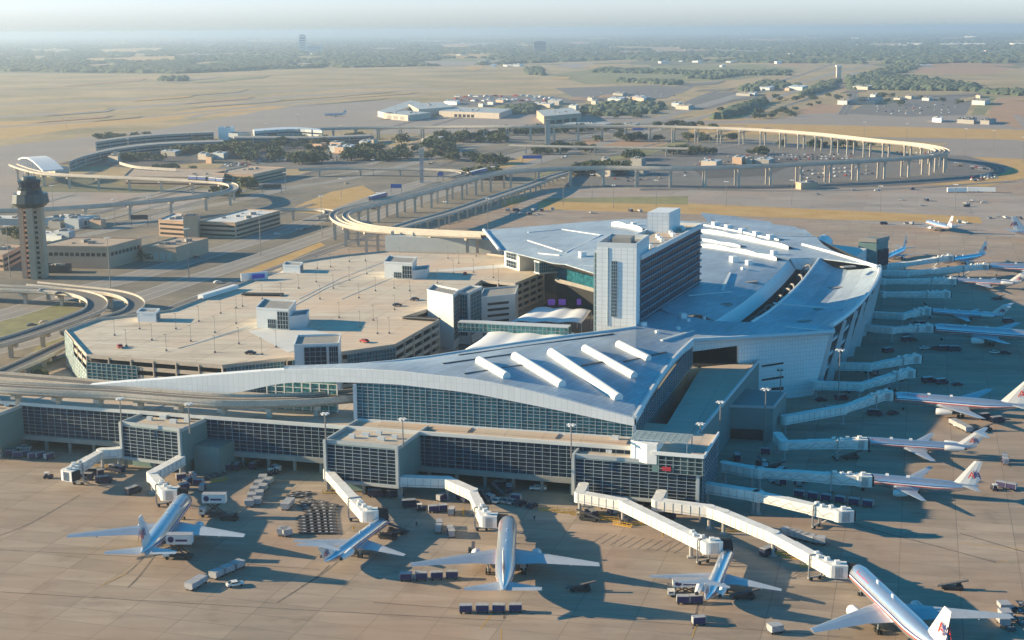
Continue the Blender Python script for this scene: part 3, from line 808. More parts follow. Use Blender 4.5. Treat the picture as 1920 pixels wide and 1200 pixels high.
# valley between the roofs: lit west face, far face, dark floor and arches
vl = cr([W(1339, 603, 26.6), W(1389, 570, 25.2), W(1433, 535, 24.8), W(1462, 507, 25.4), W(1481, 485, 26.4)], 3)
mb = MB()
mb.grid([[p + Vector((3.5, -1, -4.5)) for p in vl], [p for p in vl]], 0)
fa = W(1481, 485, 26.9); fb_ = W(1536, 485, 26.6)
mb.face([fa, fb_, fb_ + Vector((-1, -2, -5)), fa + Vector((3, -2, -5))])
mb.build('valley_wall', M['bandtile'], hall)
mb = MB()
mb.grid([[Vector((p.x - 40, p.y - 10, 15.6)) for p in Lf], [Vector((p.x + 3, p.y, 15.6)) for p in Lf]], 0, flip=True)
mb.grid([[Vector((p.x + 4.5, p.y - 1, 15.6)) for p in vl], [p + Vector((3.5, -1, -4.5)) for p in vl]], 0)
mb.grid([[Vector((p.x + .3, p.y, 15.6)) for p in Lf], [Vector((p.x + .3, p.y, p.z)) for p in Lf]], 0)
mb.build('valley_floor', M['dark_metal'], hall)
mb = MB()
for k in range(9):
    t = (k + .5) / 9; a_ = Lf[int(t * (len(Lf) - 1))]; b_ = vl[int(t * (len(vl) - 1))] + Vector((5, 0, -8))
    pts = [Vector((b_.x, b_.y, 16)), b_.lerp(a_, .3) + Vector((0, 0, 2)), b_.lerp(a_, .7) + Vector((0, 0, 1)), Vector((a_.x, a_.y, 16))]
    mb.tube(cr(pts, 4), 0.5, 6)
mb.build('valley_arch', M['conc_dark'], hall)
# east side below the roof: sloping glass, buttresses
ep = [p for p in Rt]
mb = MB()
mb.grid([[Vector((p.x - 7, p.y - 1, 0)) for p in ep], [Vector((p.x - 1.2, p.y, p.z - 0.4)) for p in ep]], 0)
pN = Rt[-1]; pT = W(1529, 444, 27)
mb.face([(pT.x, pT.y, 0), (pT.x, pT.y, 26.5), (pN.x, pN.y, 26.3), (pN.x - 6, pN.y, 0)])
mb.build('east_wall', M['dark_metal'], hall)
mb = MB()
for k in range(0, len(ep), 2):
    p = ep[k]; mb.face([(p.x + 1, p.y, p.z - .6), (p.x - 6, p.y - .5, 0), (p.x - 2.5, p.y - .5, 0), (p.x + 2.0, p.y, p.z - .6)]); mb.bar((p.x + 1.2, p.y, p.z - .8), (p.x - 5, p.y, 0), 1.4, 2.0, 0, (0, 1, 0))
for z in (6, 12, 18):
    for a_, b_ in zip(ep[:-1], ep[1:]):
        o_ = -6 + 6 * z / 25; mb.bar((a_.x + o_, a_.y, z), (b_.x + o_, b_.y, z), 1.0, 1.1)
mb.build('east_frame', M['panel'], hall)
# connecting roof deck between pier and white wall
deck = thing('link_building', 'flat-roofed low link building between the glass hall and the corner pier, in shade', 'building', (60, 440, 0))
dk = [Vector((A2[0] + 1.5, A2[1] - 1, 0)), V(1315, 697, B1, B2), V(1423, 692, B1, B2), W(1306, 819, 15.5)]
dk = [(p.x, p.y) for p in dk]
p4 = F(S1 + 14, -2)
mb = MB(); mb.prism([F(S1, -29.9)[:2], dk[1], dk[2], dk[3], (p4.x, p4.y), F(S1, -1)[:2]], 0, 15.45, 0, 1, bottom=False); mb.build('wall', [M['greenwall'], M['flatroof']], deck)
mb = MB(); mb.bar((dk[2][0], dk[2][1], 16), (dk[3][0], dk[3][1], 16), .6, 1.0); mb.build('parapet', M['panel'], deck)
low_b = thing('service_block', 'low grey-green service block in the shade right of the link building', 'building', (W(1410, 800)[0], W(1410, 800)[1], 0))
mb = MB(); bp = [W(1352, 763, 11.5), W(1450, 766, 11.5), W(1474, 736, 11.5), W(1375, 727, 11.5)]
mb.prism([(p.x, p.y) for p in bp], 0, 11.5, 0, 0); mb.build('wall', M['greenwall'], low_b)
mb = MB(); mb.bar(bp[1] + Vector((0, 0, .4)), bp[2] + Vector((0, 0, .4)), .6, .8); mb.bar(bp[0] + Vector((0, 0, .4)), bp[1] + Vector((0, 0, .4)), .6, .8); mb.build('parapet', M['graywall'], low_b)
mb = MB()
for k in range(3): 
    p = bp[0].lerp(bp[1], .3 + .2 * k); mb.box((p.x, p.y - .1, 2.2), (4, .3, 3.6), AX)
mb.build('loading_door', M['dark_metal'], low_b)
# block at the far corner behind the roof
cb = thing('corner_block', 'square teal-grey tower block behind the far right corner of the silver roof', 'building', (W(1635, 500)[0], W(1635, 500)[1], 0))
mb = MB(); q = [W(1609, 449, 22), W(1640, 450, 22), W(1665, 446, 22), W(1640, 443, 22)]
a_ = W(1610, 449, 22); b_ = W(1644, 451, 22); c2_ = W(1666, 446, 22); d2_ = a_ + (c2_ - b_)
mb.prism([(p.x, p.y) for p in (a_, b_, c2_, d2_)], 0, 22, 0, 0); mb.build('wall', M['greenwall'], cb)
mb = MB(); mb.bar(a_, b_, 1.2, 2.2); mb.bar(b_, c2_, 1.2, 2.2); mb.build('roof_edge', M['conc_dark'], cb)
for i in range(3):
    mb = MB(); p = b_.lerp(c2_, .25 + .25 * i); mb.box((p.x + .2, p.y - .2, 12), (2.5, 2.5, 9), 0.4); mb.build('window', M['glass'], cb)
lw = thing('arched_annex', 'small barrel-roofed annex beside the far right edge of the silver roof', 'building', (W(1535, 470)[0], W(1535, 470)[1], 0))
a_ = W(1518, 462, 22); b_ = W(1551, 464, 22); dpt = Vector((12, 40, 0))
rows = []
for k in range(9):
    t = k / 8; p = a_.lerp(b_, t); rows.append([(p.x, p.y, 20 + 3 * math.sin(math.pi * t)), (p.x + dpt.x, p.y + dpt.y, 20 + 3 * math.sin(math.pi * t))])
mb = MB(); mb.grid(rows, 0, flip=True); mb.build('roof', M['panel'], lw)
mb = MB(); mb.prism([(a_.x, a_.y), (b_.x, b_.y), (b_.x + dpt.x, b_.y + dpt.y), (a_.x + dpt.x, a_.y + dpt.y)], 0, 20, 0); mb.build('wall', M['panel'], lw)
mb = MB(); q = [W(1548, 470, 19), W(1606, 480, 19), W(1625, 466, 19), W(1560, 458, 19)]; mb.prism([(p.x, p.y) for p in q], 0, 19, 0, 1); mb.build('side_wing', [M['panel'], M['whiteroof']], lw)

# tubes, clerestories, vents on the roof
def rooflight(p0, p1, rad):
    a_ = onroof(*p0); b_ = onroof(*p1)
    n = 8; pts = []
    for k in range(n + 1):
        t = k / n; q = (p0[0] + (p1[0] - p0[0]) * t, p0[1] + (p1[1] - p0[1]) * t)
        pts.append(onroof(q[0], q[1], 0.9))
    mb = MB(); mb.tube(pts, rad, 12); mb.build('rooflight', M['wpanel'], hall, smooth=False)
for a_, b_, r_ in (((899, 681), (950, 711), 1.5), ((966, 673), (1054, 727), 1.6), ((1034, 666), (1160, 752), 1.7), ((1097, 658), (1189, 710), 1.5), ((1160, 650), (1216, 678), 1.5)):
    rooflight(a_, b_, r_)
mb = MB()
for (x0, y0), (x1, y1) in (((870, 703), (1000, 683)), ((1080, 690), (1150, 676)), ((830, 684), (960, 666)), ((1250, 662), (1170, 680)), ((860, 668), (1150, 628))):
    mb.bar(onroof(x0, y0, .35), onroof(x1, y1, .35), 0.7, 0.4)
mb.build('roof_gutter', M['dark_metal'], hall)
def fin(pts, h, scal=True):
    mb = MB()
    P_ = cr([onroof(x, y, 0, 27.5) for x, y in pts], 6)
    n = len(P_)
    back = Vector((2.2, 2.6, 0))
    for k in range(n - 1):
        a_, b_ = P_[k], P_[k + 1]
        ha = h * (0.72 + .28 * abs(math.sin(k * .52))); hb = h * (0.72 + .28 * abs(math.sin((k + 1) * .52)))
        mb.face([a_, b_, b_ + Vector((0, 0, hb)), a_ + Vector((0, 0, ha))])
        mb.face([a_ + Vector((0, 0, ha)), b_ + Vector((0, 0, hb)), b_ + back * 2.0 + Vector((0, 0, .15)), a_ + back * 2.0 + Vector((0, 0, .15))], 1)
    mb.build('clerestory', [M['wpanel'], M['roof']], hall)
fin([(1315, 437), (1370, 445), (1430, 458), (1478, 469)], 2.6)
fin([(1315, 464), (1370, 472), (1420, 482), (1456, 490)], 2.5)
fin([(1315, 452), (1350, 458), (1388, 465)], 1.7)
fin([(1313, 423), (1370, 433), (1420, 444), (1460, 452)], 1.2)
fin([(1146, 424), (1175, 428), (1204, 436)], 3.0)
mb = MB()
for x, y, s_ in ((1341, 426, 3.4), (1365, 431, 3.2), (1392, 437, 3.0), (1418, 443, 3.0), (1444, 449, 3.0), (1451, 478, 2.6), (1376, 492, 3.4), (1404, 497, 2.6), (1393, 506, 1.5), (1188, 424, 2.4), (1092, 482, 3), (1280, 597, 2.4), (1207, 612, 1.8), (1290, 603, 1.4), (1232, 625, 1.2), (1272, 618, 1.2), (1320, 598, 1.1)):
    p = onroof(x, y, s_ * .4); mb.box(p, (s_, s_, s_), 0.4)
mb.build('roof_vent', M['wpanel'], hall)
for pts in ([(990, 437), (1053, 431), (1127, 442)], [(1127, 442), (1060, 475)], [(990, 452), (1056, 473)], [(1010, 476), (1050, 480)], [(1369, 513), (1353, 548)], [(1290, 556), (1372, 549)], [(1240, 640), (1300, 622)], [(1470, 614), (1545, 622)], [(1450, 570), (1580, 582)]):
    P_ = [onroof(x, y, .4) for x, y in pts]
    mb = MB()
    for a_, b_ in zip(P_[:-1], P_[1:]): mb.bar(a_, b_, 1.1, 0.5)
    mb.build('roof_rib', M['panel'], hall)
mb = MB()
for x, y in ((1407, 530), (1357, 572), (1567, 541), (1540, 581), (1510, 604), (1590, 501)):
    p = onroof(x, y, .3); mb.box(p, (7, 3, .5), 0.35)
mb.build('roof_hatch', M['conc_dark'], hall)
mb = MB()   # stepped leaves at the far edge
for k, (x0, y0, x1, y1) in enumerate(((1330, 420, 1402, 421), (1352, 426, 1461, 429), (1380, 433, 1512, 440), (1420, 443, 1529, 445))):
    a_ = W(x0, y0, 28.6 - k * .3); b_ = W(x1, y1, 27.6 - k * .2); mb.face([a_, b_, b_ + Vector((0, 30, .3)), a_ + Vector((0, 40, 1.5))]); mb.bar(a_, b_, 1.0, 1.0)
mb.build('roof_leaf', M['roof'], hall)
# street front of the north half: curved soffit, glass and lit screens
mb = MB()
s0 = W(1012, 489, 25.5); s1 = W(1062, 499, 26); s2 = W(1112, 514, 26)
row_t = cr([s0, s1, s2, W(1180, 545, 26)], 4)
row_b = [Vector((p.x + 9, p.y + 20, 19)) for p in row_t]
mb.grid([row_b, row_t], 0); mb.build('soffit', M['tan'], hall)
mb = MB(); row_c = [Vector((p.x, p.y, 12)) for p in row_b]; mb.grid([row_c, row_b], 0); mb.build('window', M['teal'], hall)
mb = MB(); rl = [Vector((p.x - 1, p.y - 4, 12)) for p in row_b]; rm = [Vector((p.x - 1, p.y - 4, 14)) for p in row_b]
mb.grid([rl, rm], 0); mb.grid([rm, row_c], 0); mb.build('balcony_edge', M['conc_dark'], hall)
mb = MB(); mb.grid([[Vector((p.x, p.y, 0)) for p in row_c], row_c], 0); mb.build('kerbside_wall', M['dark'], hall)
for x in (1036, 1055, 1085):
    mb = MB(); a_ = W(x - 6, 560, 5); mb.box((a_.x, row_c[8].y - 7, 10.4), (3.4 if x < 1080 else 2.0, .3, 2.8), 0); mb.build('screen', M['screen'], hall)
# ------------------------------------------------------------------ hotel
hotel = thing('hotel_tower', 'tall white stair tower and long dark striped guest-room slab rising through the terminal roof', 'building', (40, 530, 0))
ta = W(1119, 622, 27.5); ta = Vector((31.7, 522.5, 0)); tb = Vector((46.1, 518.2, 0))
td = (tb - ta).normalized(); tn = Vector((-td.y, td.x, 0))
TT = 58.5
T_ = lambda s, q, z=0.0: Vector((ta.x + td.x * s + tn.x * q, ta.y + td.y * s + tn.y * q, z))
Lw = (tb - ta).length
mb = MB(); mb.prism([T_(0, 0), T_(Lw, 0), T_(Lw, 24), T_(0, 24)], 14, TT, 0, 0); mb.build('stair_tower', M['tile'], hotel)
mb = MB(); mb.prism([T_(1, 1), T_(Lw - 1, 1), T_(Lw - 1, 23), T_(1, 23)], TT + .02, TT + .1, 0)
mb.build('roof', M['conc_dark'], hotel)
mb = MB()
for a_, b_ in (((0, .3), (Lw, .3)), ((Lw - .3, .6), (Lw - .3, 24)), ((.3, .6), (.3, 24)), ((0.6, 23.7), (Lw - .6, 23.7))): mb.bar(T_(*a_, TT + .9), T_(*b_, TT + .9), .5, 1.8)
mb.build('parapet', M['panel'], hotel)
mb = MB(); mb.prism([T_(4, 8), T_(11, 8), T_(11, 16), T_(4, 16)], TT, TT + 2.6, 0); mb.build('roof_unit', M['conc_dark'], hotel)
def strip(s0, s1, q, z0, z1, nx, nz, nrm, name='window', parent=hotel, gm='hotelglass'):
    glazing(name, 'window_frame', T_(s0, q), T_(s1, q), z0, z1, nrm, nx, nz, parent, gm=gm, mw=.18)
strip(5.6, 7.8, -0.1, 32.5, 53.5, 3, 16, -tn)
glazing('window', 'window_frame', T_(-1.6, 3), T_(-1.6, 14), 20, 55, -td, 5, 16, hotel, gm='hotelglass', mw=.22)
mb = MB(); mb.prism([T_(-1.4, 2.5), T_(0, 2.5), T_(0, 14.5), T_(-1.4, 14.5)], 16, 56.5, 0); mb.build('side_bay', M['graywall'], hotel)
strip(-1.3, -.05, 2.4, 20, 56, 2, 18, -tn)
mb = MB(); mb.bar(T_(4.3, -.12, 29), T_(4.3, -.12, TT), .25, .25, 0, td); mb.build('wall_joint', M['frame'], hotel)
# guest room slab
ST = 54.0
sa = T_(Lw - 0.1, 6.0); sb = W(1314, 424, ST); sdv = Vector((sb.x - sa.x, sb.y - sa.y, 0)); SL = sdv.length; sdv.normalize(); snn = Vector((sdv.y, -sdv.x, 0))
S_ = lambda s, q, z=0.0: Vector((sa.x + sdv.x * s - snn.x * q, sa.y + sdv.y * s - snn.y * q, z))
mb = MB(); mb.prism([S_(0, 0), S_(SL, 0), S_(SL, 17), S_(0, 17)], 20, ST, 0, 1); mb.build('guest_room_slab', [M['hotelglass'], M['flatroof']], hotel)
mb = MB()
nf = 9; z0 = 27.5; dz = (ST - z0) / nf
for k in range(nf + 1):
    z = z0 + dz * k
    mb.bar(S_(.5, -.35, z - .1), S_(SL + .3, -.35, z - .1), .7, 0.6)
mb.build('floor_band', mat('shade_band', (0.08, 0.19, 0.25), 0.7, .06, .2), hotel)
mb = MB()
for k in range(36):
    s = 1 + k * (SL - 1) / 36; mb.bar(S_(s, -.08, z0), S_(s, -.08, ST), .2, .2, 0, sdv)
mb.build('window_frame', M['dark_metal'], hotel)
mb = MB()
mb.bar(S_(0, -.5, ST + .3), S_(SL + .5, -.5, ST + .3), 1.0, 1.8); mb.bar(S_(SL + .3, -.4, ST + .3), S_(SL + .3, 17, ST + .3), .8, 1.8); mb.bar(S_(0, 17, ST + .3), S_(SL, 17, ST + .3), .8, 1.8)
mb.build('parapet', M['panel'], hotel)
pb0 = W(1213, 436, ST); pb1 = W(1254, 437, ST)
mb = MB(); e_ = (pb1 - pb0); mb.prism([(pb0.x, pb0.y), (pb1.x, pb1.y), (pb1.x + sdv.x * 18, pb1.y + sdv.y * 18), (pb0.x + sdv.x * 18, pb0.y + sdv.y * 18)], ST, ST + 8.5, 0, 0)
mb.build('plant_room', M['tile'], hotel)
mb = MB()
for k in range(14):
    mb = MB(); p = S_(8 + k * (SL - 14) / 14, 3 + 2.5 * (k % 3), ST + .8); mb.box(p, (1.4, 1.2 + k % 2, 1.4), .3); mb.build('roof_unit', M['wpanel'], hotel)

# ------------------------------------------------------------------ parking garage
GZ = 15.0
gar = thing('parking_garage', 'wide multi-storey parking garage with a tan open top deck and banded concrete sides', 'building', (-100, 600, 0))
gp_px = [(123, 621), (163, 667), (417, 687), (537, 673), (640, 662), (740, 648), (823, 601), (753, 597), (806, 580), (812, 560), (883, 541), (902, 527), (966, 533), (1019, 511), (1007, 502), (1004, 488), (913, 477), (720, 472), (640, 480), (560, 492), (500, 514), (420, 545), (320, 583), (180, 600)]
gp = [W(x, y, GZ) for x, y in gp_px]
def inset(poly, d):
    n = len(poly); out = []
    ar = sum(poly[k].x * poly[(k + 1) % n].y - poly[(k + 1) % n].x * poly[k].y for k in range(n))
    sg = 1 if ar > 0 else -1
    for k in range(n):
        a_, b_, c_ = poly[k - 1], poly[k], poly[(k + 1) % n]
        d1 = (b_ - a_); d1.z = 0; d1.normalize(); d2 = (c_ - b_); d2.z = 0; d2.normalize()
        n1 = Vector((-d1.y, d1.x, 0)) * sg; n2 = Vector((-d2.y, d2.x, 0)) * sg
        m_ = n1 + n2
        if m_.length < .2: m_ = n1
        m_.normalize(); q = d / max(.35, m_.dot(n1))
        out.append(b_ + m_ * q)
    return out
gi = inset(gp, 1.6)
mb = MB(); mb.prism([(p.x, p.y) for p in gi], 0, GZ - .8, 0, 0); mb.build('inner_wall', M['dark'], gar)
deckm = slab_mat('parking_deck', (0.57, 0.50, 0.40), 18, 9, R(16), joint=(0.37, 0.31, 0.25), jw=0.012, var=0.04, noise=0.03, big=0.35, streak=True)
mb = MB(); mb.prism([(p.x, p.y) for p in inset(gp, .15)], GZ - .75, GZ - .3, 0, 0); mb.build('top_deck', deckm, gar)
n = len(gp)
mb = MB()
for k in range(n):
    a_, b_ = gp[k], gp[(k + 1) % n]
    L = (b_ - a_).length
    for lv in range(5):
        z = GZ - 0.1 - lv * 3.3
        if z < 1: continue
        mb.bar((a_.x, a_.y, z), (b_.x, b_.y, z), .35, 1.5)
    nn = max(1, int(L / 9))
    dd = (b_ - a_).normalized()
    for j in range(nn + 1):
        p = a_.lerp(b_, j / nn)
        if j < nn: mc_ = MB(); mc_.bar((p.x, p.y, 0), (p.x, p.y, GZ), .9, .5, 0, dd); mc_.build('column', M['concrete'], gar)
mb.build('spandrel', M['concrete'], gar)
def gscreen(i, t0, t1, z0, z1, gm, nx, nz, out=.5):
    a_, b_ = gp[i], gp[(i + 1) % n]; p = a_.lerp(b_, t0); q = a_.lerp(b_, t1); d_ = (b_ - a_).normalized(); nr = Vector((d_.y, -d_.x, 0))
    c_ = Vector((-90, 640, 0))
    if nr.dot(p - c_) < 0: nr = -nr
    glazing('glass_screen', 'screen_frame', p + nr * out, q + nr * out, z0, z1, nr, nx, nz, gar, gm=gm, fm='frame', mw=.16)
gscreen(0, 0.0, .42, 1.5, 15.2, 'palegreen', 6, 8); gscreen(0, .42, 1, 1.5, 9.5, 'palegreen', 7, 5)
gscreen(1, .0, .38, 3, 12.6, 'teal', 10, 7)
gscreen(2, .06, .95, 3, 14.4, 'teal', 16, 8); gscreen(3, 0.1, .9, 3, 14.4, 'teal', 10, 6); gscreen(4, .1, 1, 3, 14.2, 'teal', 16, 7)
# ramp wells and deck markings
mb = MB()
for x0, y0, x1, y1 in ((455, 552, 530, 553), (760, 596, 822, 600)):
    a_ = W(x0, y0, GZ); b_ = W(x1, y1, GZ); mb.bar(a_ + Vector((0, 0, .3)), b_ + Vector((0, 0, .3)), 5.0, .5)
mb.build('ramp_well', M['dark'], gar)
mb = MB()
for px in ([(163, 640), (335, 652), (500, 600), (610, 540), (700, 505)], [(335, 652), (480, 610)], [(560, 560), (640, 520), (720, 490)], [(640, 560), (735, 520)], [(500, 514), (640, 505)]):
    P_ = [W(x, y, GZ) for x, y in px]
    for a_, b_ in zip(P_[:-1], P_[1:]): mb.bar(a_ + Vector((0, 0, -.25)), b_ + Vector((0, 0, -.25)), .35, .2)
mb.build('deck_kerb', M['whiteroof'], gar)
mb = MB(); q = [W(465, 620, GZ), W(545, 606, GZ), W(640, 630, GZ), W(540, 660, GZ)]; mb.face([(p.x, p.y, GZ - .22) for p in q]); mb.build('pale_deck_patch', M['whiteroof'], gar)
mb = MB(); q = [W(800, 507, GZ), W(950, 494, GZ), W(966, 500, GZ), W(850, 508, GZ)]; mb.face([(p.x, p.y, GZ - .22) for p in q]); mb.build('pale_deck_patch', M['whiteroof'], gar)

def tower(px0, px1, px2, zb, zt, label, ww, dm='glass', front_glass=None, side_glass=None, baseh=0, mt='wpanel', cat='stair tower', group='stair and lift towers of the parking garage'):
    """box tower: px0, px1 front bottom corners at level zb, px2 rear right bottom corner"""
    a_ = W(*px0, zb); b_ = W(*px1, zb); c_ = W(*px2, zb); d_ = a_ + (c_ - b_)
    t = thing('stair_tower', label, cat, (a_.x, a_.y, baseh), group)
    mb = MB(); mb.prism([(p.x, p.y) for p in (a_, b_, c_, d_)], baseh, zt, 0, 1); mb.build('wall', [M[mt], M['conc_dark']], t)
    mb = MB(); r = [a_, b_, c_, d_]
    for k in range(4):
        p, q = r[k], r[(k + 1) % 4]; mb.bar((p.x, p.y, zt + .35), (q.x, q.y, zt + .35), .4, .8)
    mb.build('parapet', M[mt], t)
    fd = (b_ - a_); fd.z = 0; sd2 = (c_ - b_); sd2.z = 0
    fn = Vector((fd.y, -fd.x, 0)).normalized(); sn = Vector((sd2.y, -sd2.x, 0)).normalized()
    if front_glass:
        for (t0, t1, h0, h1) in front_glass:
            glazing('window', 'window_frame', a_.lerp(b_, t0) + fn * .2, a_.lerp(b_, t1) + fn * .2, h0, h1, fn, 4, max(2, int((h1 - h0) / 1.8)), t, gm=dm, mw=.16)
    if side_glass:
        for (t0, t1, h0, h1) in side_glass:
            glazing('window', 'window_frame', b_.lerp(c_, t0) + sn * .2, b_.lerp(c_, t1) + sn * .2, h0, h1, sn, 4, max(2, int((h1 - h0) / 1.8)), t, gm=dm, mw=.16)
    return t
tower((553, 686), (636, 683), (640, 664), 15, 22.5, 'glass-fronted stair tower with white left wall at the garage front edge', 0, front_glass=[(.22, .72, 13, 22), (.78, .98, 14, 22)], baseh=0)
tower((482, 614), (543, 618), (556, 600), 15, 23, 'pale box stair tower on the parking deck, nearer of the two', 0, 'glass', front_glass=[(.35, .6, 15.2, 19), (.65, .98, 15.2, 22.5)], side_glass=None, baseh=GZ - .4, mt='panel')
tower((543, 616), (575, 612), (580, 602), 15, 19.5, 'low pale block attached beside the nearer deck stair tower', 0, baseh=GZ - .4, mt='panel')
tower((721, 520), (774, 523), (782, 511), 15, 22.5, 'pale box stair tower in the middle of the parking deck, behind the nearer one', 0, 'glass', front_glass=[(.35, .6, 15.2, 18), (.65, .98, 15.2, 21.5)], baseh=GZ - .4, mt='panel')
tower((774, 523), (801, 520), (805, 512), 15, 18.5, 'low pale block attached beside the farther deck stair tower', 0, baseh=GZ - .4, mt='panel')
tower((946, 499), (974, 507), (1006, 500), 15, 24, 'sunlit stair tower with open left side at the far corner of the parking deck', 0, 'glass', front_glass=[(.15, .8, 15.5, 19), (.15, .8, 20, 23)], baseh=0)
tower((803, 640), (851, 652), (862, 640), 1, 24, 'tall grey lift tower with glass strips between the two halves of the parking garage', 0, 'glass', side_glass=[(.1, .9, 4, 23)], baseh=0, mt='panel')
tower((857, 640), (880, 642), (905, 628), 1, 23, 'glass lift shaft beside the tall grey lift tower of the garage', 0, 'teal', front_glass=[(.1, .9, 4, 22.5)], side_glass=[(.1, .9, 4, 22.5)], baseh=0, mt='panel')
tower((900, 610), (966, 603), (972, 585), 3, 15.6, 'grey garage wing with four dark slot openings', 0, 'dark', baseh=0, mt='panel', cat='building', group=None)
mb = MB()
g5 = thing('slot_openings', '', 'x'); bpy.data.objects.remove(g5)
tower((258, 602), (293, 603), (300, 596), 15, 18.5, 'small white stair house at the left edge of the parking deck', 0, 'dark', side_glass=[(.1, .9, 15.2, 18)], baseh=GZ - .4)
tower((531, 510), (563, 511), (568, 505), 15, 18.2, 'small white stair house at the back left edge of the parking deck', 0, 'dark', side_glass=[(.1, .9, 15.2, 18)], baseh=GZ - .4)
sg = thing('entrance_sign', 'white entrance wall with a blue sign at the far left edge of the parking deck', 'sign', (W(477, 528, GZ).x, W(477, 528, GZ).y, GZ - .3))
mb = MB(); mb.bar(W(452, 526, GZ) + Vector((0, 0, 1.6)), W(502, 522, GZ) + Vector((0, 0, 1.6)), .6, 4.0); mb.build('sign_wall', M['wpanel'], sg)
mb = MB(); mb.bar(W(473, 525.6, GZ) + Vector((0, -.45, 1.9)), W(497, 523.6, GZ) + Vector((0, -.45, 1.9)), .2, 2.2); mb.build('sign_face', mat('royal_blue_sign', (0.03, 0.04, 0.45), .5), sg)
wl = thing('ramp_canopy', 'white parapet canopy along the left edge ramp of the parking garage', 'canopy', (W(380, 558, GZ).x, W(380, 558, GZ).y, 0))
mb = MB(); mb.bar(W(380, 561, GZ) + Vector((-1, 0, 1)), W(446, 541, GZ) + Vector((-1, 0, 1)), 3.0, 2.0); mb.build('roof', M['wpanel'], wl)
mb = MB(); mb.bar(W(320, 583, GZ) + Vector((-5, 0, -3)), W(500, 516, GZ) + Vector((-5, 0, -3)), 8.0, 1.2); mb.build('ramp_deck', M['road2'], wl)
mb = MB()
for k in range(7):
    p = W(320, 583, GZ).lerp(W(500, 516, GZ), k / 6); mb.box((p.x - 5, p.y, 5.4), (1.2, 1.2, 10.8), 0)
mb.build('column', M['concrete'], wl)
# slots on the grey wing
mb = MB(); a_ = W(900, 610, 3); b_ = W(966, 603, 3); fn = Vector((b_.y - a_.y, -(b_.x - a_.x), 0)).normalized()
sw = None
for o in COL.objects:
    if o.get('label') == 'grey garage wing with four dark slot openings': sw = o
for z in (4.2, 7.0, 9.8, 12.6):
    p = a_.lerp(b_, .22) + fn * .02; q = a_.lerp(b_, .82) + fn * .02; mb.bar((p.x, p.y, z), (q.x, q.y, z), .3, 1.1)
mb.build('slot_opening', M['dark'], sw)

# canopies and bridge between garage and hall
def canopy(px, z, label):
    P_ = [W(x, y, z) for x, y in px]
    t = thing('membrane_canopy', label, 'canopy', (P_[0].x, P_[0].y, 0), 'white tent canopies over the kerbside')
    rows = []
    A_, B_, C_, D_ = P_
    for i in range(9):
        u_ = i / 8; r = []
        for j in range(17):
            v_ = j / 16
            p = A_.lerp(B_, v_).lerp(D_.lerp(C_, v_), u_)
            r.append(p + Vector((0, 0, 0.7 * abs(math.sin(v_ * math.pi * 3)) - 0.3 * math.sin(math.pi * u_))))
        rows.append(r)
    mb = MB(); mb.grid(rows, 0); o = mb.build('membrane', M['membrane'], t, smooth=True)
    md = o.modifiers.new('thick', 'SOLIDIFY'); md.thickness = .12
    mb = MB()
    for v_ in (0, .25, .5, .75, 1):
        for e in (0, 1):
            p = A_.lerp(B_, v_).lerp(D_.lerp(C_, v_), e); mb.tube([(p.x, p.y, 0), (p.x, p.y, z)], .25, 6)
    mb.build('mast', M['frame'], t)
canopy([(872, 655), (1050, 650), (1078, 624), (918, 622)], 9.5, 'nearer white tent canopy, left of the hotel tower')
canopy([(955, 604), (1090, 606), (1108, 582), (1005, 577)], 9, 'farther white tent canopy, left of the hotel tower')
br = thing('pedestrian_bridge', 'glazed pedestrian bridge between the garage lift tower and the terminal hall', 'bridge', (W(960, 615, 13).x, W(960, 615, 13).y, 0))
a_ = W(862, 603, 13); b_ = W(1068, 613, 13); d_ = (b_ - a_).normalized(); nb = Vector((d_.y, -d_.x, 0))
mb = MB(); mb.bar(a_ + Vector((0, 0, .2)), b_ + Vector((0, 0, .2)), 5, .5); mb.build('roof', M['panel'], br)
mb = MB(); mb.bar(a_ - Vector((0, 0, 3.7)), b_ - Vector((0, 0, 3.7)), 5, .6); mb.build('floor', M['panel'], br)
glazing('window', 'window_frame', a_ + nb * 2.3, b_ + nb * 2.3, 9.5, 13, nb, 26, 2, br, gm='greenglass', mw=.2)
glazing('window', 'window_frame', a_ - nb * 2.3, b_ - nb * 2.3, 9.5, 13, -nb, 26, 2, br, gm='greenglass', mw=.2)
mb = MB()
for t in (.1, .37, .64, .9):
    p = a_.lerp(b_, t); mb.box((p.x, p.y, 4), (1, 3, 8), 0)
mb.build('column', M['conc_dark'], br)
br = thing('pedestrian_bridge', 'short dark glass bridge above the lit kerbside at the far end of the garage', 'bridge', (W(1030, 500, 20).x, W(1030, 500, 20).y, 0))
a_ = W(1006, 492, 22); b_ = W(1062, 487, 22); d_ = (b_ - a_).normalized(); nb = Vector((d_.y, -d_.x, 0))
mb = MB(); mb.bar(a_ + Vector((0, 0, .4)), b_ + Vector((0, 0, .4)), 6, .6); mb.bar(a_ - Vector((0, 0, 5.4)), b_ - Vector((0, 0, 5.4)), 6, .6); mb.bar(a_ + nb * -2 + Vector((0, 0, -2.5)), b_ + nb * -2 + Vector((0, 0, -2.5)), .3, 5.2); mb.build('frame', M['panel'], br)
glazing('window', 'window_frame', a_ + nb * 2.6, b_ + nb * 2.6, 17, 22, nb, 14, 3, br, gm='teal', mw=.16)
area('kerbside_road', [(860, 690), (1110, 640), (1150, 540), (1040, 560), (970, 600), (860, 640)], 'asphalt', z=.08)

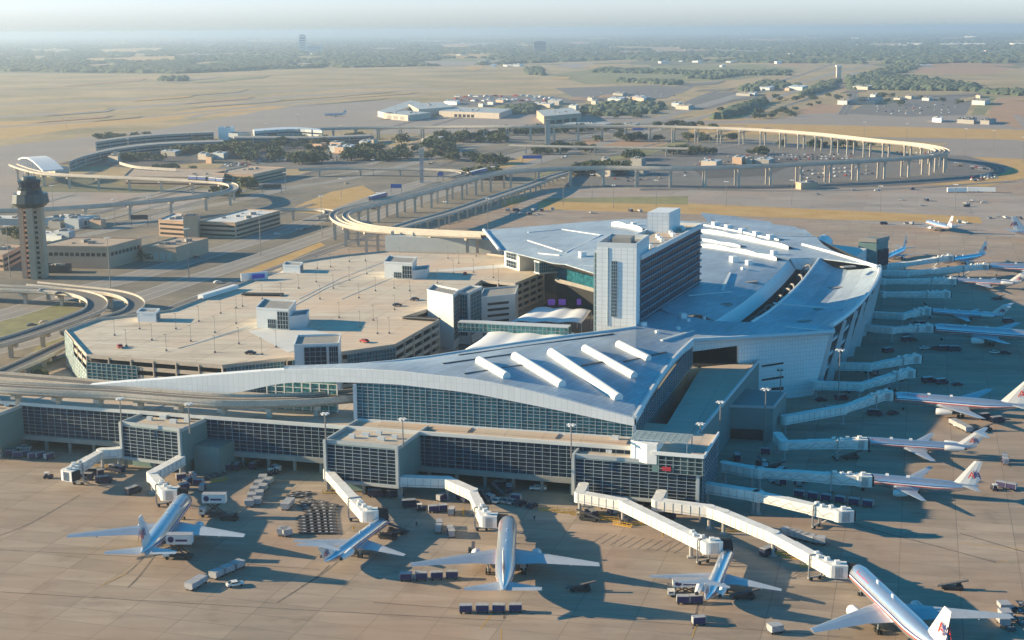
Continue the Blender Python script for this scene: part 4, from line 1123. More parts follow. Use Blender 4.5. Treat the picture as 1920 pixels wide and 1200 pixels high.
# ------------------------------------------------------------------ elevated guideways and ramps
def guideway(name, label, cat, pts, wd, cols, th=1.8, group=None, m='gconc', par=1.2, mroad='conc_dark', colw=1.6, twin=0, n=7, hammer=True, colz=0.0, colend=None):
    """pts: (px, py, z) of the deck centre line"""
    path = cr([W(x, y, z) for x, y, z in pts], n)
    t = thing(name, label, cat, (path[0].x, path[0].y, 0), group)
    lanes = [0.0] if not twin else [-twin / 2, twin / 2]
    sd_ = sides(path)
    mb = MB(); pr = MB(); rl = MB()
    for o in lanes:
        prof = [(-wd / 2, 0), (-wd / 2, -th * .45), (-wd * .28, -th), (wd * .28, -th), (wd / 2, -th * .45), (wd / 2, 0)]
        rows = [[p + s_ * (o + q[0]) + Vector((0, 0, q[1])) for q in prof] for p, s_ in zip(path, sd_)]
        mb.grid(rows, 0, flip=False)
        mb.grid([[p + s_ * (o - wd / 2), p + s_ * (o + wd / 2)] for p, s_ in zip(path, sd_)], 1, flip=True)
        for e in (-1, 1):
            pf = [(e * wd / 2 - .2, 0), (e * wd / 2 + .2, 0), (e * wd / 2 + .2, par), (e * wd / 2 - .2, par)]
            rows = [[p + s_ * (o + pf[j % 4][0]) + Vector((0, 0, pf[j % 4][1] - .05)) for j in range(5)] for p, s_ in zip(path, sd_)]
            pr.grid(rows, 0, flip=False)
            rl.grid([[p + s_ * (o + e * wd * .17) + Vector((0, 0, .12)), p + s_ * (o + e * wd * .26) + Vector((0, 0, .12))] for p, s_ in zip(path, sd_)], 0, flip=True)
    mb.build('deck', [M[m], M[mroad]], t); pr.build('parapet', M[m], t)
    if name == 'people_mover_guideway': rl.build('running_rail', M['gconc'], t)
    # columns at even spacing
    acc = 0; nxt = cols * .5; 
    for k in range(1, len(path)):
        seg = (path[k] - path[k - 1]).length
        while acc + seg > nxt:
            f_ = (nxt - acc) / seg; p = path[k - 1].lerp(path[k], f_); s_ = sd_[k]
            for o in lanes:
                q = p + s_ * o
                c = MB(); c.prism([(q.x - colw / 2, q.y - colw / 2), (q.x + colw / 2, q.y - colw / 2), (q.x + colw / 2, q.y + colw / 2), (q.x - colw / 2, q.y + colw / 2)], colz, q.z - th - .01, 0)
                if hammer: c.bar(q - s_ * wd * .4 - Vector((0, 0, th + .5)), q + s_ * wd * .4 - Vector((0, 0, th + .5)), colw * 1.05, 1.3)
                c.build('column', M['concrete'], t)
            nxt += cols
        acc += seg
    return t, path
# front line over the concourse
gw1, gpath = guideway('people_mover_guideway', 'people mover guideway running above the front concourse roof and into the glass hall', 'guideway',
    [(-140, 712, 21.5), (0, 724, 21.5), (105, 730, 21.5), (218, 735, 21.5), (345, 745, 21.5), (440, 750, 21.5), (560, 748, 21.5), (640, 742, 21.5), (700, 736, 21.5)], 8.2, 15, th=2.2, par=1.0, mroad='road2', colz=ZT)
gw0, _ = guideway('access_road_bridge', 'raised kerbside road passing behind the front guideway at the left', 'bridge', [(-120, 742 - 44, 17), (0, 706, 17), (150, 718, 17), (260, 728, 17), (420, 741, 17), (540, 752, 17)], 7, 24, th=1.5, par=.9, mroad='road2')
# station box under the front track left part
# big loop on the right and its return along the garage
guideway('people_mover_guideway', 'large people mover loop on tall pillars with two bright sunlit tracks, at the upper right', 'guideway',
    [(560, 243, 12), (640, 240, 13), (800, 238, 15), (960, 237, 18), (1120, 236, 19), (1280, 238, 19), (1420, 243, 19), (1530, 251, 19), (1640, 263, 19), (1720, 271, 18.5), (1760, 279, 18.5), (1764, 287, 18.5), (1720, 294, 18), (1600, 302, 18), (1440, 310, 17.5), (1280, 315, 17), (1120, 314, 16.5), (1000, 318, 15.5), (920, 326, 15), (840, 346, 14.5), (760, 367, 14), (690, 384, 14), (648, 395, 14), (636, 405, 14), (650, 417, 14.3), (690, 427, 15), (760, 433, 16.5), (840, 437, 18.5), (916, 440, 20.5)],
    4.4, 30, th=2.0, par=1.0, twin=8.6, colw=1.7, n=8)
guideway('people_mover_guideway', 'people mover loop curving round past the old terminal station at the left', 'guideway',
    [(24, 309, 14), (50, 318, 13), (90, 326, 12), (180, 331, 12), (300, 336, 12), (380, 340, 12), (425, 344, 12), (438, 350, 12), (430, 358, 12), (380, 367, 12), (280, 378, 12), (150, 388, 12), (60, 393, 12), (-40, 396, 12), (-160, 400, 12)], 7.5, 34, th=1.8, par=1.0, colw=1.7, n=8)
guideway('people_mover_guideway', 'far straight people mover track among the trees, with a hooked left end', 'guideway',
    [(955, 273, 9), (1050, 275, 9), (1180, 277, 9), (1290, 279, 9)], 5, 40, th=1.4, colw=1.5)
guideway('road_ramp', 'curved road ramp ending in a sunlit hook beside the garage roof sign tower', 'bridge',
    [(560, 318, 7), (640, 316, 7), (740, 317, 7), (800, 318, 7), (850, 320, 7), (872, 326, 5), (850, 333, 3)], 7, 40, th=1.2, par=.9, mroad='road2', colw=1.4)
guideway('road_ramp', 'hooked road ramp above the parkway next to the three-storey car park', 'bridge',
    [(512, 393, 8), (560, 393, 8), (600, 394, 8), (617, 397, 8), (614, 402, 7), (596, 408, 5)], 7, 30, th=1.2, par=.9, mroad='road2', colw=1.4)
# viaducts, lower left
guideway('road_ramp', 'inner curved viaduct road with cars at the lower left', 'bridge',
    [(-120, 533, 8), (0, 540, 8), (90, 544, 8), (140, 549, 8), (172, 558, 8), (183, 569, 8), (175, 582, 8), (140, 597, 8), (80, 618, 8), (20, 637, 8), (-80, 664, 8)], 9.5, 22, th=1.8, par=1.0, mroad='road2', colw=1.7, group=None)
guideway('road_ramp', 'outer curved viaduct road hugging the left corner of the parking garage', 'bridge',
    [(60, 533, 8), (150, 542, 8), (210, 549, 8), (243, 558, 8), (256, 570, 8), (246, 583, 8.5), (215, 594, 9), (170, 608, 9.5), (128, 624, 9.6)], 8, 22, th=1.8, par=1.0, mroad='road2', colw=1.7)
guideway('road_ramp', 'lower ramp road running in front of the garage corner at the left edge', 'bridge',
    [(150, 634, 6), (110, 652, 5.5), (50, 680, 5), (0, 702, 4.5), (-60, 730, 4)], 8, 20, th=1.5, par=.9, mroad='road2', colw=1.6)
guideway('road_ramp', 'raised ramp road with parked equipment beneath it, beside the far guideway curve', 'bridge',
    [(720, 435, 8), (780, 416, 9), (850, 396, 9), (920, 372, 9), (1000, 345, 8), (1040, 330, 6), (1090, 316, 2)], 9, 18, th=1.4, par=.9, mroad='road', colw=1.3)
# station box on the far guideway and low wall building
st = thing('station_block', 'long grey box building under the end of the far guideway curve', 'building', (W(820, 470, 0).x, W(820, 470, 0).y, 0))
a_ = W(722, 443, 15.5); b_ = W(938, 451, 15.5); c2_ = b_ + Vector((8, 14, 0)); d2_ = a_ + Vector((8, 14, 0))
mb = MB(); mb.prism([(p.x, p.y) for p in (a_, b_, c2_, d2_)], 0, 15.5, 0, 0); mb.build('wall', M['graywall'], st)
mb = MB()
for k in range(6):
    p = a_.lerp(b_, k / 5.2) + Vector((4, 7, 0)); mb.box((p.x, p.y, 16.6), (1.5, 5, 2.2), 0)
mb.build('column', M['concrete'], st)

# ------------------------------------------------------------------ control tower
cx, cy = W(62, 524, 0).x, W(62, 524, 0).y + 6
ct = thing('control_tower', 'tall tan control tower with a dark glazed cab, at the left', 'tower', (cx, cy, 0))
mb = MB()
for dx, dy, wd in ((-5.0, -2.5, 2.7), (.6, -5.0, 3.2), (5.0, -1.5, 2.7), (-2.5, 4.5, 3.0), (3.5, 4.5, 3.0)):
    mb.prism([(cx + (dx - wd / 2) * 1.04, cy + (dy - wd / 2) * 1.04), (cx + (dx + wd / 2) * 1.04, cy + (dy - wd / 2) * 1.04), (cx + (dx + wd / 2) * 1.04, cy + (dy + wd / 2) * 1.04), (cx + (dx - wd / 2) * 1.04, cy + (dy + wd / 2) * 1.04)], 0, 44, 0)
mb.build('shaft_fin', M['tan'], ct)
mb = MB(); mb.prism([(cx - 4.4, cy - 2), (cx + 4.4, cy - 2), (cx + 4.4, cy + 5), (cx - 4.4, cy + 5)], 0, 44, 0); mb.build('shaft_core', M['dark_metal'], ct)
mb = MB()
for k in range(15):
    for x in (-2.4, 3.1): mb.box((cx + x, cy - 3.6, 2 + k * 2.9), (2.0, 1.6, 1.3), 0)
mb.build('shaft_landing', M['tan'], ct)
def ring(r0, r1, z0, z1, nn=12): 
    mb = MB()
    rows = [[Vector((cx + r * math.cos(2 * math.pi * k / nn), cy + r * math.sin(2 * math.pi * k / nn), z)) for k in range(nn + 1)] for r, z in ((0.01, z0), (r0, z0), (r1, z1), (0.01, z1))]
    mb.grid(rows, 0); return mb
dcab = mat('dark_cab_cladding', (0.016, 0.032, 0.038), .4, .15, .3)
ring(7.5, 10.4, 41.0, 43.5).build('gallery_base', dcab, ct); ring(10.4, 9.6, 43.5, 48.6).build('gallery', dcab, ct); ring(7.4, 6.6, 48.6, 50.5).build('cab_base', dcab, ct)
ring(6.4, 6.6, 50.5, 52).build('cab_band', dcab, ct); ring(5.6, 6.4, 52, 55.6).build('cab_glass', M['glass'], ct); ring(6.9, 5.8, 55.6, 56.4).build('cab_roof', dcab, ct)
ring(4.2, 3.9, 56.4, 58.2).build('roof_housing', dcab, ct)
mb = MB()
for k in range(5): mb.tube([(cx - 3 + 1.5 * k, cy, 58), (cx - 3 + 1.5 * k, cy, 59.5 + (k % 3))], .12, 5)
mb.build('antenna', dcab, ct)
mb = MB()
for k in range(12):
    a_ = 2 * math.pi * k / 12; mb.tube([(cx + 5.3 * math.cos(a_), cy + 5.3 * math.sin(a_), 52), (cx + 5.95 * math.cos(a_), cy + 5.95 * math.sin(a_), 55.6)], .16, 4)
mb.build('cab_mullion', dcab, ct)

# ------------------------------------------------------------------ other buildings from plan corners
def building(label, px, z, h, wall='tan', roofm='tanroof', windows=None, depth=None, cat='building', group=None, para=True, bands=None):
    """px: front-left and front-right roof corners, rear-right roof corner (all at level z+h)"""
    zt = z + h
    a_ = W(*px[0], zt); b_ = W(*px[1], zt); c_ = W(*px[2], zt); d_ = a_ + (c_ - b_)
    t = thing('airport_building' if cat == 'building' else cat.replace(' ', '_'), label, cat, (a_.x, a_.y, 0), group)
    mb = MB(); mb.prism([(p.x, p.y) for p in (a_, b_, c_, d_)], 0, zt, 0, 1); mb.build('wall', [M[wall], M[roofm]], t)
    if para:
        mb = MB(); r = [a_, b_, c_, d_]
        for k in range(4): mb.bar(r[k] + Vector((0, 0, .3)), r[(k + 1) % 4] + Vector((0, 0, .3)), .4, .8)
        mb.build('parapet', M[wall], t)
    faces = {'f': (a_, b_), 's': (b_, c_), 'l': (d_, a_)}
    for wdw in (windows or []):
        fc, t0, t1, z0_, z1_, nn = wdw[:6]; mm = wdw[6] if len(wdw) > 6 else 'dark'
        p, q = faces[fc]; d2 = (q - p); d2.z = 0; d2.normalize(); nr = Vector((d2.y, -d2.x, 0))
        gap = .28 if nn > 1 else 0
        for k in range(nn):
            u0 = t0 + (t1 - t0) * (k + gap / 2) / nn; u1 = t0 + (t1 - t0) * (k + 1 - gap / 2) / nn
            A_ = p.lerp(q, u0) + nr * .06; B_ = p.lerp(q, u1) + nr * .06
            mb = MB(); mb.face([(A_.x, A_.y, z0_), (B_.x, B_.y, z0_), (B_.x, B_.y, z1_), (A_.x, A_.y, z1_)]); mb.build('window', M[mm], t)
    rr = random.Random(len(label))
    for k in range(5):
        p = a_.lerp(b_, rr.uniform(.1, .9)).lerp(d_.lerp(c_, rr.uniform(.1, .9)), rr.uniform(.15, .85)); s_ = rr.uniform(1, 3); mb = MB(); mb.box((p.x, p.y, zt + s_ * .3), (s_ * 1.5, s_, s_ * .6), rr.uniform(0, 1)); mb.build('roof_unit', M['conc_dark'], t)
    return t
building('tan two-storey office block beside the control tower with a strip of dark windows', [(66, 462), (203, 464), (265, 448)], 0, 13, windows=[('f', .1, .97, 7.5, 9.6, 12), ('s', .05, .95, 7.5, 9.6, 8), ('f', .3, .97, .8, 4, 12, 'tan')])
building('smaller tan hall with ribbed walls right of the office block', [(266, 463), (330, 465), (390, 448)], 0, 9, windows=[('f', .1, .9, 1, 6, 4, 'concrete')])
building('dark low store at the foot of the control tower', [(78, 500), (130, 500), (134, 496)], 0, 4, 'dark_metal', 'dark_metal')
building('tan three-storey block at the left edge, behind the control tower', [(-30, 478), (5, 480), (40, 462)], 0, 9, windows=[('f', 0, 1, 2, 3.6, 1), ('f', 0, 1, 5.4, 7, 1), ('s', .05, .95, 2, 3.6, 1), ('s', .05, .95, 5.4, 7, 1)])
building('left half of the three-storey tan car park with slot openings', [(297, 413), (345, 416), (372, 404)], 0, 11, 'tan', 'whiteroof', windows=[('f', .05, 1, 1.5, 3, 1), ('f', .05, 1, 4.8, 6.2, 1), ('f', .05, 1, 8, 9.3, 1)])
building('square tan stair block in the middle of the three-storey car park', [(343, 407), (370, 407), (375, 403)], 0, 15, 'tan', 'tanroof')
building('right half of the three-storey tan car park with a white roof deck', [(374, 416), (441, 419), (525, 396)], 0, 10.5, 'tan', 'whiteroof', windows=[('f', .02, .98, 1.5, 2.8, 1), ('f', .02, .98, 4.6, 5.9, 1), ('f', .02, .98, 7.6, 8.9, 1), ('s', .02, .98, 1.5, 2.8, 1), ('s', .02, .98, 4.6, 5.9, 1), ('s', .02, .98, 7.6, 8.9, 1)])
# old terminal, left middle
building('tan parking deck roof with a sunlit ramp wall in front of the old terminal', [(232, 331), (418, 334), (424, 318)], 0, 8, 'tan', 'tanroof', windows=[('f', .02, .98, 1.5, 2.6, 1), ('f', .02, .98, 4.6, 5.8, 1)])
building('right end of the old parking deck with two slot openings per side', [(400, 325), (475, 328), (536, 315)], 0, 8, 'tan', 'tanroof', windows=[('f', .02, .98, 1.5, 2.8, 4), ('f', .02, .98, 4.6, 5.9, 4), ('s', .02, .98, 1.5, 2.8, 1), ('s', .02, .98, 4.6, 5.9, 1)])
rw = thing('ramp_wall', 'long sunlit ramp wall on top of the old parking deck', 'wall', (W(260, 312, 9).x, W(260, 312, 9).y, 0))
mb = MB(); P_ = cr([W(224, 308, 9), W(240, 313, 9.4), (W(265, 317, 9)), W(330, 321, 8.6)], 4)
mb.grid([[p for p in P_], [p + Vector((0, 0, 2.6)) for p in P_]], 0); mb.grid([[p + Vector((0, .7, 0)) for p in P_], [p + Vector((0, .7, 2.6)) for p in P_]], 0, flip=True); mb.grid([[p + Vector((0, 0, 2.6)) for p in P_], [p + Vector((0, .7, 2.6)) for p in P_]], 0); mb.build('wall_panel', M['gconc'], rw)
# curved old terminal building as segments of one thing
def arcbuilding(label, pts, h, depth, wall, roofm, fins=0):
    P_ = cr([W(x, y, h) for x, y in pts], 4); t = thing('old_terminal', label, 'building', (P_[0].x, P_[0].y, 0))
    bk = [p + Vector((-.25 * depth, depth, 0)) for p in P_]
    mb = MB(); mb.grid([[Vector((p.x, p.y, 0)) for p in P_], P_], 0); mb.grid([P_, bk], 1); mb.grid([bk, [Vector((p.x, p.y, 0)) for p in bk]], 0); mb.face([(P_[0].x, P_[0].y, 0), P_[0], bk[0], (bk[0].x, bk[0].y, 0)]); mb.face([(P_[-1].x, P_[-1].y, 0), P_[-1], bk[-1], (bk[-1].x, bk[-1].y, 0)])
    mb.build('wall', [M[wall], M[roofm]], t)
    mb = MB()
    for z in (h * .35, h * .7):
        for a_, b_ in zip(P_[:-1], P_[1:]): mb.bar((a_.x, a_.y - .3, z), (b_.x, b_.y - .3, z), .5, 1.6)
    mb.build('window', M['glass'], t)
    mb = MB()
    for k in range(0, len(P_), 2): mb.bar((P_[k].x, P_[k].y - .5, 0), (P_[k].x, P_[k].y - .5, h + .5), 1.6, 1.0, 0, (1, 0, 0))
    mb.build('wall_fin', M['concrete'], t)
    return t
arcbuilding('long dark curved old terminal at the left, farther row', [(180, 266), (240, 258), (310, 252), (400, 248)], 11, 30, 'conc_dark', 'conc_dark')
arcbuilding('dark curved old terminal at the left, nearer row', [(130, 303), (160, 292), (220, 279), (300, 270), (420, 265)], 10, 28, 'conc_dark', 'conc_dark')
arcbuilding('domed grey terminal with glazed front in the upper middle', [(478, 246), (520, 243), (560, 242), (605, 245)], 14, 40, 'graywall', 'panel')
arcbuilding('long low grey terminal wing below the domed terminal', [(440, 258), (520, 258), (600, 258), (700, 254)], 9, 26, 'conc_dark', 'conc_dark')
building('white sunlit block at the left end of the domed terminal', [(409, 240), (432, 240), (440, 238)], 0, 16, 'wpanel', 'panel')
building('small white block in front of the domed terminal', [(422, 250), (446, 251), (470, 249)], 0, 9, 'graywall', 'whiteroof')
# arched station left
ar = thing('arched_station', 'white barrel-roofed people mover station at the far left', 'building', (W(90, 320, 12).x, W(90, 320, 12).y, 0))
a_ = W(34, 303, 14); b_ = W(80, 320, 13); dpt = Vector((15, 14, 0)); rows = []
for k in range(11):
    t = k / 10; p = a_.lerp(b_, t); hh = 11 + 7.5 * math.sin(math.pi * (.12 + .88 * t) ** .9) 
    rows.append([(p.x, p.y, hh + 1), (p.x + dpt.x, p.y + dpt.y, hh + 1)])
mb = MB(); mb.grid(rows, 0); o = mb.build('roof', M['wpanel'], ar); md = o.modifiers.new('t', 'SOLIDIFY'); md.thickness = 1.2
mb = MB()
for k in range(1, 10): p = Vector(rows[k][0]); mb.bar(p, (p.x, p.y, 10), .8, .8)
mb.bar((a_.x, a_.y, 10), (b_.x, b_.y, 10), 2, 2); mb.build('arch_frame', M['wpanel'], ar)
mb = MB(); p = W(88, 335, 0); mb.box((p.x + 6, p.y + 16, 5), (14, 20, 10), .7); mb.build('base', M['gconc'], ar)
# cargo and maintenance sheds
for lab, px, h, wm, rm, wins in (
    ('low cargo shed with pale end wall, left of the group by the runways', [(708, 208), (730, 213), (790, 192)], 9, 'graywall', 'graywall', []),
    ('wide grey cargo shed with a sunlit left end', [(719, 212), (765, 216), (808, 211)], 9, 'concrete', 'graywall', [('f', .1, .9, 1, 6, 3, 'conc_dark')]),
    ('cargo shed with a tall sunlit end wall', [(766, 195), (785, 205), (850, 200)], 12, 'concrete', 'graywall', []),
    ('long grey cargo shed in the upper middle', [(823, 208), (936, 212), (960, 204)], 9, 'concrete', 'graywall', [('f', .25, .6, .5, 5, 5, 'dark')]),
    ('sunlit tan hangar near the centre of the far guideway', [(1006, 207), (1020, 218), (1090, 212)], 12, 'tan', 'graywall', [('s', .1, .9, .5, 5, 4, 'dark')]),
    ('white shed at the edge of the far truck yard', [(832, 190), (856, 191), (862, 188)], 6, 'wpanel', 'panel', []),
    ('white-roofed shed in the far right lot', [(1748, 221), (1765, 222), (1768, 219)], 6, 'wpanel', 'wpanel', []),
    ('long dark shed on the far right field', [(1795, 223), (1826, 225), (1832, 221)], 6, 'conc_dark', 'dark_metal', []),
    ('second dark shed on the far right field', [(1838, 225), (1855, 226), (1868, 222)], 6, 'conc_dark', 'dark_metal', []),
    ('dark round-roofed shed above the far right lot', [(1592, 190), (1640, 190), (1656, 182)], 6, 'conc_dark', 'dark_metal', []),
    ('dark low toll plaza behind the far guideway', [(1055, 232), (1135, 233), (1150, 230)], 7, 'conc_dark', 'graywall', []),
    ('second low toll plaza behind the far guideway, right side', [(1150, 232), (1190, 233), (1200, 231)], 7, 'conc_dark', 'graywall', []),
    ('pale tank building below the far guideway loop', [(1492, 341), (1502, 343), (1534, 341)], 6, 'tan', 'graywall', []),
    ('low grey shed left of the control tower at the photo edge', [(-20, 410), (55, 410), (70, 404)], 5, 'graywall', 'whiteroof', []),
    ('low grey maintenance shed behind the office block', [(82, 408), (150, 411), (187, 404)], 6, 'graywall', 'whiteroof', [('s', .1, .9, 1, 4, 3)]),
    ('white-roofed low shed with trees in front, left of the office block', [(80, 440), (115, 444), (120, 436)], 4, 'graywall', 'whiteroof', [])):
    building(lab, px, 0, h, wm, rm, wins, para=False)
for lab, (x0, y0), (x1, y1) in (('white cargo containers in a row beside the far ramp lot', (1776, 361), (1812, 361)), ('pale boxy trailers end to end on the far ramp', (1813, 360), (1866, 361))):
    p = W(x0, y0, 0); q = W(x1, y1, 0); t = thing('trailer', lab, 'trailer', (p.x, p.y, 0)); mb = MB(); mb.bar(p + Vector((0, 0, 2.4)), q + Vector((0, 0, 2.4)), 3, 3.4); mb.build('container_body', M['wpanel'], t)
    mb = MB()
    for k in range(6): c_ = p.lerp(q, (k + .5) / 6); mb.box((c_.x, c_.y, .5), (1.2, 2.6, 1.0), 0)
    mb.build('wheel', M['dark'], t)
# sign tower between the roads
sgt = thing('radar_mast', 'square red and white striped mast tower standing between the parkways', 'mast', (W(791, 343, 0).x, W(791, 343, 0).y, 0))
p = W(791, 343, 0)
mb = MB(); mb.box((p.x, p.y, 13), (3.2, 3.2, 26), 0); mb.build('shaft', mat('striped_mast_paint', (0.45, 0.30, 0.27), .7, .5, .35, c2=(0.5, 0.42, 0.4)), sgt)
mb = MB(); mb.box((p.x, p.y, 29), (4.6, 4.6, 6), 0); mb.build('head', M['concrete'], sgt)
p = W(1027, 275, 0); sgt = thing('radar_mast', 'slim tan mast tower crossing the far guideway', 'mast', (p.x, p.y, 0)); mb = MB(); mb.box((p.x, p.y, 15), (6, 6, 30), 0); mb.build('shaft', M['concrete'], sgt); mb = MB(); mb.box((p.x, p.y, 31), (7, 7, 2), 0); mb.build('head', M['conc_dark'], sgt)
p = W(1572, 148, 0); sgt = thing('radar_mast', 'pale tower far away beside the highway at the upper right', 'mast', (p.x, p.y, 0)); mb = MB(); mb.box((p.x, p.y, 16), (12, 12, 32), 0); mb.build('shaft', M['concrete'], sgt); mb = MB(); mb.box((p.x, p.y, 34), (16, 16, 4), 0); mb.build('head', M['wpanel'], sgt)
# blue overhead signs
for lab, x, y, wd in (('blue road sign over the parkway left of the train', 743, 357, 9), ('blue road sign beside the far guideway', 826, 333, 5), ('wide blue overhead road sign beyond the far guideway', 998, 300, 20), ('blue road sign at the far toll plaza', 1196, 245, 14), ('dark overhead road sign across the parkway behind the office block', 262, 418, 12), ('dark overhead road sign across the upper parkway', 510, 357, 16)):
    p = W(x, y + 6, 0); t = thing('road_sign', lab, 'sign', (p.x, p.y, 0))
    mb = MB(); mb.box((p.x, p.y, 6.5), (wd, .4, 3.4), 0); mb.build('sign_face', M['bluesign'] if 'blue' in lab else M['dark_metal'], t)
    mb = MB(); mb.bar((p.x - wd / 2, p.y + .5, 0), (p.x - wd / 2, p.y + .5, 8), .4, .4); mb.bar((p.x + wd / 2, p.y + .5, 0), (p.x + wd / 2, p.y + .5, 8), .4, .4); mb.build('post', M['pole'], t)
# people mover trains
def train(label, pts, z, ncar=2):
    P_ = [W(x, y, z) for x, y in pts]; a_, b_ = P_; t = thing('people_mover_train', label, 'train', (a_.x, a_.y, z))
    for k in range(ncar):
        p = a_.lerp(b_, k / ncar + .02); q = a_.lerp(b_, (k + 1) / ncar - .02)
        mb = MB(); mb.bar(p + Vector((0, 0, 2.0)), q + Vector((0, 0, 2.0)), 2.8, 3.2); mb.build('car_body', M['dark_metal'], t)
        mb = MB(); mb.bar(p + Vector((0, 0, 3.75)), q + Vector((0, 0, 3.75)), 2.7, .3); mb.build('car_roof', M['wpanel'], t)
        mb = MB(); mb.bar(p + Vector((0, 0, 2.4)), q + Vector((0, 0, 2.4)), 2.86, 1.1); mb.build('window', M['bluesign'], t)
train('two-car people mover train on the near end of the far guideway', [(694, 377.5), (724, 369.5)], 14)
train('two-car people mover train on the middle of the far guideway', [(882, 330), (912, 322.5)], 15)
train('first people mover train on the left loop', [(354, 338), (388, 340)], 12)
train('second people mover train on the left loop, nearer the bend', [(393, 341), (420, 343.5)], 12)
# ------------------------------------------------------------------ aircraft
M['alu'] = mat('bare_aluminium_skin', (0.74, 0.78, 0.82), 0.3, 0.06, 0.6, metal=0.85)
M['wing'] = mat('wing_grey', (0.50, 0.55, 0.60), 0.40, 0.08, 0.5, metal=0.5)
M['fin'] = mat('fin_pale_grey', (0.72, 0.72, 0.71), 0.4, 0.04, 0.5)
M['nacelle'] = mat('nacelle_white', (0.78, 0.78, 0.77), 0.35, 0.04, 0.5)
M['red'] = mat('livery_red', (0.62, 0.04, 0.04), 0.4, 0.05, 0.5)
M['blue'] = mat('livery_blue', (0.03, 0.05, 0.20), 0.4, 0.05, 0.5)
M['white'] = mat('livery_white', (0.85, 0.85, 0.85), 0.35, 0.03, 0.5)
M['tyre'] = mat('tyre_black', (0.02, 0.02, 0.02), 0.9, 0.1, 1)
M['cockpit'] = mat('cockpit_glass', (0.01, 0.012, 0.015), 0.15, 0.1, 1)

def text_mesh(txt, size, depth=0.0, name='lettering'):
    cu = bpy.data.curves.new(name, 'FONT'); cu.body = txt; cu.size = size; cu.extrude = depth; cu.align_x = 'CENTER'
    o = bpy.data.objects.new(name, cu); COL.objects.link(o)
    dg = bpy.context.evaluated_depsgraph_get()
    me = bpy.data.meshes.new_from_object(o.evaluated_get(dg))
    vs = [v.co.copy() for v in me.vertices]; fs = [tuple(p.vertices) for p in me.polygons]
    bpy.data.objects.remove(o); bpy.data.curves.remove(cu); bpy.data.meshes.remove(me)
    return vs, fs
T_A = text_mesh('A', 1.0); T_AM = text_mesh('American', 1.0)

def fus(mb, L, r, zc, nose=0.13, tail=0.30, up=0.55, nseg=40, tipr=0.08, squash=1.0):
    xs = [0, .004, .012, .025, .045, .07, .1, nose, .3, .45, .6, 1 - tail, .78, .85, .91, .955, .985, 1.0]
    xs = sorted(set(xs))
    rows = []; rad = []
    for x in xs:
        if x < nose:
            k = x / nose; rr = r * math.sqrt(max(0.0004, 1 - (1 - k) ** 2.0)); zz = zc - r * .22 * (1 - k) ** 2
        elif x > 1 - tail:
            k = (x - (1 - tail)) / tail; rr = r * (1 - (1 - tipr) * k ** 1.7); zz = zc + r * up * k ** 1.7
        else: rr = r; zz = zc
        rad.append(rr)
        rows.append([Vector((-x * L, rr * math.cos(2 * math.pi * (j + .5) / nseg - math.pi / 2), zz + rr * squash * math.sin(2 * math.pi * (j + .5) / nseg - math.pi / 2))) for j in range(nseg + 1)])
    i = len(mb.v)
    nc = nseg + 1
    for r_ in rows:
        for p in r_: mb.v.append(tuple(p))
    for a in range(len(rows) - 1):
        for b in range(nseg):
            ang = math.degrees(2 * math.pi * (b + 1.0) / nseg - math.pi / 2)
            if ang > 90: ang = 180 - ang
            m = 0
            if 0.004 < xs[a] < .93:
                if 6 <= ang < 15: m = 2       # blue window line
                elif -3 <= ang < 6: m = 3     # white
                elif -16 <= ang < -3: m = 1   # red
            if xs[a] < .012 and ang > 20: m = 4
            mb.f.append((i + a * nc + b, i + (a + 1) * nc + b, i + (a + 1) * nc + b + 1, i + a * nc + b + 1)[::-1]); mb.m.append(m)
    mb.face(rows[-1][:nseg], 0)

def wing_mb(root_x, root_z, y0, span, c0, c1, sweep, dih, th=.11, kink=None):
    """one swept tapered wing to +y; sweep in metres of leading edge at the tip"""
    mb = MB(); st = [(0, 0)] + ([kink] if kink else []) + [(1, None)]
    rows = []
    ks = [0, kink[0], 1] if kink else [0, .5, 1]
    for t in ks:
        y = y0 + (span - y0) * t
        if kink:
            c = c0 + (kink[1] - c0) * (t / kink[0]) if t <= kink[0] else kink[1] + (c1 - kink[1]) * (t - kink[0]) / (1 - kink[0])
        else: c = c0 + (c1 - c0) * t
        le = root_x - sweep * t; z = root_z + dih * t; h = c * th * (1 - .35 * t)
        prof = [(0, 0), (-.12, .45), (-.4, .5), (-.75, .22), (-1, 0), (-.7, -.22), (-.3, -.42), (-.08, -.3)]
        rows.append([Vector((le + q[0] * c, y, z + q[1] * h)) for q in prof] + [Vector((le, y, z))])
    mb.grid(rows, 0, flip=True)
    mb.face(rows[-1][:-1], 0)
    return mb
def mirror(mb):
    o = MB(); o.v = [(a, -b, c) for a, b, c in mb.v]; o.f = [f[::-1] for f in mb.f]; o.m = list(mb.m); return o
def fin_mb(x0, z0, h, c0, c1, sweep, th=.5):
    mb = MB(); rows = []
    for t in (0, 1):
        c = c0 + (c1 - c0) * t; le = x0 - sweep * t; z = z0 + h * t; w_ = th * (1 - .5 * t)
        prof = [(0, 0), (-.3, .5), (-.7, .35), (-1, 0), (-.7, -.35), (-.3, -.5), (0, 0)]
        rows.append([Vector((le + q[0] * c, q[1] * w_, z)) for q in prof])
    mb.grid(rows, 0); mb.face(rows[-1][:-1], 0); return mb
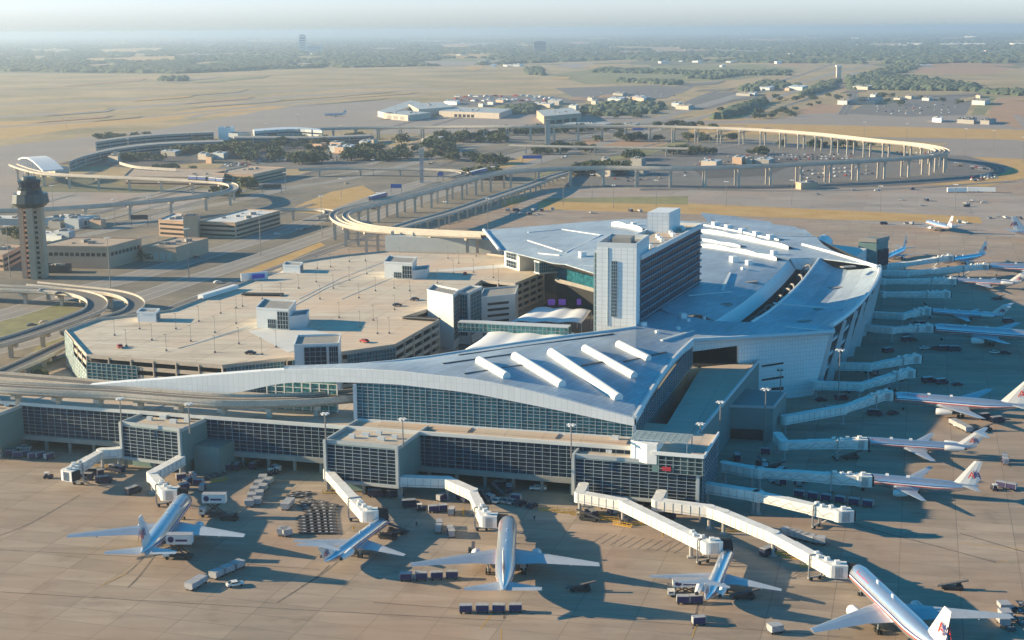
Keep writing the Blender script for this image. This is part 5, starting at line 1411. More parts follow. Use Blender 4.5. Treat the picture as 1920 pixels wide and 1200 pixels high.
def engine(parent, x, y, z, L, r):
    mb = MB()
    mb.tube([(x, y, z), (x - .06 * L, y, z), (x - .3 * L, y, z), (x - .7 * L, y, z), (x - L, y, z)], [r * .86, r * .97, r, r * .82, r * .55], 18, 0, caps=False)
    mb.build('engine_nacelle', M['nacelle'], parent, smooth=True)
    mb = MB(); mb.tube([(x - .08 * L, y, z), (x - .12 * L, y, z)], [r * .86, r * .86], 18, 0); mb.tube([(x - .96 * L, y, z), (x - 1.12 * L, y, z)], [r * .42, r * .2], 12, 0); mb.build('engine_fan', M['dark_metal'], parent)
def gear(parent, x, y, z, wheels=2, r=.55, name='main_gear'):
    mb = MB(); mb.tube([(x, y, r), (x, y, z)], .18, 6, 0)
    rows = (-.7, .7) if wheels == 4 else (0,)
    for dx in rows:
        for dy in (-.45, .45): mb.tube([(x + dx, y + dy - .18, r), (x + dx, y + dy + .18, r)], r, 12, 1)
    mb.build(name, [M['frame'], M['tyre']], parent)
def letters(parent, vf, M4, m, name='tail_lettering'):
    vs, fs = vf; mb = MB(); mb.v = [tuple(M4 @ v) for v in vs]; mb.f = list(fs); mb.m = [0] * len(fs); return mb.build(name, M[m], parent)
def side_matrix(x, y, z, s, side, roll=0.0, sx=1.0):
    """text upright on the side of the aircraft; side=-1 is the -y (right) side, seen with nose to the right"""
    if side < 0: bx, by = Vector((1, 0, 0)), Vector((0, math.sin(roll), math.cos(roll)))
    else: bx, by = Vector((-1, 0, 0)), Vector((0, -math.sin(roll), math.cos(roll)))
    n_ = bx.cross(by)
    m4 = Matrix((( bx.x * s * sx, by.x * s, n_.x, x), (bx.y * s * sx, by.y * s, n_.y, y), (bx.z * s * sx, by.z * s, n_.z, z), (0, 0, 0, 1)))
    return m4
def make_plane(kind, label, cat='airliner'):
    t = thing('airliner', label, cat, (0, 0, 0), 'airliners parked round the terminal')
    wide = kind in ('wide', 'wide_short'); md_ = kind == 'rear'
    if wide: L, r, zc = (54.9 if kind == 'wide' else 49.0), 2.52, 4.9
    elif md_: L, r, zc = 38.5, 1.68, 3.35
    else: L, r, zc = 38.0, 1.9, 3.7
    mb = MB(); fus(mb, L, r, zc, nose=.12 if not md_ else .10, tail=.32 if not md_ else .24)
    o = mb.build('fuselage', [M['alu'], M['red'], M['blue'], M['white'], M['cockpit']], t, smooth=True)
    if wide:
        sp = 23.8; wx = -L * .345; wing = wing_mb(wx, zc - 1.5, 1.2, sp, 11.8, 2.6, 16.5, 2.3, .10, kink=(.33, 7.6)); tp = wing_mb(-L * .875, zc + .9, .6, 9.3, 6.0, 2.0, 6.0, .9, .09)
        fb_ = fin_mb(-L * .80, zc + 1.9, 9.2, 8.6, 3.2, 7.6, .8)
    elif md_:
        sp = 16.4; wx = -L * .40; wing = wing_mb(wx, zc - 1.1, 1.0, sp, 7.4, 1.5, 8.6, .9, .10, kink=(.3, 4.9)); tp = wing_mb(-L * .965, 9.0, 0, 6.1, 3.3, 1.4, 3.4, .15, .10)
        fb_ = fin_mb(-L * .83, zc + 1.3, 4.4, 6.4, 4.2, 5.4, .6)
    else:
        sp = 17.1; wx = -L * .34; wing = wing_mb(wx, zc - 1.2, 1.1, sp, 8.0, 1.6, 9.4, 1.7, .10, kink=(.34, 4.6)); tp = wing_mb(-L * .86, zc + .9, .5, 7.1, 4.2, 1.6, 4.2, .8, .09)
        fb_ = fin_mb(-L * .80, zc + 1.4, 7.2, 6.2, 2.4, 5.6, .6)
    wing.build('wing', M['wing'], t); mirror(wing).build('wing', M['wing'], t)
    tp.build('tailplane', M['wing'], t); mirror(tp).build('tailplane', M['wing'], t)
    fo = fb_.build('tail_fin', M['fin'], t)
    KIDS.setdefault(fo.name, [])
    # belly fairing
    mb = MB(); mb.tube([(wx + 4, 0, zc - r * .75), (wx - 1, 0, zc - r * .62), (wx - 9 if wide else wx - 6, 0, zc - r * .62), (wx - 14 if wide else wx - 9, 0, zc - r * .8)], [r * .2, r * .72, r * .72, r * .2], 12); mb.build('belly_fairing', M['wing'], t, smooth=True)
    if md_:
        for s_ in (-1, 1):
            engine(t, -L * .735, s_ * (r + 1.15), zc + .55, 6.2, .95)
            mb = MB(); mb.box((-L * .735 - 3, s_ * (r + .3), zc + .5), (2.6, 1.2, .25)); mb.build('engine_pylon', M['wing'], t)
        gear(t, -L * .12, 0, 2.4, 2, .35, 'nose_gear'); gear(t, -L * .6, 2.5, 2.4); gear(t, -L * .6, -2.5, 2.4)
    else:
        ex = wx - (1.2 if wide else .8); ey = 7.9 if wide else 4.9; er = 1.45 if wide else 1.05
        for s_ in (-1, 1):
            engine(t, ex, s_ * ey, zc - (2.35 if wide else 1.95), 5.6 if wide else 4.2, er)
            mb = MB(); mb.bar((ex - 1, s_ * ey, zc - 1.2), (ex - 5, s_ * ey, zc - 1.0), .35, 1.0); mb.build('engine_pylon', M['wing'], t)
        gear(t, -L * .12, 0, 3, 2, .45, 'nose_gear')
        for s_ in (-1, 1): gear(t, wx - (9.5 if wide else 7.5), s_ * (4.6 if wide else 2.9), zc - 1.6, 4 if wide else 2, .6 if wide else .55)
    # marks: big two-letter tail emblem with a small winged shape between, name on the forward side
    hh = {'wide': 4.0, 'wide_short': 4.0, 'rear': 2.5, 'twin': 3.0}[kind]
    tailx = {'wide': -L * .80 - 8.4, 'wide_short': -L * .80 - 8.4, 'rear': -L * .83 - 5.6, 'twin': -L * .80 - 6.0}[kind]
    tz = zc + (4.6 if wide else (2.0 if md_ else 3.3))
    th_ = .30 if wide else .24
    for sd in (-1, 1):
        f1 = .46 * hh
        a_x = tailx - sd * f1 * (-1); 
        # red letter stands first when read, blue second
        letters(fo, T_A, side_matrix(tailx - (f1 * .62) * (1 if sd < 0 else -1), sd * (th_ + .12), tz, hh, sd), 'red')
        letters(fo, T_A, side_matrix(tailx + (f1 * .62) * (1 if sd < 0 else -1), sd * (th_ + .12), tz, hh, sd), 'blue')
        e_ = MB(); x0 = tailx; y_ = sd * (th_ + .13); z_ = tz + hh * .42; k = hh * .2
        pts = [(x0 - k * .9, y_, z_ + k * 2.4), (x0, y_, z_ + k * .9), (x0 + k * .9, y_, z_ + k * 2.4), (x0 + k * .5, y_, z_ + k * .1), (x0, y_, z_ - k * 1.1), (x0 - k * .5, y_, z_ + k * .1)]
        e_.face(pts if sd < 0 else pts[::-1]); e_.build('tail_emblem', M['blue'], fo)
        sz = 2.0 if wide else 1.35
        ang = R(32); yy = sd * (r * math.cos(ang) + .04); zz = zc + r * math.sin(ang) - .15
        letters(t, T_AM, side_matrix(-L * .12 - sz * 2.4, yy, zz, sz, sd, roll=ang), 'red', 'fuselage_lettering')
    # flap seams and track fairings
    for s_ in (-1, 1):
        for q in (.3, .5, .7):
            mb = MB(); y_ = s_ * sp * q; xx = wx - (16.5 if wide else (8.6 if md_ else 9.4)) * q - (6.6 if wide else 4.0) * (1 - .55 * q); zw = zc + ((-1.85 + 2.3 * q) if wide else ((-1.35 + .9 * q) if md_ else (-1.5 + 1.7 * q))); mb.tube([(xx + 2.0, y_, zw), (xx + .6, y_, zw - .05), (xx - .9, y_, zw + .1)], [.12, .26, .05], 6); mb.build('flap_fairing', M['wing'], t)
    # doors and cockpit
    mb = MB(); mb.box((-L * .035, 0, zc + r * .42), (.9 if wide else .7, r * 1.05, .35)); mb.build('cockpit_window', M['cockpit'], t)
    mb = MB()
    for x in (-.3, -.46): mb.box((L * x, 0, zc + r + .25), (1.0, .25, .5))
    mb.build('antenna', M['white'], t)
    return t
PW = Proto(make_plane('wide', '')); PS = Proto(make_plane('wide_short', '')); PM = Proto(make_plane('rear', '')); PT = Proto(make_plane('twin', ''))
def place(pr, nose, tail, L, label, by='tail', group=None):
    """nose, tail: plan points in metres"""
    n_ = Vector((*nose, 0)); t_ = Vector((*tail, 0)); d = (n_ - t_).normalized()
    if by == 'tail': n_ = t_ + d * L
    return pr.put(n_, math.atan2(d.y, d.x), label, group)
place(PS, (-95.3, 398.4), (-96.1, 347.8), 49.0, 'twin-engined silver airliner at the leftmost gates, flanked by two raised catering trucks')
place(PM, (-35.3, 381.9), (-48.9, 345.5), 38.5, 'slim rear-engined airliner beside the field of empty container dollies', 'nose')
place(PW, (-1.5, 375.9), (-2.6, 321.6), 54.9, 'silver airliner seen straight from behind, at the centre of the apron', 'nose')
place(PM, (57.0, 355.9), (45.6, 318.8), 38.5, 'rear-engined airliner with blue carts and a catering truck behind its left wing', 'nose')
place(PW, (84.7, 337.6), (92.6, 285.0), 54.9, 'bright silver airliner with red and blue stripes in the lower right corner', 'nose')
place(PT, (107.6, 411.8), (137.7, 401.3), 38, 'twin-engined airliner with a sunlit tail, front one of the row on the right apron')
place(PM, (116.7, 452.8), (150.5, 443.4), 38.5, 'rear-engined airliner with a white T-tail, second from the front on the right apron')
place(PS, (138.8, 507.1), (183.5, 489.2), 49, 'twin-engined airliner third in the right-hand row, its nose under a bent jet bridge').scale = (1, .92, .88)
place(PW, (186.4, 625.1), (230.9, 605), 54.9, 'twin-engined airliner fourth in the right-hand row, cut off by the photo edge', 'nose')
place(PM, (199.6, 671.7), (232, 656.5), 38.5, 'rear-engined airliner in full shade near the far gates on the right')
place(PM, (238.1, 756.0), (270.5, 743.2), 38.5, 'rear-engined airliner with a sunlit wing at the far right gates')
place(PW, (G_ := W(1846, 500, 4.8)).xy, (G_.x + 50, G_.y - 16), 54.9, 'twin-engined airliner running out of the right edge behind the far jet bridges', 'nose')
place(PT, (252, 818), (283, 838), 38, 'airliner with a tall dark tail pointing away at the far right gates')
place(PT, (219, 828), (243, 866), 38, 'airliner with its tail rising behind the square corner block')
a_ = W(1780, 431, 3)
place(PT, (a_.x - 6, a_.y + 45), (a_.x + 2, a_.y), 38, 'small far airliner alone on the open apron by the golden verge, tail toward the viewer')
a_ = W(1893, 440, 4)
place(PW, (a_.x + 50, a_.y - 4), (a_.x, a_.y), 54.9, 'far airliner entering at the right edge above the others, only tail and rear body seen')
a_ = W(607, 216, 3)
place(PT, (a_.x, a_.y), (a_.x + 36, a_.y + 10), 38, 'lone small jet far off on the airfield taxiway, upper left')
# ------------------------------------------------------------------ jet bridges
M['jb'] = mat('jet_bridge_white', (0.74, 0.74, 0.71), 0.6, 0.14, 0.4, fine=0.35)
M['jbg'] = mat('jet_bridge_grey', (0.38, 0.38, 0.37), 0.6, 0.08, 0.6)
M['canopy'] = mat('black_canopy', (0.015, 0.015, 0.02), 0.8, 0.2, 1)
M['yellow'] = mat('safety_yellow', (0.60, 0.36, 0.04), 0.6, 0.15, 1)
def jet_bridge(label, pts, z=5.4, cab=True, canopy=0.0, w_=3.0, h_=2.9, head=None):
    """pts: tunnel centre line in photo pixels at level z; the last point is the cab"""
    P_ = [W(x, y, z) for x, y in pts]
    t = thing('jet_bridge', label, 'jet bridge', (P_[0].x, P_[0].y, 0), 'jet bridges at the gates')
    n = len(P_) - 1
    for k in range(n):
        a_, b_ = P_[k], P_[k + 1]; d = (b_ - a_).normalized(); L = (b_ - a_).length
        last = k == n - 1
        secs = [(0, 1, 1.0)] if not last or L < 16 else [(0, .36, .86), (.33, .70, .94), (.66, 1, 1.02)]
        for s0, s1, sc_ in secs:
            mb = MB(); p, q = a_.lerp(b_, s0), a_.lerp(b_, s1)
            mb.bar(p, q, w_ * sc_, h_ * sc_, 0)
            sdv_ = Vector((d.y, -d.x, 0))
            for sd in (-1, 1):      # zigzag truss on the sides
                m_ = max(2, int((q - p).length / 2.2))
                if last:
                    for j in range(m_):
                        u0, u1 = p.lerp(q, j / m_), p.lerp(q, (j + 1) / m_); zz = .75 * (1 if j % 2 else -1)
                        mb.bar(u0 + sdv_ * sd * (w_ * sc_ / 2 + .03) + Vector((0, 0, zz)), u1 + sdv_ * sd * (w_ * sc_ / 2 + .03) - Vector((0, 0, zz)), .12, .12, 1)
                else:
                    for j in range(m_ + 1):
                        u0 = p.lerp(q, j / m_); mb.bar(u0 + sdv_ * sd * (w_ * sc_ / 2 + .02) + Vector((0, 0, h_ * .46)), u0 + sdv_ * sd * (w_ * sc_ / 2 + .02) - Vector((0, 0, h_ * .46)), .14, .1, 1)
                mb.bar(p + sdv_ * sd * (w_ * sc_ / 2 + .02) + Vector((0, 0, -h_ * .3)), q + sdv_ * sd * (w_ * sc_ / 2 + .02) + Vector((0, 0, -h_ * .3)), .1, .14, 1)
            mb.build('tunnel', [M['jb'], M['jbg']], t)
    for k in range(0, n):          # rotundas
        p = P_[k]; mb = MB(); mb.tube([(p.x, p.y, z - 1.5), (p.x, p.y, z + 1.5)], 1.62, 14)
        mb.build('rotunda', M['jb'], t)
        mb = MB(); mb.tube([(p.x, p.y, 0), (p.x, p.y, z - 1.6)], .5, 8); mb.box((p.x, p.y, .2), (1.8, 1.8, .4)); mb.build('column', M['jbg'], t)
    a_, b_ = P_[-2], P_[-1]; d = (b_ - a_).normalized(); s_ = Vector((d.y, -d.x, 0))
    # wheeled support
    q = a_.lerp(b_, .72)
    mb = MB()
    for e in (-1, 1): mb.bar(q + s_ * e * 1.9 + Vector((0, 0, 1.6)), Vector((q.x, q.y, 0.6)) + s_ * e * 1.9, .35, .35)
    mb.bar(Vector((q.x, q.y, .9)) - s_ * 2.1, Vector((q.x, q.y, .9)) + s_ * 2.1, .5, .5); mb.bar(q + s_ * 1.9 + Vector((0, 0, 1.6)), q - s_ * 1.9 + Vector((0, 0, 1.6)), .35, .35)
    mb.build('lift_frame', M['jbg'], t)
    mb = MB()
    for e in (-1, 1):
        c_ = Vector((q.x, q.y, .55)) + s_ * e * 1.3; mb.tube([c_ - s_ * .3, c_ + s_ * .3], .55, 10)
    mb.build('wheel', M['tyre'], t)
    # stairs
    mb = MB(); st = a_.lerp(b_, .9); mb.bar(st + s_ * -2.4 + Vector((0, 0, -1.2)), Vector((st.x, st.y, .1)) + s_ * -2.6 - d * 5.5, 1.0, .25); mb.bar(st + s_ * -2.9 + Vector((0, 0, -.3)), Vector((st.x, st.y, 1.1)) + s_ * -3.1 - d * 5.5, .1, .1)
    mb.build('service_stair', M['jbg'], t)
    # cab: box turned toward the aircraft
    hd = Vector(head + (0,)).normalized() if head else d
    hs = Vector((hd.y, -hd.x, 0))
    mb = MB(); mb.tube([(b_.x, b_.y, z - 1.6), (b_.x, b_.y, z + 1.62)], 1.8, 14); mb.bar(b_, b_ + hd * 3.4, 3.5, 3.3)
    mb.build('cab', M['jb'], t)
    c_ = b_ + hd * 1.2
    for e in (-1, 1):
        mb = MB()
        for k in range(6): mb.bar(c_ + hs * e * 1.78 + hd * (k * .36 - .9) + Vector((0, 0, 1.3)), c_ + hs * e * 1.78 + hd * (k * .36 - .9) - Vector((0, 0, 1.4)), .2, .12)
        mb.build('cab_shutter', M['jbg'], t)
    mb = MB(); mb.bar(b_ + hd * 3.4, b_ + hd * (3.45 + .5), 3.1, 2.9); 
    mb.build('cab_opening', M['dark'], t)
    if canopy:
        mb = MB(); base = b_ + hd * 3.6
        rows = []
        for k in range(9):
            an = math.pi * (k / 8); rows.append([base + hs * 1.9 * math.cos(an) + Vector((0, 0, -1.2 + 3.1 * math.sin(an))), base + hd * canopy + hs * 2.0 * math.cos(an) + Vector((0, 0, -1.4 + 3.2 * math.sin(an)))])
        mb.grid(rows, 0); mb.build('folding_canopy', M['canopy'], t)
    mb = MB()
    for k in range(3): mb.box(b_ + d * (-3 - 2.2 * k) + s_ * (.5 if k % 2 else -.4) + Vector((0, 0, h_ / 2 + .45)), (1.1, .8, .7), .4)
    mb.box(b_ + hd * 1 + Vector((0, 0, 2.1)), (1.3, 1.3, .7)); mb.build('air_unit', M['jb'], t)
    return t, P_
jet_bridge('empty white jet bridge bending left from the second pier', [(222, 848), (191, 850), (126, 889)], head=(.9, -.45))
jet_bridge('white jet bridge reaching the leftmost front airliner', [(338, 864), (285, 893), (312, 926)], canopy=2.4, head=(.95, .05))
jet_bridge('straight white jet bridge sloping down to the rear-engined airliner by the dollies', [(616, 888), (686, 966)], canopy=2.6, head=(.8, .15))
jet_bridge('white jet bridge bent twice to the airliner at the centre of the apron', [(752, 901), (838, 904), (886, 926), (910, 975)], canopy=2.6, head=(.95, -.1))
jet_bridge('long white jet bridge from the corner pier to the rear-engined airliner', [(1094, 916), (1087, 931), (1168, 946), (1296, 1009), (1328, 1025)], canopy=2.6, head=(.9, .2))
jet_bridge('longest white jet bridge, running down to the bright airliner in the lower right corner', [(1240, 930), (1232, 945), (1330, 958), (1357, 967), (1450, 1006), (1562, 1068)], canopy=2.4, head=(.95, -.1))
jet_bridge('empty jet bridge at the right with a sunlit cab, nearest of the right side', [(1326, 914), (1414, 928), (1422, 930), (1575, 966)], head=(.8, .1))
jet_bridge('jet bridge at the right leading to the airliner with the sunlit tail', [(1359, 875), (1410, 884), (1424, 886), (1612, 900)], head=(1, -.1))
jet_bridge('straight jet bridge with a corner box at the right, to the T-tailed airliner', [(1458, 820), (1470, 834), (1606, 831)], head=(1, -.1))
jet_bridge('rising bent jet bridge at the right below the white wall', [(1472, 787), (1580, 768), (1656, 741)], head=(1, -.1))
jet_bridge('empty jet bridge beside the white wall, nearer of the pair', [(1530, 722), (1612, 725), (1698, 700)], head=(1, .2))
jet_bridge('empty jet bridge beside the white wall, farther of the pair', [(1549, 686), (1628, 688), (1710, 673)], head=(1, .2))
jet_bridge('shaded jet bridge to the fourth airliner of the right-hand row', [(1600, 613), (1672, 619), (1735, 615)], head=(1, -.2))
jet_bridge('shaded bent jet bridge to the airliner in full shade near the far gates', [(1620, 589), (1692, 593), (1732, 583)], head=(1, -.2))
jet_bridge('empty shaded jet bridge just behind the roof edge on the right', [(1656, 552), (1768, 552)], head=(1, .1))
jet_bridge('far jet bridge to the rear-engined airliner with the sunlit wing', [(1656, 528), (1780, 527)], head=(1, -.1))
jet_bridge('far jet bridge to the airliner running out of the right edge', [(1660, 512), (1700, 513), (1842, 500)], head=(1, -.2))
jet_bridge('farthest jet bridge, to the airliner with the tall dark tail', [(1660, 500), (1697, 496), (1776, 484)], head=(1, .2))

# ------------------------------------------------------------------ apron vehicles
M['cart_blue'] = mat('cart_curtain_blue', (0.035, 0.03, 0.11), 0.7, 0.15, 1)
M['cart_top'] = mat('cart_roof_silver', (0.36, 0.37, 0.39), 0.5, 0.25, 1)
M['veh_dark'] = mat('vehicle_dark_blue', (0.02, 0.03, 0.07), 0.4, 0.1, 1)
M['veh_white'] = mat('vehicle_white', (0.72, 0.72, 0.70), 0.4, 0.06, 1)
M['veh_red'] = mat('vehicle_red', (0.40, 0.04, 0.03), 0.4, 0.06, 1)
M['veh_silver'] = mat('vehicle_silver', (0.42, 0.43, 0.45), 0.35, 0.06, 1, metal=.3)
M['veh_tan'] = mat('vehicle_tan', (0.40, 0.34, 0.26), 0.4, 0.06, 1)
M['steel'] = mat('worn_steel', (0.09, 0.09, 0.10), 0.7, 0.15, 1)
M['board'] = mat('dolly_deck_grey', (0.35, 0.36, 0.38), 0.5, 0.12, 1.2)
def wheels(t, xs, w_, r=.3, name='wheel'):
    for x in xs:
        for s_ in (-1, 1):
            mb = MB(); mb.tube([(x, s_ * w_ / 2 - .12, r), (x, s_ * w_ / 2 + .12, r)], r, 10); mb.build(name, M['tyre'], t)
def mk(name, cat, grp, fn):
    t = thing(name, '', cat, (0, 0, 0), grp); fn(t); return Proto(t)
def f_cart(t):
    mb = MB(); mb.box((0, 0, .5), (3.2, 1.6, .15)); mb.bar((1.6, 0, .45), (2.5, 0, .35), .1, .1); mb.build('chassis', M['steel'], t)
    mb = MB(); mb.box((0, 0, 1.3), (2.9, 1.5, 1.5)); mb.build('curtain', M['cart_blue'], t)
    mb = MB(); mb.box((0, 0, 2.1), (3.1, 1.7, .12)); mb.box((-1.53, 0, 1.3), (.1, 1.6, 1.6)); mb.box((1.53, 0, 1.3), (.1, 1.6, 1.6)); mb.build('roof_frame', M['cart_top'], t)
    wheels(t, (-1.1, 1.1), 1.5, .25)
CART = mk('baggage_cart', 'baggage cart', 'baggage carts on the apron', f_cart)
def f_tug(t):
    mb = MB(); mb.box((0, 0, .65), (2.8, 1.5, .6)); mb.box((.9, 0, 1.05), (.9, 1.4, .4)); mb.build('body', M['veh_dark'], t)
    mb = MB(); mb.box((-.5, 0, 2.0), (1.5, 1.4, .12))
    for x in (-1.1, .15):
        for y in (-.6, .6): mb.bar((x, y, .9), (x, y, 2), .08, .08)
    mb.build('cab_roof', M['veh_white'], t); mb = MB(); mb.box((-.6, 0, 1.1), (.7, .9, .5)); mb.build('seat', M['canopy'], t)
    wheels(t, (-.95, .95), 1.4, .36)
TUG = mk('baggage_tractor', 'tractor', 'tow tractors on the apron', f_tug)
def f_cont(t):
    mb = MB(); mb.box((0, 0, .45), (3.4, 1.9, .15)); mb.bar((1.7, 0, .4), (2.7, 0, .3), .1, .1); mb.build('chassis', M['steel'], t)
    mb = MB(); prof = [(-1.0, .55), (.7, .55), (1.3, 1.1), (1.3, 2.15), (-1.3, 2.15), (-1.3, .8)]
    mb.grid([[Vector((-1.55, y, z)) for y, z in prof + prof[:1]], [Vector((1.55, y, z)) for y, z in prof + prof[:1]]], 0)
    mb.face([(-1.55, y, z) for y, z in prof]); mb.face([(1.55, y, z) for y, z in prof][::-1]); mb.build('container', M['cart_top'], t)
    wheels(t, (-1.2, 1.2), 1.7, .22)
CONT = mk('cargo_container', 'container dolly', 'loaded container dollies', f_cont)
def f_dolly(t):
    mb = MB(); mb.box((0, 0, .42), (3.2, 2.0, .14), 0, 0)
    for y in (-.95, .95): mb.box((0, y, .55), (3.3, .12, .16), 0, 0)
    mb.bar((1.6, 0, .4), (2.3, 0, .3), .1, .1); mb.build('frame', M['steel'], t)
    mb = MB(); mb.box((0, 0, .52), (.8, .8, .06)); mb.build('deck_plate', M['board'], t)
DOLLY = mk('empty_dolly', 'dolly', 'empty container dollies stored in curved rows', f_dolly)
def f_car(bm_):
    def g(t):
        mb = MB()
        rows = []
        prof = [(2.2, .45), (2.2, .8), (1.2, .95), (.6, 1.42), (-1.0, 1.45), (-1.8, 1.0), (-2.2, .95), (-2.2, .45)]
        mb.grid([[Vector((x, -.85, z)) for x, z in prof], [Vector((x, .85, z)) for x, z in prof]], 0)
        mb.face([(x, -.85, z) for x, z in prof]); mb.face([(x, .85, z) for x, z in prof][::-1]); mb.face([(2.2, -.85, .45), (-2.2, -.85, .45), (-2.2, .85, .45), (2.2, .85, .45)])
        mb.build('body', M[bm_], t)
        mb = MB(); mb.grid([[Vector((1.13, -.78, 1.02)), Vector((.64, -.72, 1.42))], [Vector((1.13, .78, 1.02)), Vector((.64, .72, 1.42))]], 0); mb.grid([[Vector((-1.04, -.72, 1.46)), Vector((-1.76, -.78, 1.05))], [Vector((-1.04, .72, 1.46)), Vector((-1.76, .78, 1.05))]], 0)
        for s_ in (-.87, .87): mb.face([(1.0, s_, 1.0), (.55, s_, 1.36), (-.95, s_, 1.38), (-1.6, s_, 1.0)])
        mb.build('window', M['cockpit'], t)
        wheels(t, (-1.35, 1.4), 1.6, .33)
    return g
CARS = {k: mk('parked_car', 'car', 'cars parked on the apron', f_car(m_)) for k, m_ in (('white', 'veh_white'), ('dark', 'veh_dark'), ('silver', 'veh_silver'), ('red', 'veh_red'), ('tan', 'veh_tan'))}
def f_pick(t):
    mb = MB(); mb.box((0, 0, .8), (5.2, 1.9, .55)); mb.box((.4, 0, 1.35), (1.9, 1.7, .7)); mb.box((-1.7, .88, 1.15), (1.8, .1, .35)); mb.box((-1.7, -.88, 1.15), (1.8, .1, .35)); mb.build('body', M['veh_white'], t)
    mb = MB(); mb.box((.4, 0, 1.4), (1.95, 1.5, .4)); mb.box((.4, 0, 1.4), (1.5, 1.76, .4)); mb.box((-1.7, 0, 1.1), (1.7, 1.6, .06)); mb.build('window', M['cockpit'], t)
    wheels(t, (-1.6, 1.6), 1.8, .38)
PICK = mk('pickup_truck', 'pickup truck', 'service pickups', f_pick)
def f_van(t):
    mb = MB(); mb.box((-.5, 0, 1.35), (4.2, 1.95, 1.8)); mb.box((2.0, 0, .95), (1.2, 1.9, 1.0)); mb.build('body', M['veh_dark'], t)
    mb = MB(); mb.box((1.62, 0, 1.8), (.1, 1.7, .6)); mb.box((-.2, 0, 1.8), (2.8, 1.98, .5)); mb.build('window', M['cockpit'], t)
    mb = MB(); mb.box((-.5, 0, 2.28), (4.0, 1.8, .06)); mb.build('roof', M['veh_silver'], t); wheels(t, (-1.7, 1.7), 1.8, .38)
VAN = mk('service_van', 'van', 'dark service vans', f_van)
def f_cater(t):
    mb = MB(); mb.box((0, 0, .9), (7.6, 2.2, .4)); mb.build('chassis', M['dark_metal'], t)
    mb = MB(); mb.box((3.1, 0, 1.7), (1.7, 2.3, 1.6)); mb.build('cab', M['veh_white'], t); mb = MB(); mb.box((3.92, 0, 2.0), (.1, 2.0, .7)); mb.box((3.2, 0, 2.0), (.9, 2.34, .6)); mb.build('window', M['cockpit'], t)
    mb = MB()
    for y in (-.9, .9): mb.bar((-2.6, y, 1.2), (1.8, y, 4.3), .28, .28); mb.bar((1.8, y, 1.2), (-2.6, y, 4.3), .28, .28)
    mb.build('scissor_lift', M['dark_metal'], t)
    mb = MB(); mb.box((-.6, 0, 5.65), (6.8, 2.5, 2.5)); mb.build('box_body', M['veh_white'], t)
    mb = MB(); mb.box((-.6, 0, 6.95), (6.9, 2.6, .12)); mb.box((-.6, -1.28, 4.5), (6.8, .08, .25)); mb.build('trim', M['cart_top'], t)
    for s_ in (-1, 1):
        mb = MB(); mb.face([(1.5 + .85 * math.cos(a * math.pi / 8), s_ * 1.27, 5.75 + .85 * math.sin(a * math.pi / 8)) for a in range(16)][::s_ * -1]); mb.face([(-.9 + q[0], s_ * 1.27, 5.45 + q[1]) for q in ((-2, -.25), (1.2, -.25), (1.2, .35), (-2, .35))]); mb.build('round_logo', mat('logo_dark', (.06, .04, .07), .5) if s_ < 0 else M['cart_blue'], t)
    mb = MB(); mb.box((3.3, 0, 4.5), (1.6, 2.0, .15)); mb.bar((4.0, -.9, 4.6), (4.0, -.9, 5.6), .06, .06); mb.bar((4.0, .9, 4.6), (4.0, .9, 5.6), .06, .06); mb.build('platform', M['steel'], t)
    wheels(t, (-2.6, 2.8), 2.2, .5)
CATER = mk('catering_truck', 'catering truck', 'catering trucks with raised boxes', f_cater)
def f_loader(t):
    mb = MB(); mb.box((0, 0, .7), (5.2, 2.0, .7)); mb.box((1.6, .6, 1.4), (1.2, .8, .8)); mb.build('chassis', M['dark_metal'], t)
    mb = MB(); mb.bar((-3.6, -.3, .9), (3.8, -.3, 2.7), .9, .25); mb.build('belt', M['steel'], t); wheels(t, (-1.8, 1.8), 1.8, .38)
LOADER = mk('belt_loader', 'belt loader', 'belt loaders and low equipment', f_loader)
def put(pr, px, py, ang, label, group=None): return pr.put(W(px, py, 0), R(ang), label, group)
# catering trucks
put(CATER, 400, 968, 178, 'catering truck with raised white box, behind the nose of the leftmost airliner')
put(CATER, 335, 1047, 178, 'catering truck with raised white box, at the tail of the leftmost airliner')
q = put(CATER, 1282, 1117, 178, 'catering truck with lowered grey box, left of the rear-engined airliner by the blue carts'); q.scale = (1, 1, .62)
# strings of baggage carts
def string(pr, pts, n, label, ang0=None, group=None):
    P_ = cr([W(x, y, 0) for x, y in pts], 8); Ls = [0]
    for a_, b_ in zip(P_[:-1], P_[1:]): Ls.append(Ls[-1] + (b_ - a_).length)
    for k in range(n):
        d = Ls[-1] * (k + .5) / n
        i = max(j for j in range(len(Ls) - 1) if Ls[j] <= d + 1e-6); i = min(i, len(P_) - 2)
        f_ = (d - Ls[i]) / max(1e-6, Ls[i + 1] - Ls[i]); p = P_[i].lerp(P_[i + 1], f_); dv = P_[i + 1] - P_[i]
        ords = ['first', 'second', 'third', 'fourth', 'fifth', 'sixth', 'seventh', 'eighth']
        pr.put(p, math.atan2(dv.y, dv.x) + random.uniform(-.12, .12), label if n > 8 or '%s' not in label else label % ords[k], group)
string(CART, [(747, 1089), (862, 1084)], 4, '%s blue curtained cart from the left, in the row left of the centre airliner')
string(CART, [(858, 1149), (982, 1147)], 4, '%s purple cart from the left, in the row behind the centre airliner')
put(CART, 1310, 1171, 10, 'lone dark blue cart on the yellow line in front of the rear-engined airliner tail')
string(CART, [(1268, 1132), (1318, 1130)], 2, '%s dark cart from the left under the tail of the rear-engined airliner')
put(CART, 847, 965, 85, 'dark cart turned end-on right of the cart string under the centre jet bridge')
string(CART, [(806, 961), (836, 958)], 2, '%s cart from the left, in the short string left of the centre jet bridge')
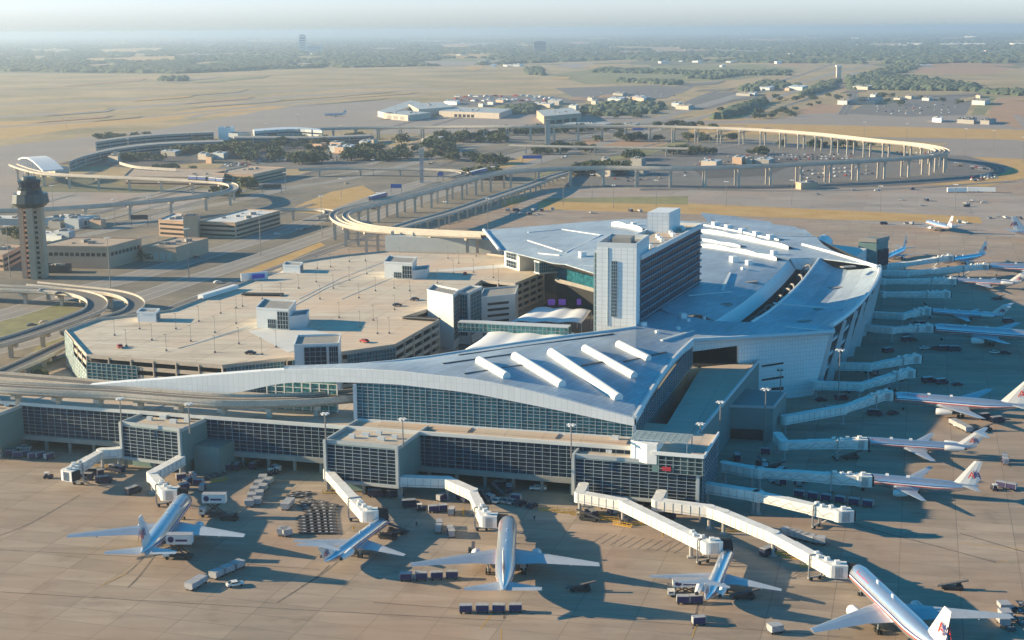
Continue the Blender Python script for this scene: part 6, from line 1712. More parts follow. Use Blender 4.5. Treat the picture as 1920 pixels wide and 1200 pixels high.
string(CART, [(822, 1002), (824, 985)], 2, '%s cart from below, in the pair left of the centre airliner nose'); string(CART, [(848, 1009), (843, 998)], 2, '%s blue cart from below, beside the pair left of the centre airliner nose')
string(CONT, [(466, 955), (478, 925), (497, 898)], 5, '%s silver container from below, in the left column of loaded dollies')
string(CONT, [(480, 952), (490, 925), (508, 903)], 4, '%s silver container from below, in the right column of loaded dollies')
string(CONT, [(354, 1109), (382, 1092)], 2, '%s pale container from the left, in the front pair below the leftmost airliner')
string(CONT, [(396, 1088), (456, 1062)], 3, '%s pale container from the left, in the longer string below the leftmost airliner')
put(CARS['white'], 441, 1099, 25, 'small white car parked beside the container string, lower left')
string(CONT, [(541, 1008), (532, 1000)], 1, 'single dark container dolly at the left of the empty dolly field')
string(CONT, [(534, 958), (546, 945)], 2, '%s container from the left, beside the flat pallets')
put(CONT, 531, 1003, 80, 'upright silver container at the left wingtip of the slim rear-engined airliner')
put(CONT, 1453, 1186, 20, 'pale cargo container alone near the lower right edge of the apron')
put(CONT, 1537, 1020, -20, 'sunlit container at the end of the row behind the longest jet bridge'); string(CONT, [(1470, 1003), (1525, 1018)], 5, '%s container from the left, behind the longest jet bridge')
# empty dolly field: curved rows
k_ = 0
for c, (sx, x1, y1, rows_) in enumerate(((0, 572, 1000, 6), (1, 586, 1000, 11), (2, 600, 1000, 12), (3, 612, 1000, 11), (4, 622, 1000, 10))):
    for r_ in range(rows_):
        y = y1 - r_ * 5.6; bend = -max(0, r_ - 6) ** 1.6 * (1.4 if c in (1, 2) else (.3 if c == 3 else -1.2))
        put(DOLLY, x1 + bend - r_ * .6, y, 175 - max(0, r_ - 6) * 6, 'empty dark container dolly in the curved storage rows left of the slim airliner')
for i in range(4): put(DOLLY, 548 + i * 9, 932 - (i % 2) * 5, 20, 'flat empty dolly in the small stack above the curved storage rows')
# vehicles
put(VAN, 195, 905, 20, 'dark van left of the small truck under the first jet bridges'); put(VAN, 250, 925, 55, 'dark truck parked beside the second jet bridge'); put(VAN, 220, 885, 150, 'dark truck at the foot of the second pier'); 
put(TUG, 91, 897, 0, 'pale tractor at the far left, left of the empty jet bridge')
put(VAN, 770, 950, 10, 'dark van at the left of the cart string, centre of the apron'); put(TUG, 790, 957, 5, 'small tractor right of the dark van, centre of the apron')
put(VAN, 742, 932, 0, 'dark van under the middle pier, right one'); put(VAN, 706, 931, 0, 'dark van under the middle pier, left one')
for i, (x, y, c) in enumerate(((920, 940, 'dark'), (934, 942, 'white'), (951, 942, 'silver'), (962, 944, 'silver'), (977, 947, 'dark'), (998, 951, 'dark'))):
    put(CARS[c], x, y, 55, ['dark car, leftmost of the angled row behind the centre airliner', 'white car, second in the angled row behind the centre airliner', 'silver car, third in the angled row behind the centre airliner', 'silver car, fourth in the angled row behind the centre airliner', 'dark car, fifth in the angled row behind the centre airliner', 'dark car at the right end of the angled row behind the centre airliner'][i])
put(PICK, 1009, 919, 175, 'white pickup truck parked at the front concourse foot'); put(VAN, 955, 921, 90, 'dark blue truck at the concourse foot, left of the white pickup'); put(VAN, 940, 914, 10, 'dark van farther back at the concourse foot, left of the white pickup')
put(LOADER, 430, 975, -10, 'flat dark loader with black cab right of the upper catering truck'); put(LOADER, 728, 1010, -20, 'dark belt loader at the side of the slim rear-engined airliner'); put(LOADER, 745, 1000, 160, 'second dark loader at the side of the slim rear-engined airliner')
put(LOADER, 1088, 1108, 0, 'small dark low loader alone in the shadow right of the centre airliner'); put(LOADER, 1785, 1105, -8, 'dark low loader behind the bright corner airliner'); put(LOADER, 1395, 1122, 0, 'dark loader in shade right of the rear-engined airliner tail')
put(LOADER, 885, 1043, 90, 'dark loader under the left wing root of the centre airliner'); put(CART, 983, 1065, 80, 'dark cart under the right wing of the centre airliner')
put(VAN, 1250, 900 + 72, 0, 'dark van behind the long jet bridge'); put(VAN, 1440, 1040, 40, 'blue tanker van beside the longest jet bridge'); put(VAN, 1195, 962, -20, 'teal tanker under the long jet bridge of the corner pier')
put(CART, 1135, 953, 0, 'purple cart under the corner pier jet bridge, left one'); put(CART, 1160, 957, 0, 'purple cart under the corner pier jet bridge, right one')
for i, (x, y) in enumerate(((340, 900), (352, 908), (362, 898), (372, 910), (345, 918), (380, 920))): put(CART, x, y, 20 + 50 * i, 'purple cart %s of the shaded group behind the leftmost airliner' % ('at the far left', 'lower left', 'upper middle', 'right of the middle', 'at the bottom', 'at the right end')[i])
for i in range(7): put(DOLLY, 392 + i * 10, 898 - i * 4, 30, 'empty dark dolly in the shaded row behind the annex of the second pier')
for i, (x, y) in enumerate(((20, 855), (34, 858), (48, 856), (62, 860), (76, 859), (92, 861))): put(CART, x, y, 10 * i, 'dark cart %s in the shaded line at the left edge' % ('first from the left', 'second from the left', 'third from the left', 'fourth from the left', 'fifth from the left', 'last on the right')[i])
put(PICK, 45, 843, 0, 'white pickup under the concourse at the left edge')
string(CART, [(1486, 930), (1640, 952)], 6, '%s purple cart in the shaded line between the two nearest right jet bridges')
put(PICK, 1458, 905, 0, 'white truck in shade under the jet bridge to the sunlit-tail airliner'); put(LOADER, 1595, 860, 10, 'dark loader in shade by the T-tailed airliner nose')
string(CART, [(1868, 913), (1905, 920)], 2, '%s blue cart from the left, behind the sunlit-tail airliner'); put(TUG, 1864, 919, 90, 'white-roofed tractor behind the sunlit-tail airliner')
string(CART, [(1882, 860), (1886, 874)], 2, '%s dark cart from the top, on the sunlit apron right of the T-tail')
SO = ('top left', 'top middle', 'upper right', 'left middle', 'centre', 'topmost right', 'lower left', 'bottom middle', 'bottom right')
for i, (x, y) in enumerate(((1882, 1145), (1898, 1142), (1912, 1148), (1884, 1160), (1900, 1163), (1914, 1134), (1880, 1172), (1893, 1180), (1916, 1170))): put(DOLLY if i % 3 else CONT, x, y, 90, SO[i] + ' dolly of the stack at the lower right edge of the apron')
for i, (x, y, k) in enumerate(((1640, 779, 'van'), (1674, 777, 'car'), (1568, 838, 'van'), (1540, 752, 'car'), (1578, 840 - 90, 'van'), (1740, 717, 'van'), (1765, 720, 'van'), (1795, 723, 'car'), (1733, 655, 'car'), (1753, 655, 'car'), (1770, 657, 'van'), (1790, 658, 'van'), (1865, 663, 'car'), (1885, 664, 'car'), (1595, 735, 'van'), (1665, 661, 'van'), (1700, 640, 'van'), (1870, 792, 'van'), (1846, 786, 'van'), (1845, 808, 'loader'), (1800, 800, 'car'), (1560, 772, 'van'), (1890, 605, 'van'), (1870, 562, 'loader'), (1700, 598, 'van'))):
    pr = {'van': VAN, 'car': CARS['dark'] if i % 2 else CARS['white'], 'loader': LOADER}[k]
    put(pr, x, y, (i * 37) % 40 - 10, '%s standing in shade among the right-hand gates' % {'van': 'dark van', 'car': 'dark car' if i % 2 else 'white car', 'loader': 'dark loader'}[k], 'vehicles in shade among the right-hand gates')
rv = random.Random(41)
for (cx_, cy_, sx, sy, n_, wh) in ((1420, 868, 45, 22, 9, 'in the deep shade beside the corner pier'), (1180, 972, 80, 12, 7, 'below the corner pier bridges'), (880, 935, 90, 10, 7, 'along the foot of the front concourse'), (480, 885, 60, 10, 6, 'on the shaded apron left of the middle pier'), (170, 890, 60, 10, 4, 'under the left jet bridges'), (1640, 700, 60, 16, 6, 'between the far right-hand bridges'), (1540, 905, 80, 8, 5, 'between the nearest right-hand bridges'), (1690, 620, 60, 20, 5, 'in shade near the far gates')):
    for k in range(n_):
        pr, nm = rv.choice([(CART, 'baggage cart'), (VAN, 'dark van'), (TUG, 'tow tractor'), (LOADER, 'belt loader'), (CART, 'baggage cart')])
        put(pr, cx_ + rv.uniform(-sx, sx), cy_ + rv.uniform(-sy, sy), rv.uniform(0, 180), nm + ' ' + wh, nm + 's ' + wh)
# container string between third and second right aircraft
string(CONT, [(1785, 795), (1818, 812)], 4, '%s grey container from the left, trailing toward the T-tail')
# far apron equipment
for i, (x, y) in enumerate([(952 + 8 * j, 396 + (j % 2) * 7) for j in range(9)] + [(1036, 394), (1108, 400), (1182, 397), (1200, 398)]):
    put([CONT, CARS['white'], VAN][i % 3], x, y, 10 * i, 'small equipment on the far apron beside the golden verge', 'equipment lined up by the far verge')
for i, (x, y) in enumerate(((1657, 421), (1700, 420), (1709, 421), (1725, 386), (1737, 377), (1810, 382), (1822, 379), (1845, 381), (1812, 388), (1855, 410), (1870, 407), (1885, 409), (1910, 411), (1690, 418 - 42), (1600, 358), (1645, 358), (1710, 356), (1532, 365), (1798, 418), (1808, 419))):
    put([VAN, CARS['silver'], CONT, PICK][i % 4], x, y, 25 * i, 'small vehicle on the far right apron beyond the gates', 'vehicles on the far right apron')
# air start cart, yellow equipment by the corner pier
YB = None
def f_rail(t):
    mb = MB()
    for k in range(5): mb.bar((k * 1.4, 0, 0), (k * 1.4, 0, 1.1), .12, .12)
    for z in (.5, 1.1): mb.bar((0, 0, z), (5.6, 0, z), .12, .12)
    mb.build('rail', M['yellow'], t)
    mb = MB(); mb.bar((0, 0, .1), (5.6, 0, .1), .5, .2); mb.build('base', M['yellow'], t)
RAIL = mk('safety_barrier', 'barrier', 'yellow safety barriers at the corner pier', f_rail)
for i, (x, y, a_) in enumerate(((1010, 957, -6), (1040, 961, -6), (1070, 965, -8), (1098, 966, -12), (1125, 974, -15), (1150, 983, -30), (1185, 985, 10), (1350, 997, 0), (1465, 1045, -20), (150, 882, 20), (175, 878, 10), (395, 905, 30), (605, 925, 0), (868, 968, 90), (1450, 1040, 10), (1500, 1062, -20))):
    put(RAIL, x, y, a_, 'yellow safety barrier standing under the gate bridges')
# people
def person(label, px, py, hi=False):
    p = W(px, py, 0)
    me = bpy.data.meshes.new('person')
    pts = [(0, 0, .95), (0, 0, 1.2), (0, 0, 1.42), (0, 0, 1.55), (0, 0, 1.7), (.18, 0, 1.4), (.24, .02, 1.1), (.22, .1, .86), (-.18, 0, 1.4), (-.25, -.03, 1.12), (-.22, .08, .9), (.1, 0, .9), (.12, .08, .48), (.12, .02, .06), (.12, .14, .03), (-.1, 0, .9), (-.12, -.06, .48), (-.13, -.14, .06), (-.13, -.02, .03)]
    ed = [(0, 1), (1, 2), (2, 3), (3, 4), (2, 5), (5, 6), (6, 7), (2, 8), (8, 9), (9, 10), (0, 11), (11, 12), (12, 13), (13, 14), (0, 15), (15, 16), (16, 17), (17, 18)]
    rad = [.15, .15, .16, .06, .11, .07, .05, .04, .07, .05, .04, .1, .07, .05, .04, .1, .07, .05, .04]
    me.from_pydata(pts, ed, []); me.materials.append(M['yellow'] if hi else M['veh_dark'])
    o = bpy.data.objects.new('person', me); COL.objects.link(o); o.location = p
    md = o.modifiers.new('skin', 'SKIN')
    for v, r_ in zip(me.skin_vertices[0].data, rad): v.radius = (r_, r_)
    me.skin_vertices[0].data[0].use_root = True
    s_ = o.modifiers.new('sub', 'SUBSURF'); s_.levels = 1; s_.render_levels = 1
    return tag(o, label, 'person')
person('ramp worker in dark clothes walking in the shade left of the centre airliner', 781, 988)
person('ramp worker in a yellow vest standing beside the slim rear-engined airliner', 663, 996, True)
person('ramp worker in dark clothes standing in shade right of the centre airliner nose', 1002, 977)
person('ramp worker in a yellow vest standing by the striped bay near the long jet bridge', 1243, 1008, True)
# ------------------------------------------------------------------ lamp masts
def mast(label, px, py, h, z0=0.0, group='tall lamp masts', head=1.6, prongs=6):
    p = W(px, py, z0); t = thing('light_mast', label, 'light mast', (p.x, p.y, z0), group)
    mb = MB(); mb.tube([(p.x, p.y, z0), (p.x, p.y, z0 + h)], [.28, .16], 6); mb.build('pole', M['pole'], t)
    mb = MB()
    for k in range(prongs):
        a_ = 2 * math.pi * k / prongs; e = Vector((math.cos(a_), math.sin(a_), 0)) * head; c_ = Vector((p.x, p.y, z0 + h)); mb.bar(c_, c_ + e, .12, .12)
        mb.box(c_ + e - Vector((0, 0, .1)), (.8, .6, .35), a_)
    mb.build('lamp_ring', M['lamp'], t)
for lab, x, y, h, z0 in (('lamp mast on the roof corner of the second pier, left one', 228, 801, 9.5, 15), ('lamp mast on the second pier roof, right one', 356, 812, 9.5, 15), ('lamp mast at the left roof corner of the middle pier', 611, 829, 9, 15.8), ('lamp mast on the right roof edge of the middle pier', 756, 840, 9, 15.8), ('lamp mast at the left roof corner of the corner pier', 1071, 858, 10, 14.5),
    ('lamp mast by the roof deck parapet, nearest the corner tower', 1313, 818, 4, 15.5), ('lamp mast at the roof deck parapet in shade', 1350, 800, 8, 15.5), ('lamp mast before the service block', 1433, 838, 20, 0), ('lamp mast in front of the slotted white wall', 1462, 770, 16, 0), ('tall lamp mast in shade between the right-hand gates', 1571, 765, 22, 0), ('lamp mast on the dark ground below the right roof edge', 1640, 600, 22, 0)):
    mast(lab, x, y, h, z0, head=1.0 if z0 else 1.3)
for x, y, h in ((19, 520, 30), (207, 540, 28), (355, 527, 30), (489, 479, 28), (604, 444, 28), (536, 372, 22), (216, 425, 20), (100, 395, 20), (282, 420, 20), (700, 330, 16), (1056, 385, 22), (1110, 372, 20), (1330, 285, 26), (1450, 288, 26), (1230, 385, 20), (1361, 388, 20), (1484, 385, 20), (1650, 398, 20), (1809, 285, 26), (1862, 290, 26), (1917, 305, 26), (1620, 262, 22), (1700, 262, 20), (1745, 330, 20), (1790, 395, 20), (745, 265, 18), (640, 262, 18), (850, 365, 20), (915, 430, 22), (835, 425, 18), (125, 240, 14), (240, 282, 14), (500, 250, 14), (560, 232, 14), (925, 345, 16), (640, 370, 16), (710, 400, 16), (1150, 390, 18)):
    mast('tall thin lamp mast standing beside the roads and aprons', x, y, h)
for x, y in ((215, 628), (237, 648), (262, 616), (285, 637), (312, 657), (330, 616), (358, 639), (373, 602), (403, 623), (403, 660), (414, 587), (443, 606), (448, 644), (443, 577), (455, 574), (491, 664), (518, 650), (492, 560), (527, 555), (560, 540), (593, 528), (625, 540), (655, 525), (688, 513), (655, 490), (685, 488), (700, 600), (675, 612), (708, 625), (740, 580), (770, 562), (739, 540), (768, 545), (636, 595), (600, 560), (860, 493), (893, 480), (925, 520), (820, 530), (850, 512), (888, 510), (935, 527), (730, 624), (673, 558), (704, 545), (560, 510), (595, 503), (620, 500), (750, 486), (840, 484)):
    p = W(x, y, GZ); mb = MB(); mb.tube([(p.x, p.y, GZ - .3), (p.x, p.y, GZ + 6.5)], .065, 5); mb.box((p.x - .3, p.y, GZ + 6.5), (.8, .3, .15), 0); mb.box((p.x, p.y, GZ), (.7, .7, .8), 0)
    o = mb.build('deck_lamp', M['pole']); tag(o, 'thin lamp post on the open top deck of the parking garage', 'lamp post', 'lamp posts on the parking deck')
for i, (x, y, c) in enumerate(((470, 664, 'dark'), (745, 574, 'dark'), (778, 563, 'dark'), (976, 505, 'red'), (872, 515, 'red'), (225, 652, 'red'), (683, 642, 'red'))):
    p = CARS[c].put(W(x, y, GZ - .3), .4 * i, ('dark car', 'dark car', 'dark car', 'red car', 'red car', 'red car', 'red car')[i] + ' on the parking deck, ' + ('near the front stair tower', 'left of the tall lift tower', 'right beside the tall lift tower', 'beside the sunlit stair tower', 'on the far half by the ramp', 'near the left corner', 'near the front edge right of the stair tower')[i], 'cars on the parking deck')

# ------------------------------------------------------------------ cars in lots and on roads
def simple_car(m_):
    mb = MB(); prof = [(2.2, .35), (2.2, .85), (1.1, 1.0), (.6, 1.45), (-1.1, 1.45), (-1.8, 1.0), (-2.2, .95), (-2.2, .35)]
    mb.grid([[Vector((x, -.85, z)) for x, z in prof + prof[:1]], [Vector((x, .85, z)) for x, z in prof + prof[:1]]], 0); mb.face([(x, -.85, z) for x, z in prof]); mb.face([(x, .85, z) for x, z in prof][::-1])
    mb.grid([[Vector((.98, -.7, 1.14)), Vector((.68, -.7, 1.43))], [Vector((.98, .7, 1.14)), Vector((.68, .7, 1.43))]], 1)
    for s_ in (-.86, .86): mb.face([(.9, s_, 1.02), (.55, s_, 1.38), (-1.0, s_, 1.38), (-1.6, s_, 1.02)], 1)
    return mb.mesh('far_car', [M[m_], M['cockpit']])
CM = {k: simple_car(m_) for k, m_ in (('white', 'veh_white'), ('dark', 'veh_dark'), ('silver', 'veh_silver'), ('red', 'veh_red'), ('tan', 'veh_tan'))}
ncar = [0]
SPEC = []
def fcar(p, rz, c, where, s=1.0): SPEC.append((Vector(p), rz, c, where, s))
def fcar_make(p, rz, c, where, s=1.0):
    o = bpy.data.objects.new('parked_car', CM[c]); COL.objects.link(o); o.location = p; o.rotation_euler = (0, 0, rz); o.scale = (s, s, s); ncar[0] += 1
    tag(o, '%s car %s' % (c, where), 'car', '%s cars %s' % (c, where))
def lot(pa, pb, rows, per, where, dpy, ang, z=.15, seed=1, skip=.2, pal=('white', 'silver', 'dark', 'dark', 'tan', 'red', 'white')):
    rr = random.Random(seed)
    for r_ in range(rows):
        for k in range(per):
            if rr.random() < skip: continue
            t = (k + .5) / per; x = pa[0] + (pb[0] - pa[0]) * t + rr.uniform(-1, 1); y = pa[1] + (pb[1] - pa[1]) * t + r_ * dpy
            fcar(W(x, y, z), R(ang) + rr.uniform(-.08, .08), rr.choice(pal), where)
lot((560, 290), (640, 296), 3, 12, 'in the lot among the trees, upper left of centre', 3.2, 80, seed=2)
lot((478, 304), (540, 296), 2, 9, 'in the lot above the old parking deck', 4, 70, seed=3)
lot((1440, 292), (1600, 290), 3, 20, 'in the lot inside the people mover loop', 4.2, 75, seed=4)
lot((1500, 322), (1640, 312), 3, 14, 'in the lower lot under the people mover loop', 7, 60, seed=5, skip=.3)
lot((1650, 285), (1740, 288), 1, 10, 'in the lot inside the right end of the loop', 4, 70, seed=6)
lot((1790, 306), (1850, 318), 2, 8, 'on the curved road right of the loop', 4, -20, seed=7, skip=.3)
lot((1820, 335), (1870, 326), 3, 8, 'queued along the curved road at the right', 3.4, 25, seed=8, skip=.2)
lot((1640, 200), (1800, 196), 4, 12, 'in the far right lot', 5, 20, seed=9, skip=.45)
lot((1110, 175), (1270, 172), 3, 14, 'in the far lot right of the truck yard', 4, 10, seed=10, skip=.35)
rr = random.Random(5)
for k in range(34):      # truck yard with red cabs
    p = W(905 + rr.uniform(-50, 130), 183 + rr.uniform(-3, 8), .1); red = 930 < 905 + 80 and rr.random() < .5
    o = bpy.data.objects.new('parked_truck', None); bpy.data.objects.remove(o)
    c = 'red' if (k % 3 == 0) else 'white'
    fcar(p, rr.uniform(0, 3), c, 'in the far truck yard', 3.0)
for k, (x, y) in enumerate(((400, 563), (405, 561), (315, 484), (368, 484), (588, 425), (574, 431), (560, 432), (408, 531), (60, 612), (83, 606), (112, 552), (80, 546), (520, 440), (700, 393), (880, 345), (960, 299), (1056, 296), (1062, 294), (807, 308), (812, 306), (1500, 150), (1240, 243), (862, 346), (1185, 258), (650, 345), (1020, 284))):
    z = 8.05 if (x < 130 or (x == 112)) else .2
    fcar(W(x, y, z), .55, ('dark', 'silver', 'white', 'dark', 'tan')[k % 5], 'driving on the roads around the garage')

# ------------------------------------------------------------------ trees
M['leaf'] = mat('foliage', (0.040, 0.065, 0.030), 0.9, 0.3, 0.5, c2=(0.075, 0.10, 0.045), fine=.4)
M['leaf2'] = mat('foliage_far', (0.045, 0.080, 0.050), 1.0, 0.3, 0.02, c2=(0.10, 0.12, 0.07), fine=.4)
M['bark'] = mat('bark', (0.12, 0.09, 0.07), .9, .2, 1)
def crown_mesh(seed, n=420):
    rr = random.Random(seed); mb = MB()
    blobs = [(rr.uniform(-.5, .5), rr.uniform(-.5, .5), rr.uniform(.28, .9), rr.uniform(.25, .45)) for _ in range(14)]
    for k in range(n):
        bx, by, bz, br = rr.choice(blobs)
        th_, ph = rr.uniform(0, 2 * math.pi), math.acos(rr.uniform(-.8, 1)); q = br * rr.uniform(.65, 1.08)
        c_ = Vector((bx + q * math.sin(ph) * math.cos(th_), by + q * math.sin(ph) * math.sin(th_), bz + q * math.cos(ph) * .75))
        u = Vector((rr.gauss(0, 1), rr.gauss(0, 1), rr.gauss(0, 1))).normalized(); v = u.cross(Vector((rr.gauss(0, 1), rr.gauss(0, 1), rr.gauss(0, 1)))).normalized(); s_ = rr.uniform(.07, .15)
        mb.face([c_ + u * s_, c_ + v * s_ * .8, c_ - u * s_, c_ - v * s_ * .8])
    return mb.mesh('crown', [M['leaf'], M['leafb'], M['leaf2']][seed % 3])
M['leafb'] = mat('foliage_olive', (0.07, 0.085, 0.035), 0.9, 0.3, 0.5, c2=(0.11, 0.12, 0.05), fine=.4)
CRN = [crown_mesh(s) for s in (1, 2, 3, 4, 6)]
def trunk_mesh(seed):
    rr = random.Random(seed); mb = MB(); mb.tube([(0, 0, 0), (.02, 0, .3), (0, .02, .6)], [.06, .045, .02], 6)
    for k in range(4): a_ = k * 1.6; mb.tube([(0, 0, .28 + .05 * k), (.22 * math.cos(a_), .22 * math.sin(a_), .6)], [.025, .01], 4)
    return mb.mesh('trunk', M['bark'])
TRK = trunk_mesh(3)
TSPEC = []
def tree(px, py, s, where, k, z=.05): TSPEC.append((px, py, s, where, k, z))
def tree_make(px, py, s, where, k, z=.05):
    p = W(px, py, z); t = thing('tree', 'leafy dark green tree ' + where, 'tree', p, 'trees ' + where); t.rotation_euler = (0, 0, k * 1.3); t.scale = (s * .95, s * .95, s * .8)
    c = bpy.data.objects.new('crown', CRN[k % 5]); COL.objects.link(c); c.parent = t
    c = bpy.data.objects.new('trunk', TRK); COL.objects.link(c); c.parent = t
rr = random.Random(11)
def grove(cx_, cy_, sx, sy, n_, s, where):
    for k in range(n_): tree(cx_ + rr.uniform(-sx, sx), cy_ + rr.uniform(-sy, sy), s * rr.uniform(.75, 1.25), where, k)
grove(455, 287, 60, 6, 16, 12, 'in the grove above the old parking deck'); grove(500, 300, 50, 5, 10, 12, 'in the lower grove above the old parking deck')
grove(585, 308, 30, 4, 8, 12, 'beside the small lot left of centre'); grove(672, 299, 22, 3, 8, 12, 'in the small row right of the small lot'); grove(615, 283, 40, 2, 6, 9, 'along the upper edge of the small lot')
grove(800, 278, 50, 7, 14, 12, 'in the grove beside the parkway below the far guideway'); grove(870, 264, 70, 5, 16, 12, 'in the upper grove beside the parkway')
grove(925, 308, 22, 3, 6, 11, 'on the yellow-green patch beside the far guideway'); grove(910, 336, 45, 3, 10, 11, 'under the bend of the far guideway')
grove(1120, 325, 50, 5, 16, 12, 'at the left end of the big lot'); grove(1180, 300, 20, 3, 5, 11, 'beside the far straight track'); grove(1270, 288, 40, 3, 8, 10, 'at the upper left corner of the big lot')
grove(465, 352, 12, 3, 4, 10, 'beside the bend of the left loop'); grove(282, 488, 10, 3, 4, 8, 'in front of the ribbed tan hall'); grove(75, 712, 8, 3, 3, 4.5, 'below the lower left ramp'); grove(420, 366, 16, 3, 3, 10, 'under the left loop bend')
grove(1380, 290, 60, 2, 7, 8, 'in a sparse row inside the big loop'); grove(40, 448, 22, 2, 5, 8, 'behind the shed at the left edge'); grove(1085, 247, 80, 3, 12, 9, 'around the far toll plaza'); grove(350, 268, 40, 3, 5, 9, 'in front of the old terminal')
grove(660, 260, 30, 3, 5, 9, 'below the low grey wing'); grove(100, 672, 14, 6, 3, 4, 'under the curved viaducts')

grove(1000, 250, 60, 4, 14, 10, 'beside the merging parkways, upper centre'); grove(1180, 262, 70, 4, 14, 9, 'between the parkways beyond the far straight track'); grove(250, 300, 50, 4, 10, 9, 'between the old terminal rows')
grove(740, 300, 30, 5, 8, 10, 'below the parkway grove'); grove(1330, 262, 50, 2, 8, 9, 'along the top of the big loop'); grove(560, 268, 60, 3, 12, 9, 'below the domed terminal'); grove(330, 286, 50, 3, 8, 9, 'beside the curved old terminal')
lot((1300, 300), (1440, 288), 4, 16, 'in the rows at the left of the big loop', 5, 70, seed=31, skip=.35)
lot((1100, 335), (1290, 318), 3, 16, 'in the lot under the far guideway', 6, 70, seed=32, skip=.45)
lot((200, 292), (400, 276), 3, 16, 'in the old terminal yard', 4, 70, seed=33, skip=.4)
lot((640, 286), (760, 272), 2, 12, 'in the lot beside the parkway grove', 4, 70, seed=34, skip=.3)
lot((420, 310), (470, 306), 2, 8, 'behind the old parking deck', 3, 70, seed=35, skip=.3)
for cx_, cy_, sx, sy, n_, s_, wh in ((300, 262, 150, 4, 14, 9, 'between the curved old terminals'), (520, 275, 120, 4, 18, 10, 'in the hedge row below the domed terminal'), (700, 285, 60, 8, 14, 10, 'between the parkways, upper centre left'), (860, 300, 60, 6, 12, 9, 'on the parkway median'), (1050, 285, 60, 6, 12, 9, 'between the ramps in the middle'), (1240, 240, 120, 4, 16, 9, 'along the far parkway'), (1420, 215, 80, 8, 18, 9, 'in rows beside the far highway'), (1120, 215, 90, 8, 20, 10, 'in the park beyond the far toll plaza'), (330, 318, 40, 3, 6, 8, 'beside the old parking deck'), (1530, 275, 120, 3, 12, 8, 'inside the big loop'), (1620, 190, 180, 10, 24, 9, 'around the far right lot'), (120, 470, 60, 6, 6, 7, 'behind the office block')):
    grove(cx_, cy_, sx, sy, n_, s_, wh)
rb = random.Random(77)
for k in range(16):     # extra strands of road in the middle distance
    x = rb.uniform(560, 1300); y = rb.uniform(225, 330); L_ = rb.uniform(120, 300)
    road([(x, y), (x + L_ * .35, y - L_ * .10), (x + L_ * .7, y - L_ * .17), (x + L_, y - L_ * .22)], rb.uniform(6, 10), rb.choice(['road', 'road2', 'asphalt']))
for k in range(9):
    x = rb.uniform(0, 420); y = rb.uniform(330, 470); L_ = rb.uniform(120, 260)
    road([(x, y), (x + L_ * .4, y - L_ * .10), (x + L_, y - L_ * .26)], rb.uniform(5, 8), rb.choice(['road', 'road2', 'asphalt']))
for (cx_, cy_, sx, sy, n_) in ((300, 285, 120, 10, 9), (620, 268, 70, 8, 7), (1150, 305, 80, 14, 6), (1400, 300, 90, 8, 5), (1180, 185, 120, 14, 12), (1700, 178, 140, 12, 8), (960, 192, 80, 6, 6), (1500, 168, 120, 12, 8), (120, 420, 70, 14, 4), (740, 258, 60, 5, 5)):
    for k in range(n_):
        x = cx_ + rb.uniform(-sx, sx); y = cy_ + rb.uniform(-sy, sy); wd_ = rb.uniform(8, 30) * (300 / (y + 60)) ** 0
        building('low flat building among the car parks and roads of the middle distance', [(x, y), (x + wd_, y + wd_ * .05), (x + wd_ * 1.4, y - 2.2)], 0, rb.uniform(4, 8), rb.choice(['graywall', 'tan', 'conc_dark', 'concrete']), rb.choice(['panel', 'tanroof', 'conc_dark', 'whiteroof']), para=False, group='low flat buildings of the middle distance')
# patchwork of fields in the far plain
FP = []
for k in range(60):
    y = 62 + 66 * rb.random() ** .8; x = rb.uniform(-60, 1980); L_ = rb.uniform(25, 150); h_ = (y - 52) * rb.uniform(.03, .09) + .6; sl = rb.uniform(-.03, .02)
    poly = [(x, y), (x + L_ * .3, y - h_), (x + L_, y - h_ * .8 + L_ * sl), (x + L_ * 1.1, y + h_ * .3 + L_ * sl), (x + L_ * .5, y + h_)]
    FP.append(poly); area('far_field', poly, rb.choice(['grass', 'gold', 'red_soil', 'green', 'airfield', 'grass', 'gold']) if k % 9 else 'airfield', z=.4 + k * .01)
for k in range(26):
    x = rb.uniform(1000, 1980); y = rb.uniform(140, 222); L_ = rb.uniform(30, 110); h_ = rb.uniform(2, 6); sl = rb.uniform(-.12, -.02)
    area('field_patch', [(x, y), (x + L_ * .25, y - h_ + L_ * sl * .3), (x + L_, y - h_ + L_ * sl), (x + L_ * .8, y + h_ * .3 + L_ * sl * .8)], rb.choice(['grass', 'gold', 'red_soil', 'green', 'lot', 'median', 'lot']))
for k in range(16):
    x = rb.uniform(-40, 700); y = rb.uniform(150, 235); L_ = rb.uniform(80, 300); h_ = rb.uniform(1.0, 2.5)
    area('field_patch', [(x, y + 4), (x + L_ * .3, y - h_), (x + L_, y - h_ - L_ * .06), (x + L_ * .9, y + h_ - L_ * .055)], rb.choice(['grass', 'gold', 'red_soil', 'airfield', 'green']))
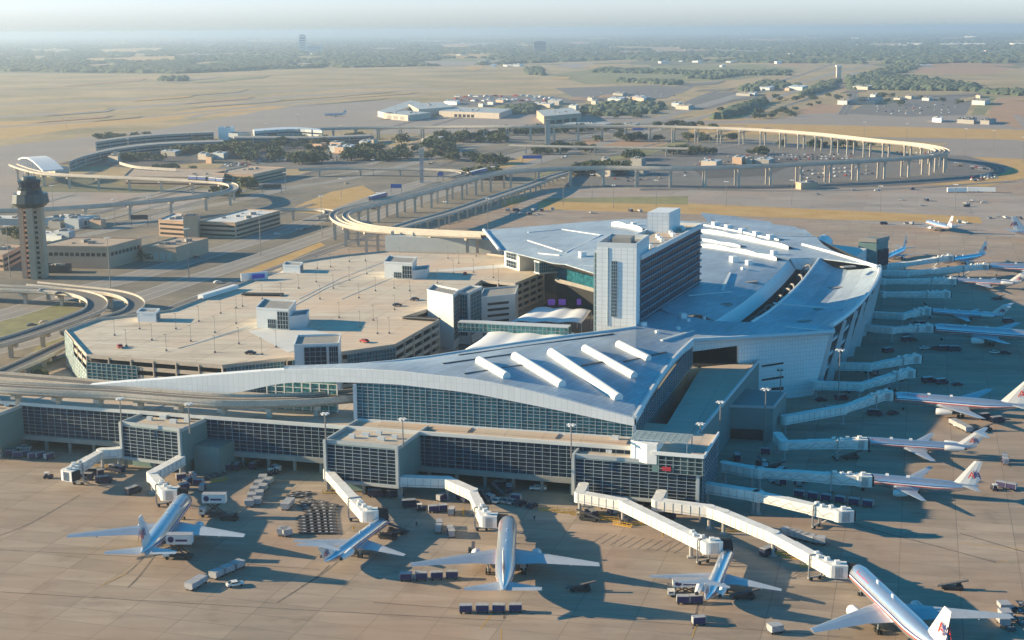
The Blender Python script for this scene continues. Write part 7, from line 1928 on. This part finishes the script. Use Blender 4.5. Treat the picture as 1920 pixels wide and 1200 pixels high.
# far woods: belts of trees as one mass each
def blob(mb, c_, r_, h_, rr):
    """a rough eight-sided tree mound with broken top"""
    n = 6; i = len(mb.v); a0 = rr.uniform(0, 1)
    for (q, z) in ((1.0, 0), (.95, .55), (.5, .95)):
        for k in range(n):
            a_ = a0 + 2 * math.pi * k / n; f_ = rr.uniform(.75, 1.2); mb.v.append((c_[0] + r_ * q * f_ * math.cos(a_), c_[1] + r_ * q * f_ * math.sin(a_), h_ * z * rr.uniform(.85, 1.1)))
    mb.v.append((c_[0], c_[1], h_ * rr.uniform(.95, 1.15)))
    for l_ in range(2):
        for k in range(n):
            k2 = (k + 1) % n; mb.f.append((i + l_ * n + k, i + l_ * n + k2, i + (l_ + 1) * n + k2, i + (l_ + 1) * n + k)); mb.m.append(0)
    for k in range(n): mb.f.append((i + 2 * n + k, i + 2 * n + (k + 1) % n, i + 3 * n)); mb.m.append(0)
def inpoly(x, y, poly):
    c = False; j = len(poly) - 1
    for i in range(len(poly)):
        xi, yi = poly[i]; xj, yj = poly[j]
        if (yi > y) != (yj > y) and x < (xj - xi) * (y - yi) / (yj - yi) + xi: c = not c
        j = i
    return c
def woods(name_lab, polys, n_, r_, h_, seed):
    rr = random.Random(seed); mb = MB()
    for poly, share in polys:
        xs = [p[0] for p in poly]; ys = [p[1] for p in poly]; m_ = int(n_ * share); c = 0; tries = 0
        while c < m_ and tries < m_ * 30:
            tries += 1
            x = rr.uniform(min(xs), max(xs)); y = rr.uniform(min(ys), max(ys))
            if not inpoly(x, y, poly) or any(inpoly(x, y, q) for q in FP): continue
            p = W(x, y, 0); s_ = rr.uniform(.6, 1.4); blob(mb, p, r_ * s_, h_ * rr.uniform(.7, 1.3), rr); c += 1
    o = mb.build('woodland', M['leaf2']); tag(o, name_lab, 'woodland', None, 'stuff'); return o
woods('hazy belts of dark trees across the plain to the horizon',
      [([(-100, 132), (-100, 90), (2020, 74), (2020, 116), (1700, 120), (1430, 118), (1160, 112), (900, 122), (700, 126), (480, 130), (330, 137), (150, 136)], .62), ([(-100, 90), (2020, 74), (2020, 62), (-100, 76)], .28), ([(190, 122), (480, 112), (560, 118), (480, 132), (330, 138)], .1)], 21000, 24, 11, 21)
woods('dark tree rows between the fields beyond the airport at the upper right',
      [([(1110, 136), (1130, 129), (1320, 136), (1480, 134), (1480, 142), (1300, 140)], .16), ([(985, 130), (1015, 128), (1020, 142), (990, 140)], .04), ([(1280, 146), (1400, 140), (1330, 150)], .03), ([(1590, 146), (1700, 144), (1830, 160), (1830, 172), (1600, 168), (1590, 160)], .22),
       ([(1540, 158), (1575, 152), (1560, 166), (1500, 182)], .06), ([(1340, 224), (1400, 198), (1436, 190), (1430, 196), (1380, 216)], .09), ([(1160, 150), (1280, 156), (1270, 160), (1160, 154)], .04), ([(1600, 146), (1700, 118), (1760, 112), (1690, 138)], .10),
       ([(1100, 204), (1160, 196), (1240, 198), (1230, 214), (1130, 218)], .06), ([(940, 206), (1000, 200), (1000, 214), (950, 214)], .04), ([(1380, 168), (1440, 154), (1500, 160), (1400, 176)], .04), ([(1840, 172), (1920, 172), (1920, 180), (1850, 176)], .04), ([(300, 146), (350, 146), (350, 153), (300, 152)], .02), ([(560, 112), (730, 118), (730, 124), (640, 126)], .06)], 2600, 11, 8, 22)
# far settlement: pale roofs scattered in the haze
rr = random.Random(9)
hm = {}
for k, m_ in enumerate(('wpanel', 'concrete', 'graywall')):
    mb = MB(); mb.box((0, 0, .5), (1, 1, 1)); mb.prism([(-.55, -.55), (.55, -.55), (.55, .55), (-.55, .55)], .97, 1.04, 0); mb.box((.2, .1, 1.1), (.2, .2, .2)); hm[k] = mb.mesh('far_building', M[m_])
for k in range(170):
    x = rr.uniform(0, 1920); y = rr.uniform(70, 118) if k % 3 else rr.uniform(80, 128); p = W(x, y, 0); s_ = rr.uniform(14, 60)
    o = bpy.data.objects.new('distant_building', hm[k % 3]); COL.objects.link(o); o.location = p; o.rotation_euler = (0, 0, rr.uniform(0, 1.5)); o.scale = (s_, s_ * rr.uniform(.4, 1), rr.uniform(5, 10)); tag(o, 'tiny pale building far off in the haze', 'building', 'tiny buildings on the far plain')
for lab, x0, x1, y, h in (('long bright white warehouse in the upper right haze', 1767, 1812, 86, 12), ('second long white warehouse right of it in the haze', 1815, 1848, 85, 11), ('pale warehouse group left of the long white one', 1705, 1730, 84, 10), ('small white warehouse far left of the warehouse group', 1597, 1610, 73, 12), ('pale warehouse at the right edge in the haze', 1900, 1930, 84, 10), ('low white block between the far warehouses', 1675, 1700, 87, 8), ('pale far warehouse high in the upper right haze', 1812, 1830, 70, 10)):
    a_ = W(x0, y, 0); b_ = W(x1, y, 0); t = thing('warehouse', lab, 'warehouse', (a_.x, a_.y, 0)); mb = MB(); mb.prism([(a_.x, a_.y), (b_.x, b_.y), (b_.x + 30, b_.y + 160), (a_.x + 30, a_.y + 160)], 0, h, 0); mb.build('wall', M['wpanel'], t)
    mb = MB(); mb.prism([(a_.x - 4, a_.y - 4), (b_.x + 4, b_.y - 4), (b_.x + 34, b_.y + 164), (a_.x + 26, a_.y + 164)], h, h + 2, 0); mb.build('roof', M['wpanel'], t)
for lab, x, y, w_, h, dk in (('white tower block on the horizon, upper left', 568, 98, 40, 110, 0), ('lower white block beside the tower block on the horizon', 590, 99, 90, 45, 0), ('dark square office block on the horizon, top centre', 1012, 97, 75, 62, 1)):
    p = W(x, y, 0); t = thing('tower_block', lab, 'tower block', (p.x, p.y, 0)); mb = MB(); mb.box((p.x, p.y, h / 2), (w_, w_ * .7, h), 0); mb.build('wall', M['conc_dark' if dk else 'wpanel'], t)
    mb = MB(); mb.box((p.x, p.y, h + 2), (w_ * .5, w_ * .4, 4), 0); mb.build('roof_unit', M['conc_dark'], t)
    for k in range(6):
        mb = MB(); mb.box((p.x, p.y - w_ * .35, h * (.12 + .14 * k)), (w_ * .9, .6, h * .05), 0); mb.build('window', M['glass'], t)

# ------------------------------------------------------------------ haze
hz = MB(); hz.box((0, 31000, 74), (124000, 68000, 152)); ho = hz.build('haze', [])
hmat = bpy.data.materials.new('haze_air'); hmat.use_nodes = True; nt2 = hmat.node_tree; nt2.nodes.clear()
o2 = nt2.nodes.new('ShaderNodeOutputMaterial'); pv = nt2.nodes.new('ShaderNodeVolumePrincipled')
pv.inputs['Color'].default_value = (0.74, 0.87, 1.0, 1); pv.inputs['Density'].default_value = 0.00009; pv.inputs['Anisotropy'].default_value = 0.55
nt2.links.new(pv.outputs[0], o2.inputs['Volume'])
ho.data.materials.clear(); ho.data.materials.append(hmat)
tag(ho, 'thin pale blue haze over the plain', 'haze', None, 'stuff')
# the trees that show largest are single objects, the smaller far ones one mass
TSPEC.sort(key=lambda q: -q[2] / W(q[0], q[1]).length)
for q in TSPEC[:290]: tree_make(*q)
mb = MB()
for px, py, s_, wh, k, z in TSPEC[290:]:
    me = CRN[k % 5]; p = W(px, py, z); ca, sa = math.cos(k), math.sin(k); i = len(mb.v)
    for v in me.vertices: c = v.co; mb.v.append((p.x + s_ * (c.x * ca - c.y * sa), p.y + s_ * (c.x * sa + c.y * ca), p.z + s_ * .8 * c.z))
    for f_ in me.polygons: mb.f.append(tuple(i + q for q in f_.vertices)); mb.m.append(0)
tag(mb.build('far_trees', M['leaf2']), 'small far trees scattered between roads and lots in the distance', 'woodland', None, 'stuff')
# the nearest cars are single objects, the far specks one mass
SPEC.sort(key=lambda q: q[0].length / q[4])
for q in SPEC[:262]: fcar_make(*q)
mb = MB()
for p, rz, c, wh, s_ in SPEC[262:]:
    k_ = ('white', 'dark', 'silver', 'red', 'tan').index(c)
    mb.box((p.x, p.y, p.z + .6 * s_), (4.4 * s_, 1.8 * s_, .6 * s_), rz, k_); mb.box((p.x, p.y, p.z + 1.15 * s_), (2.3 * s_, 1.6 * s_, .5 * s_), rz, k_)
tag(mb.build('distant_cars', [M['veh_white'], M['veh_dark'], M['veh_silver'], M['veh_red'], M['veh_tan']]), 'specks of parked cars in the farthest car parks', 'cars', None, 'stuff')
# loose empty prototypes that were never placed are removed
for pr in [CART, TUG, CONT, DOLLY, PICK, VAN, CATER, LOADER, RAIL, PW, PS, PM, PT] + list(CARS.values()):
    if not pr.used:
        for c in KIDS[pr.root.name]: bpy.data.objects.remove(c)
        bpy.data.objects.remove(pr.root)
for o in list(COL.objects):
    if o.get('label') == '': del o['label']
    if len(str(o.get('label', '')).split()) > 16: print('LONG', o.name, o['label'])
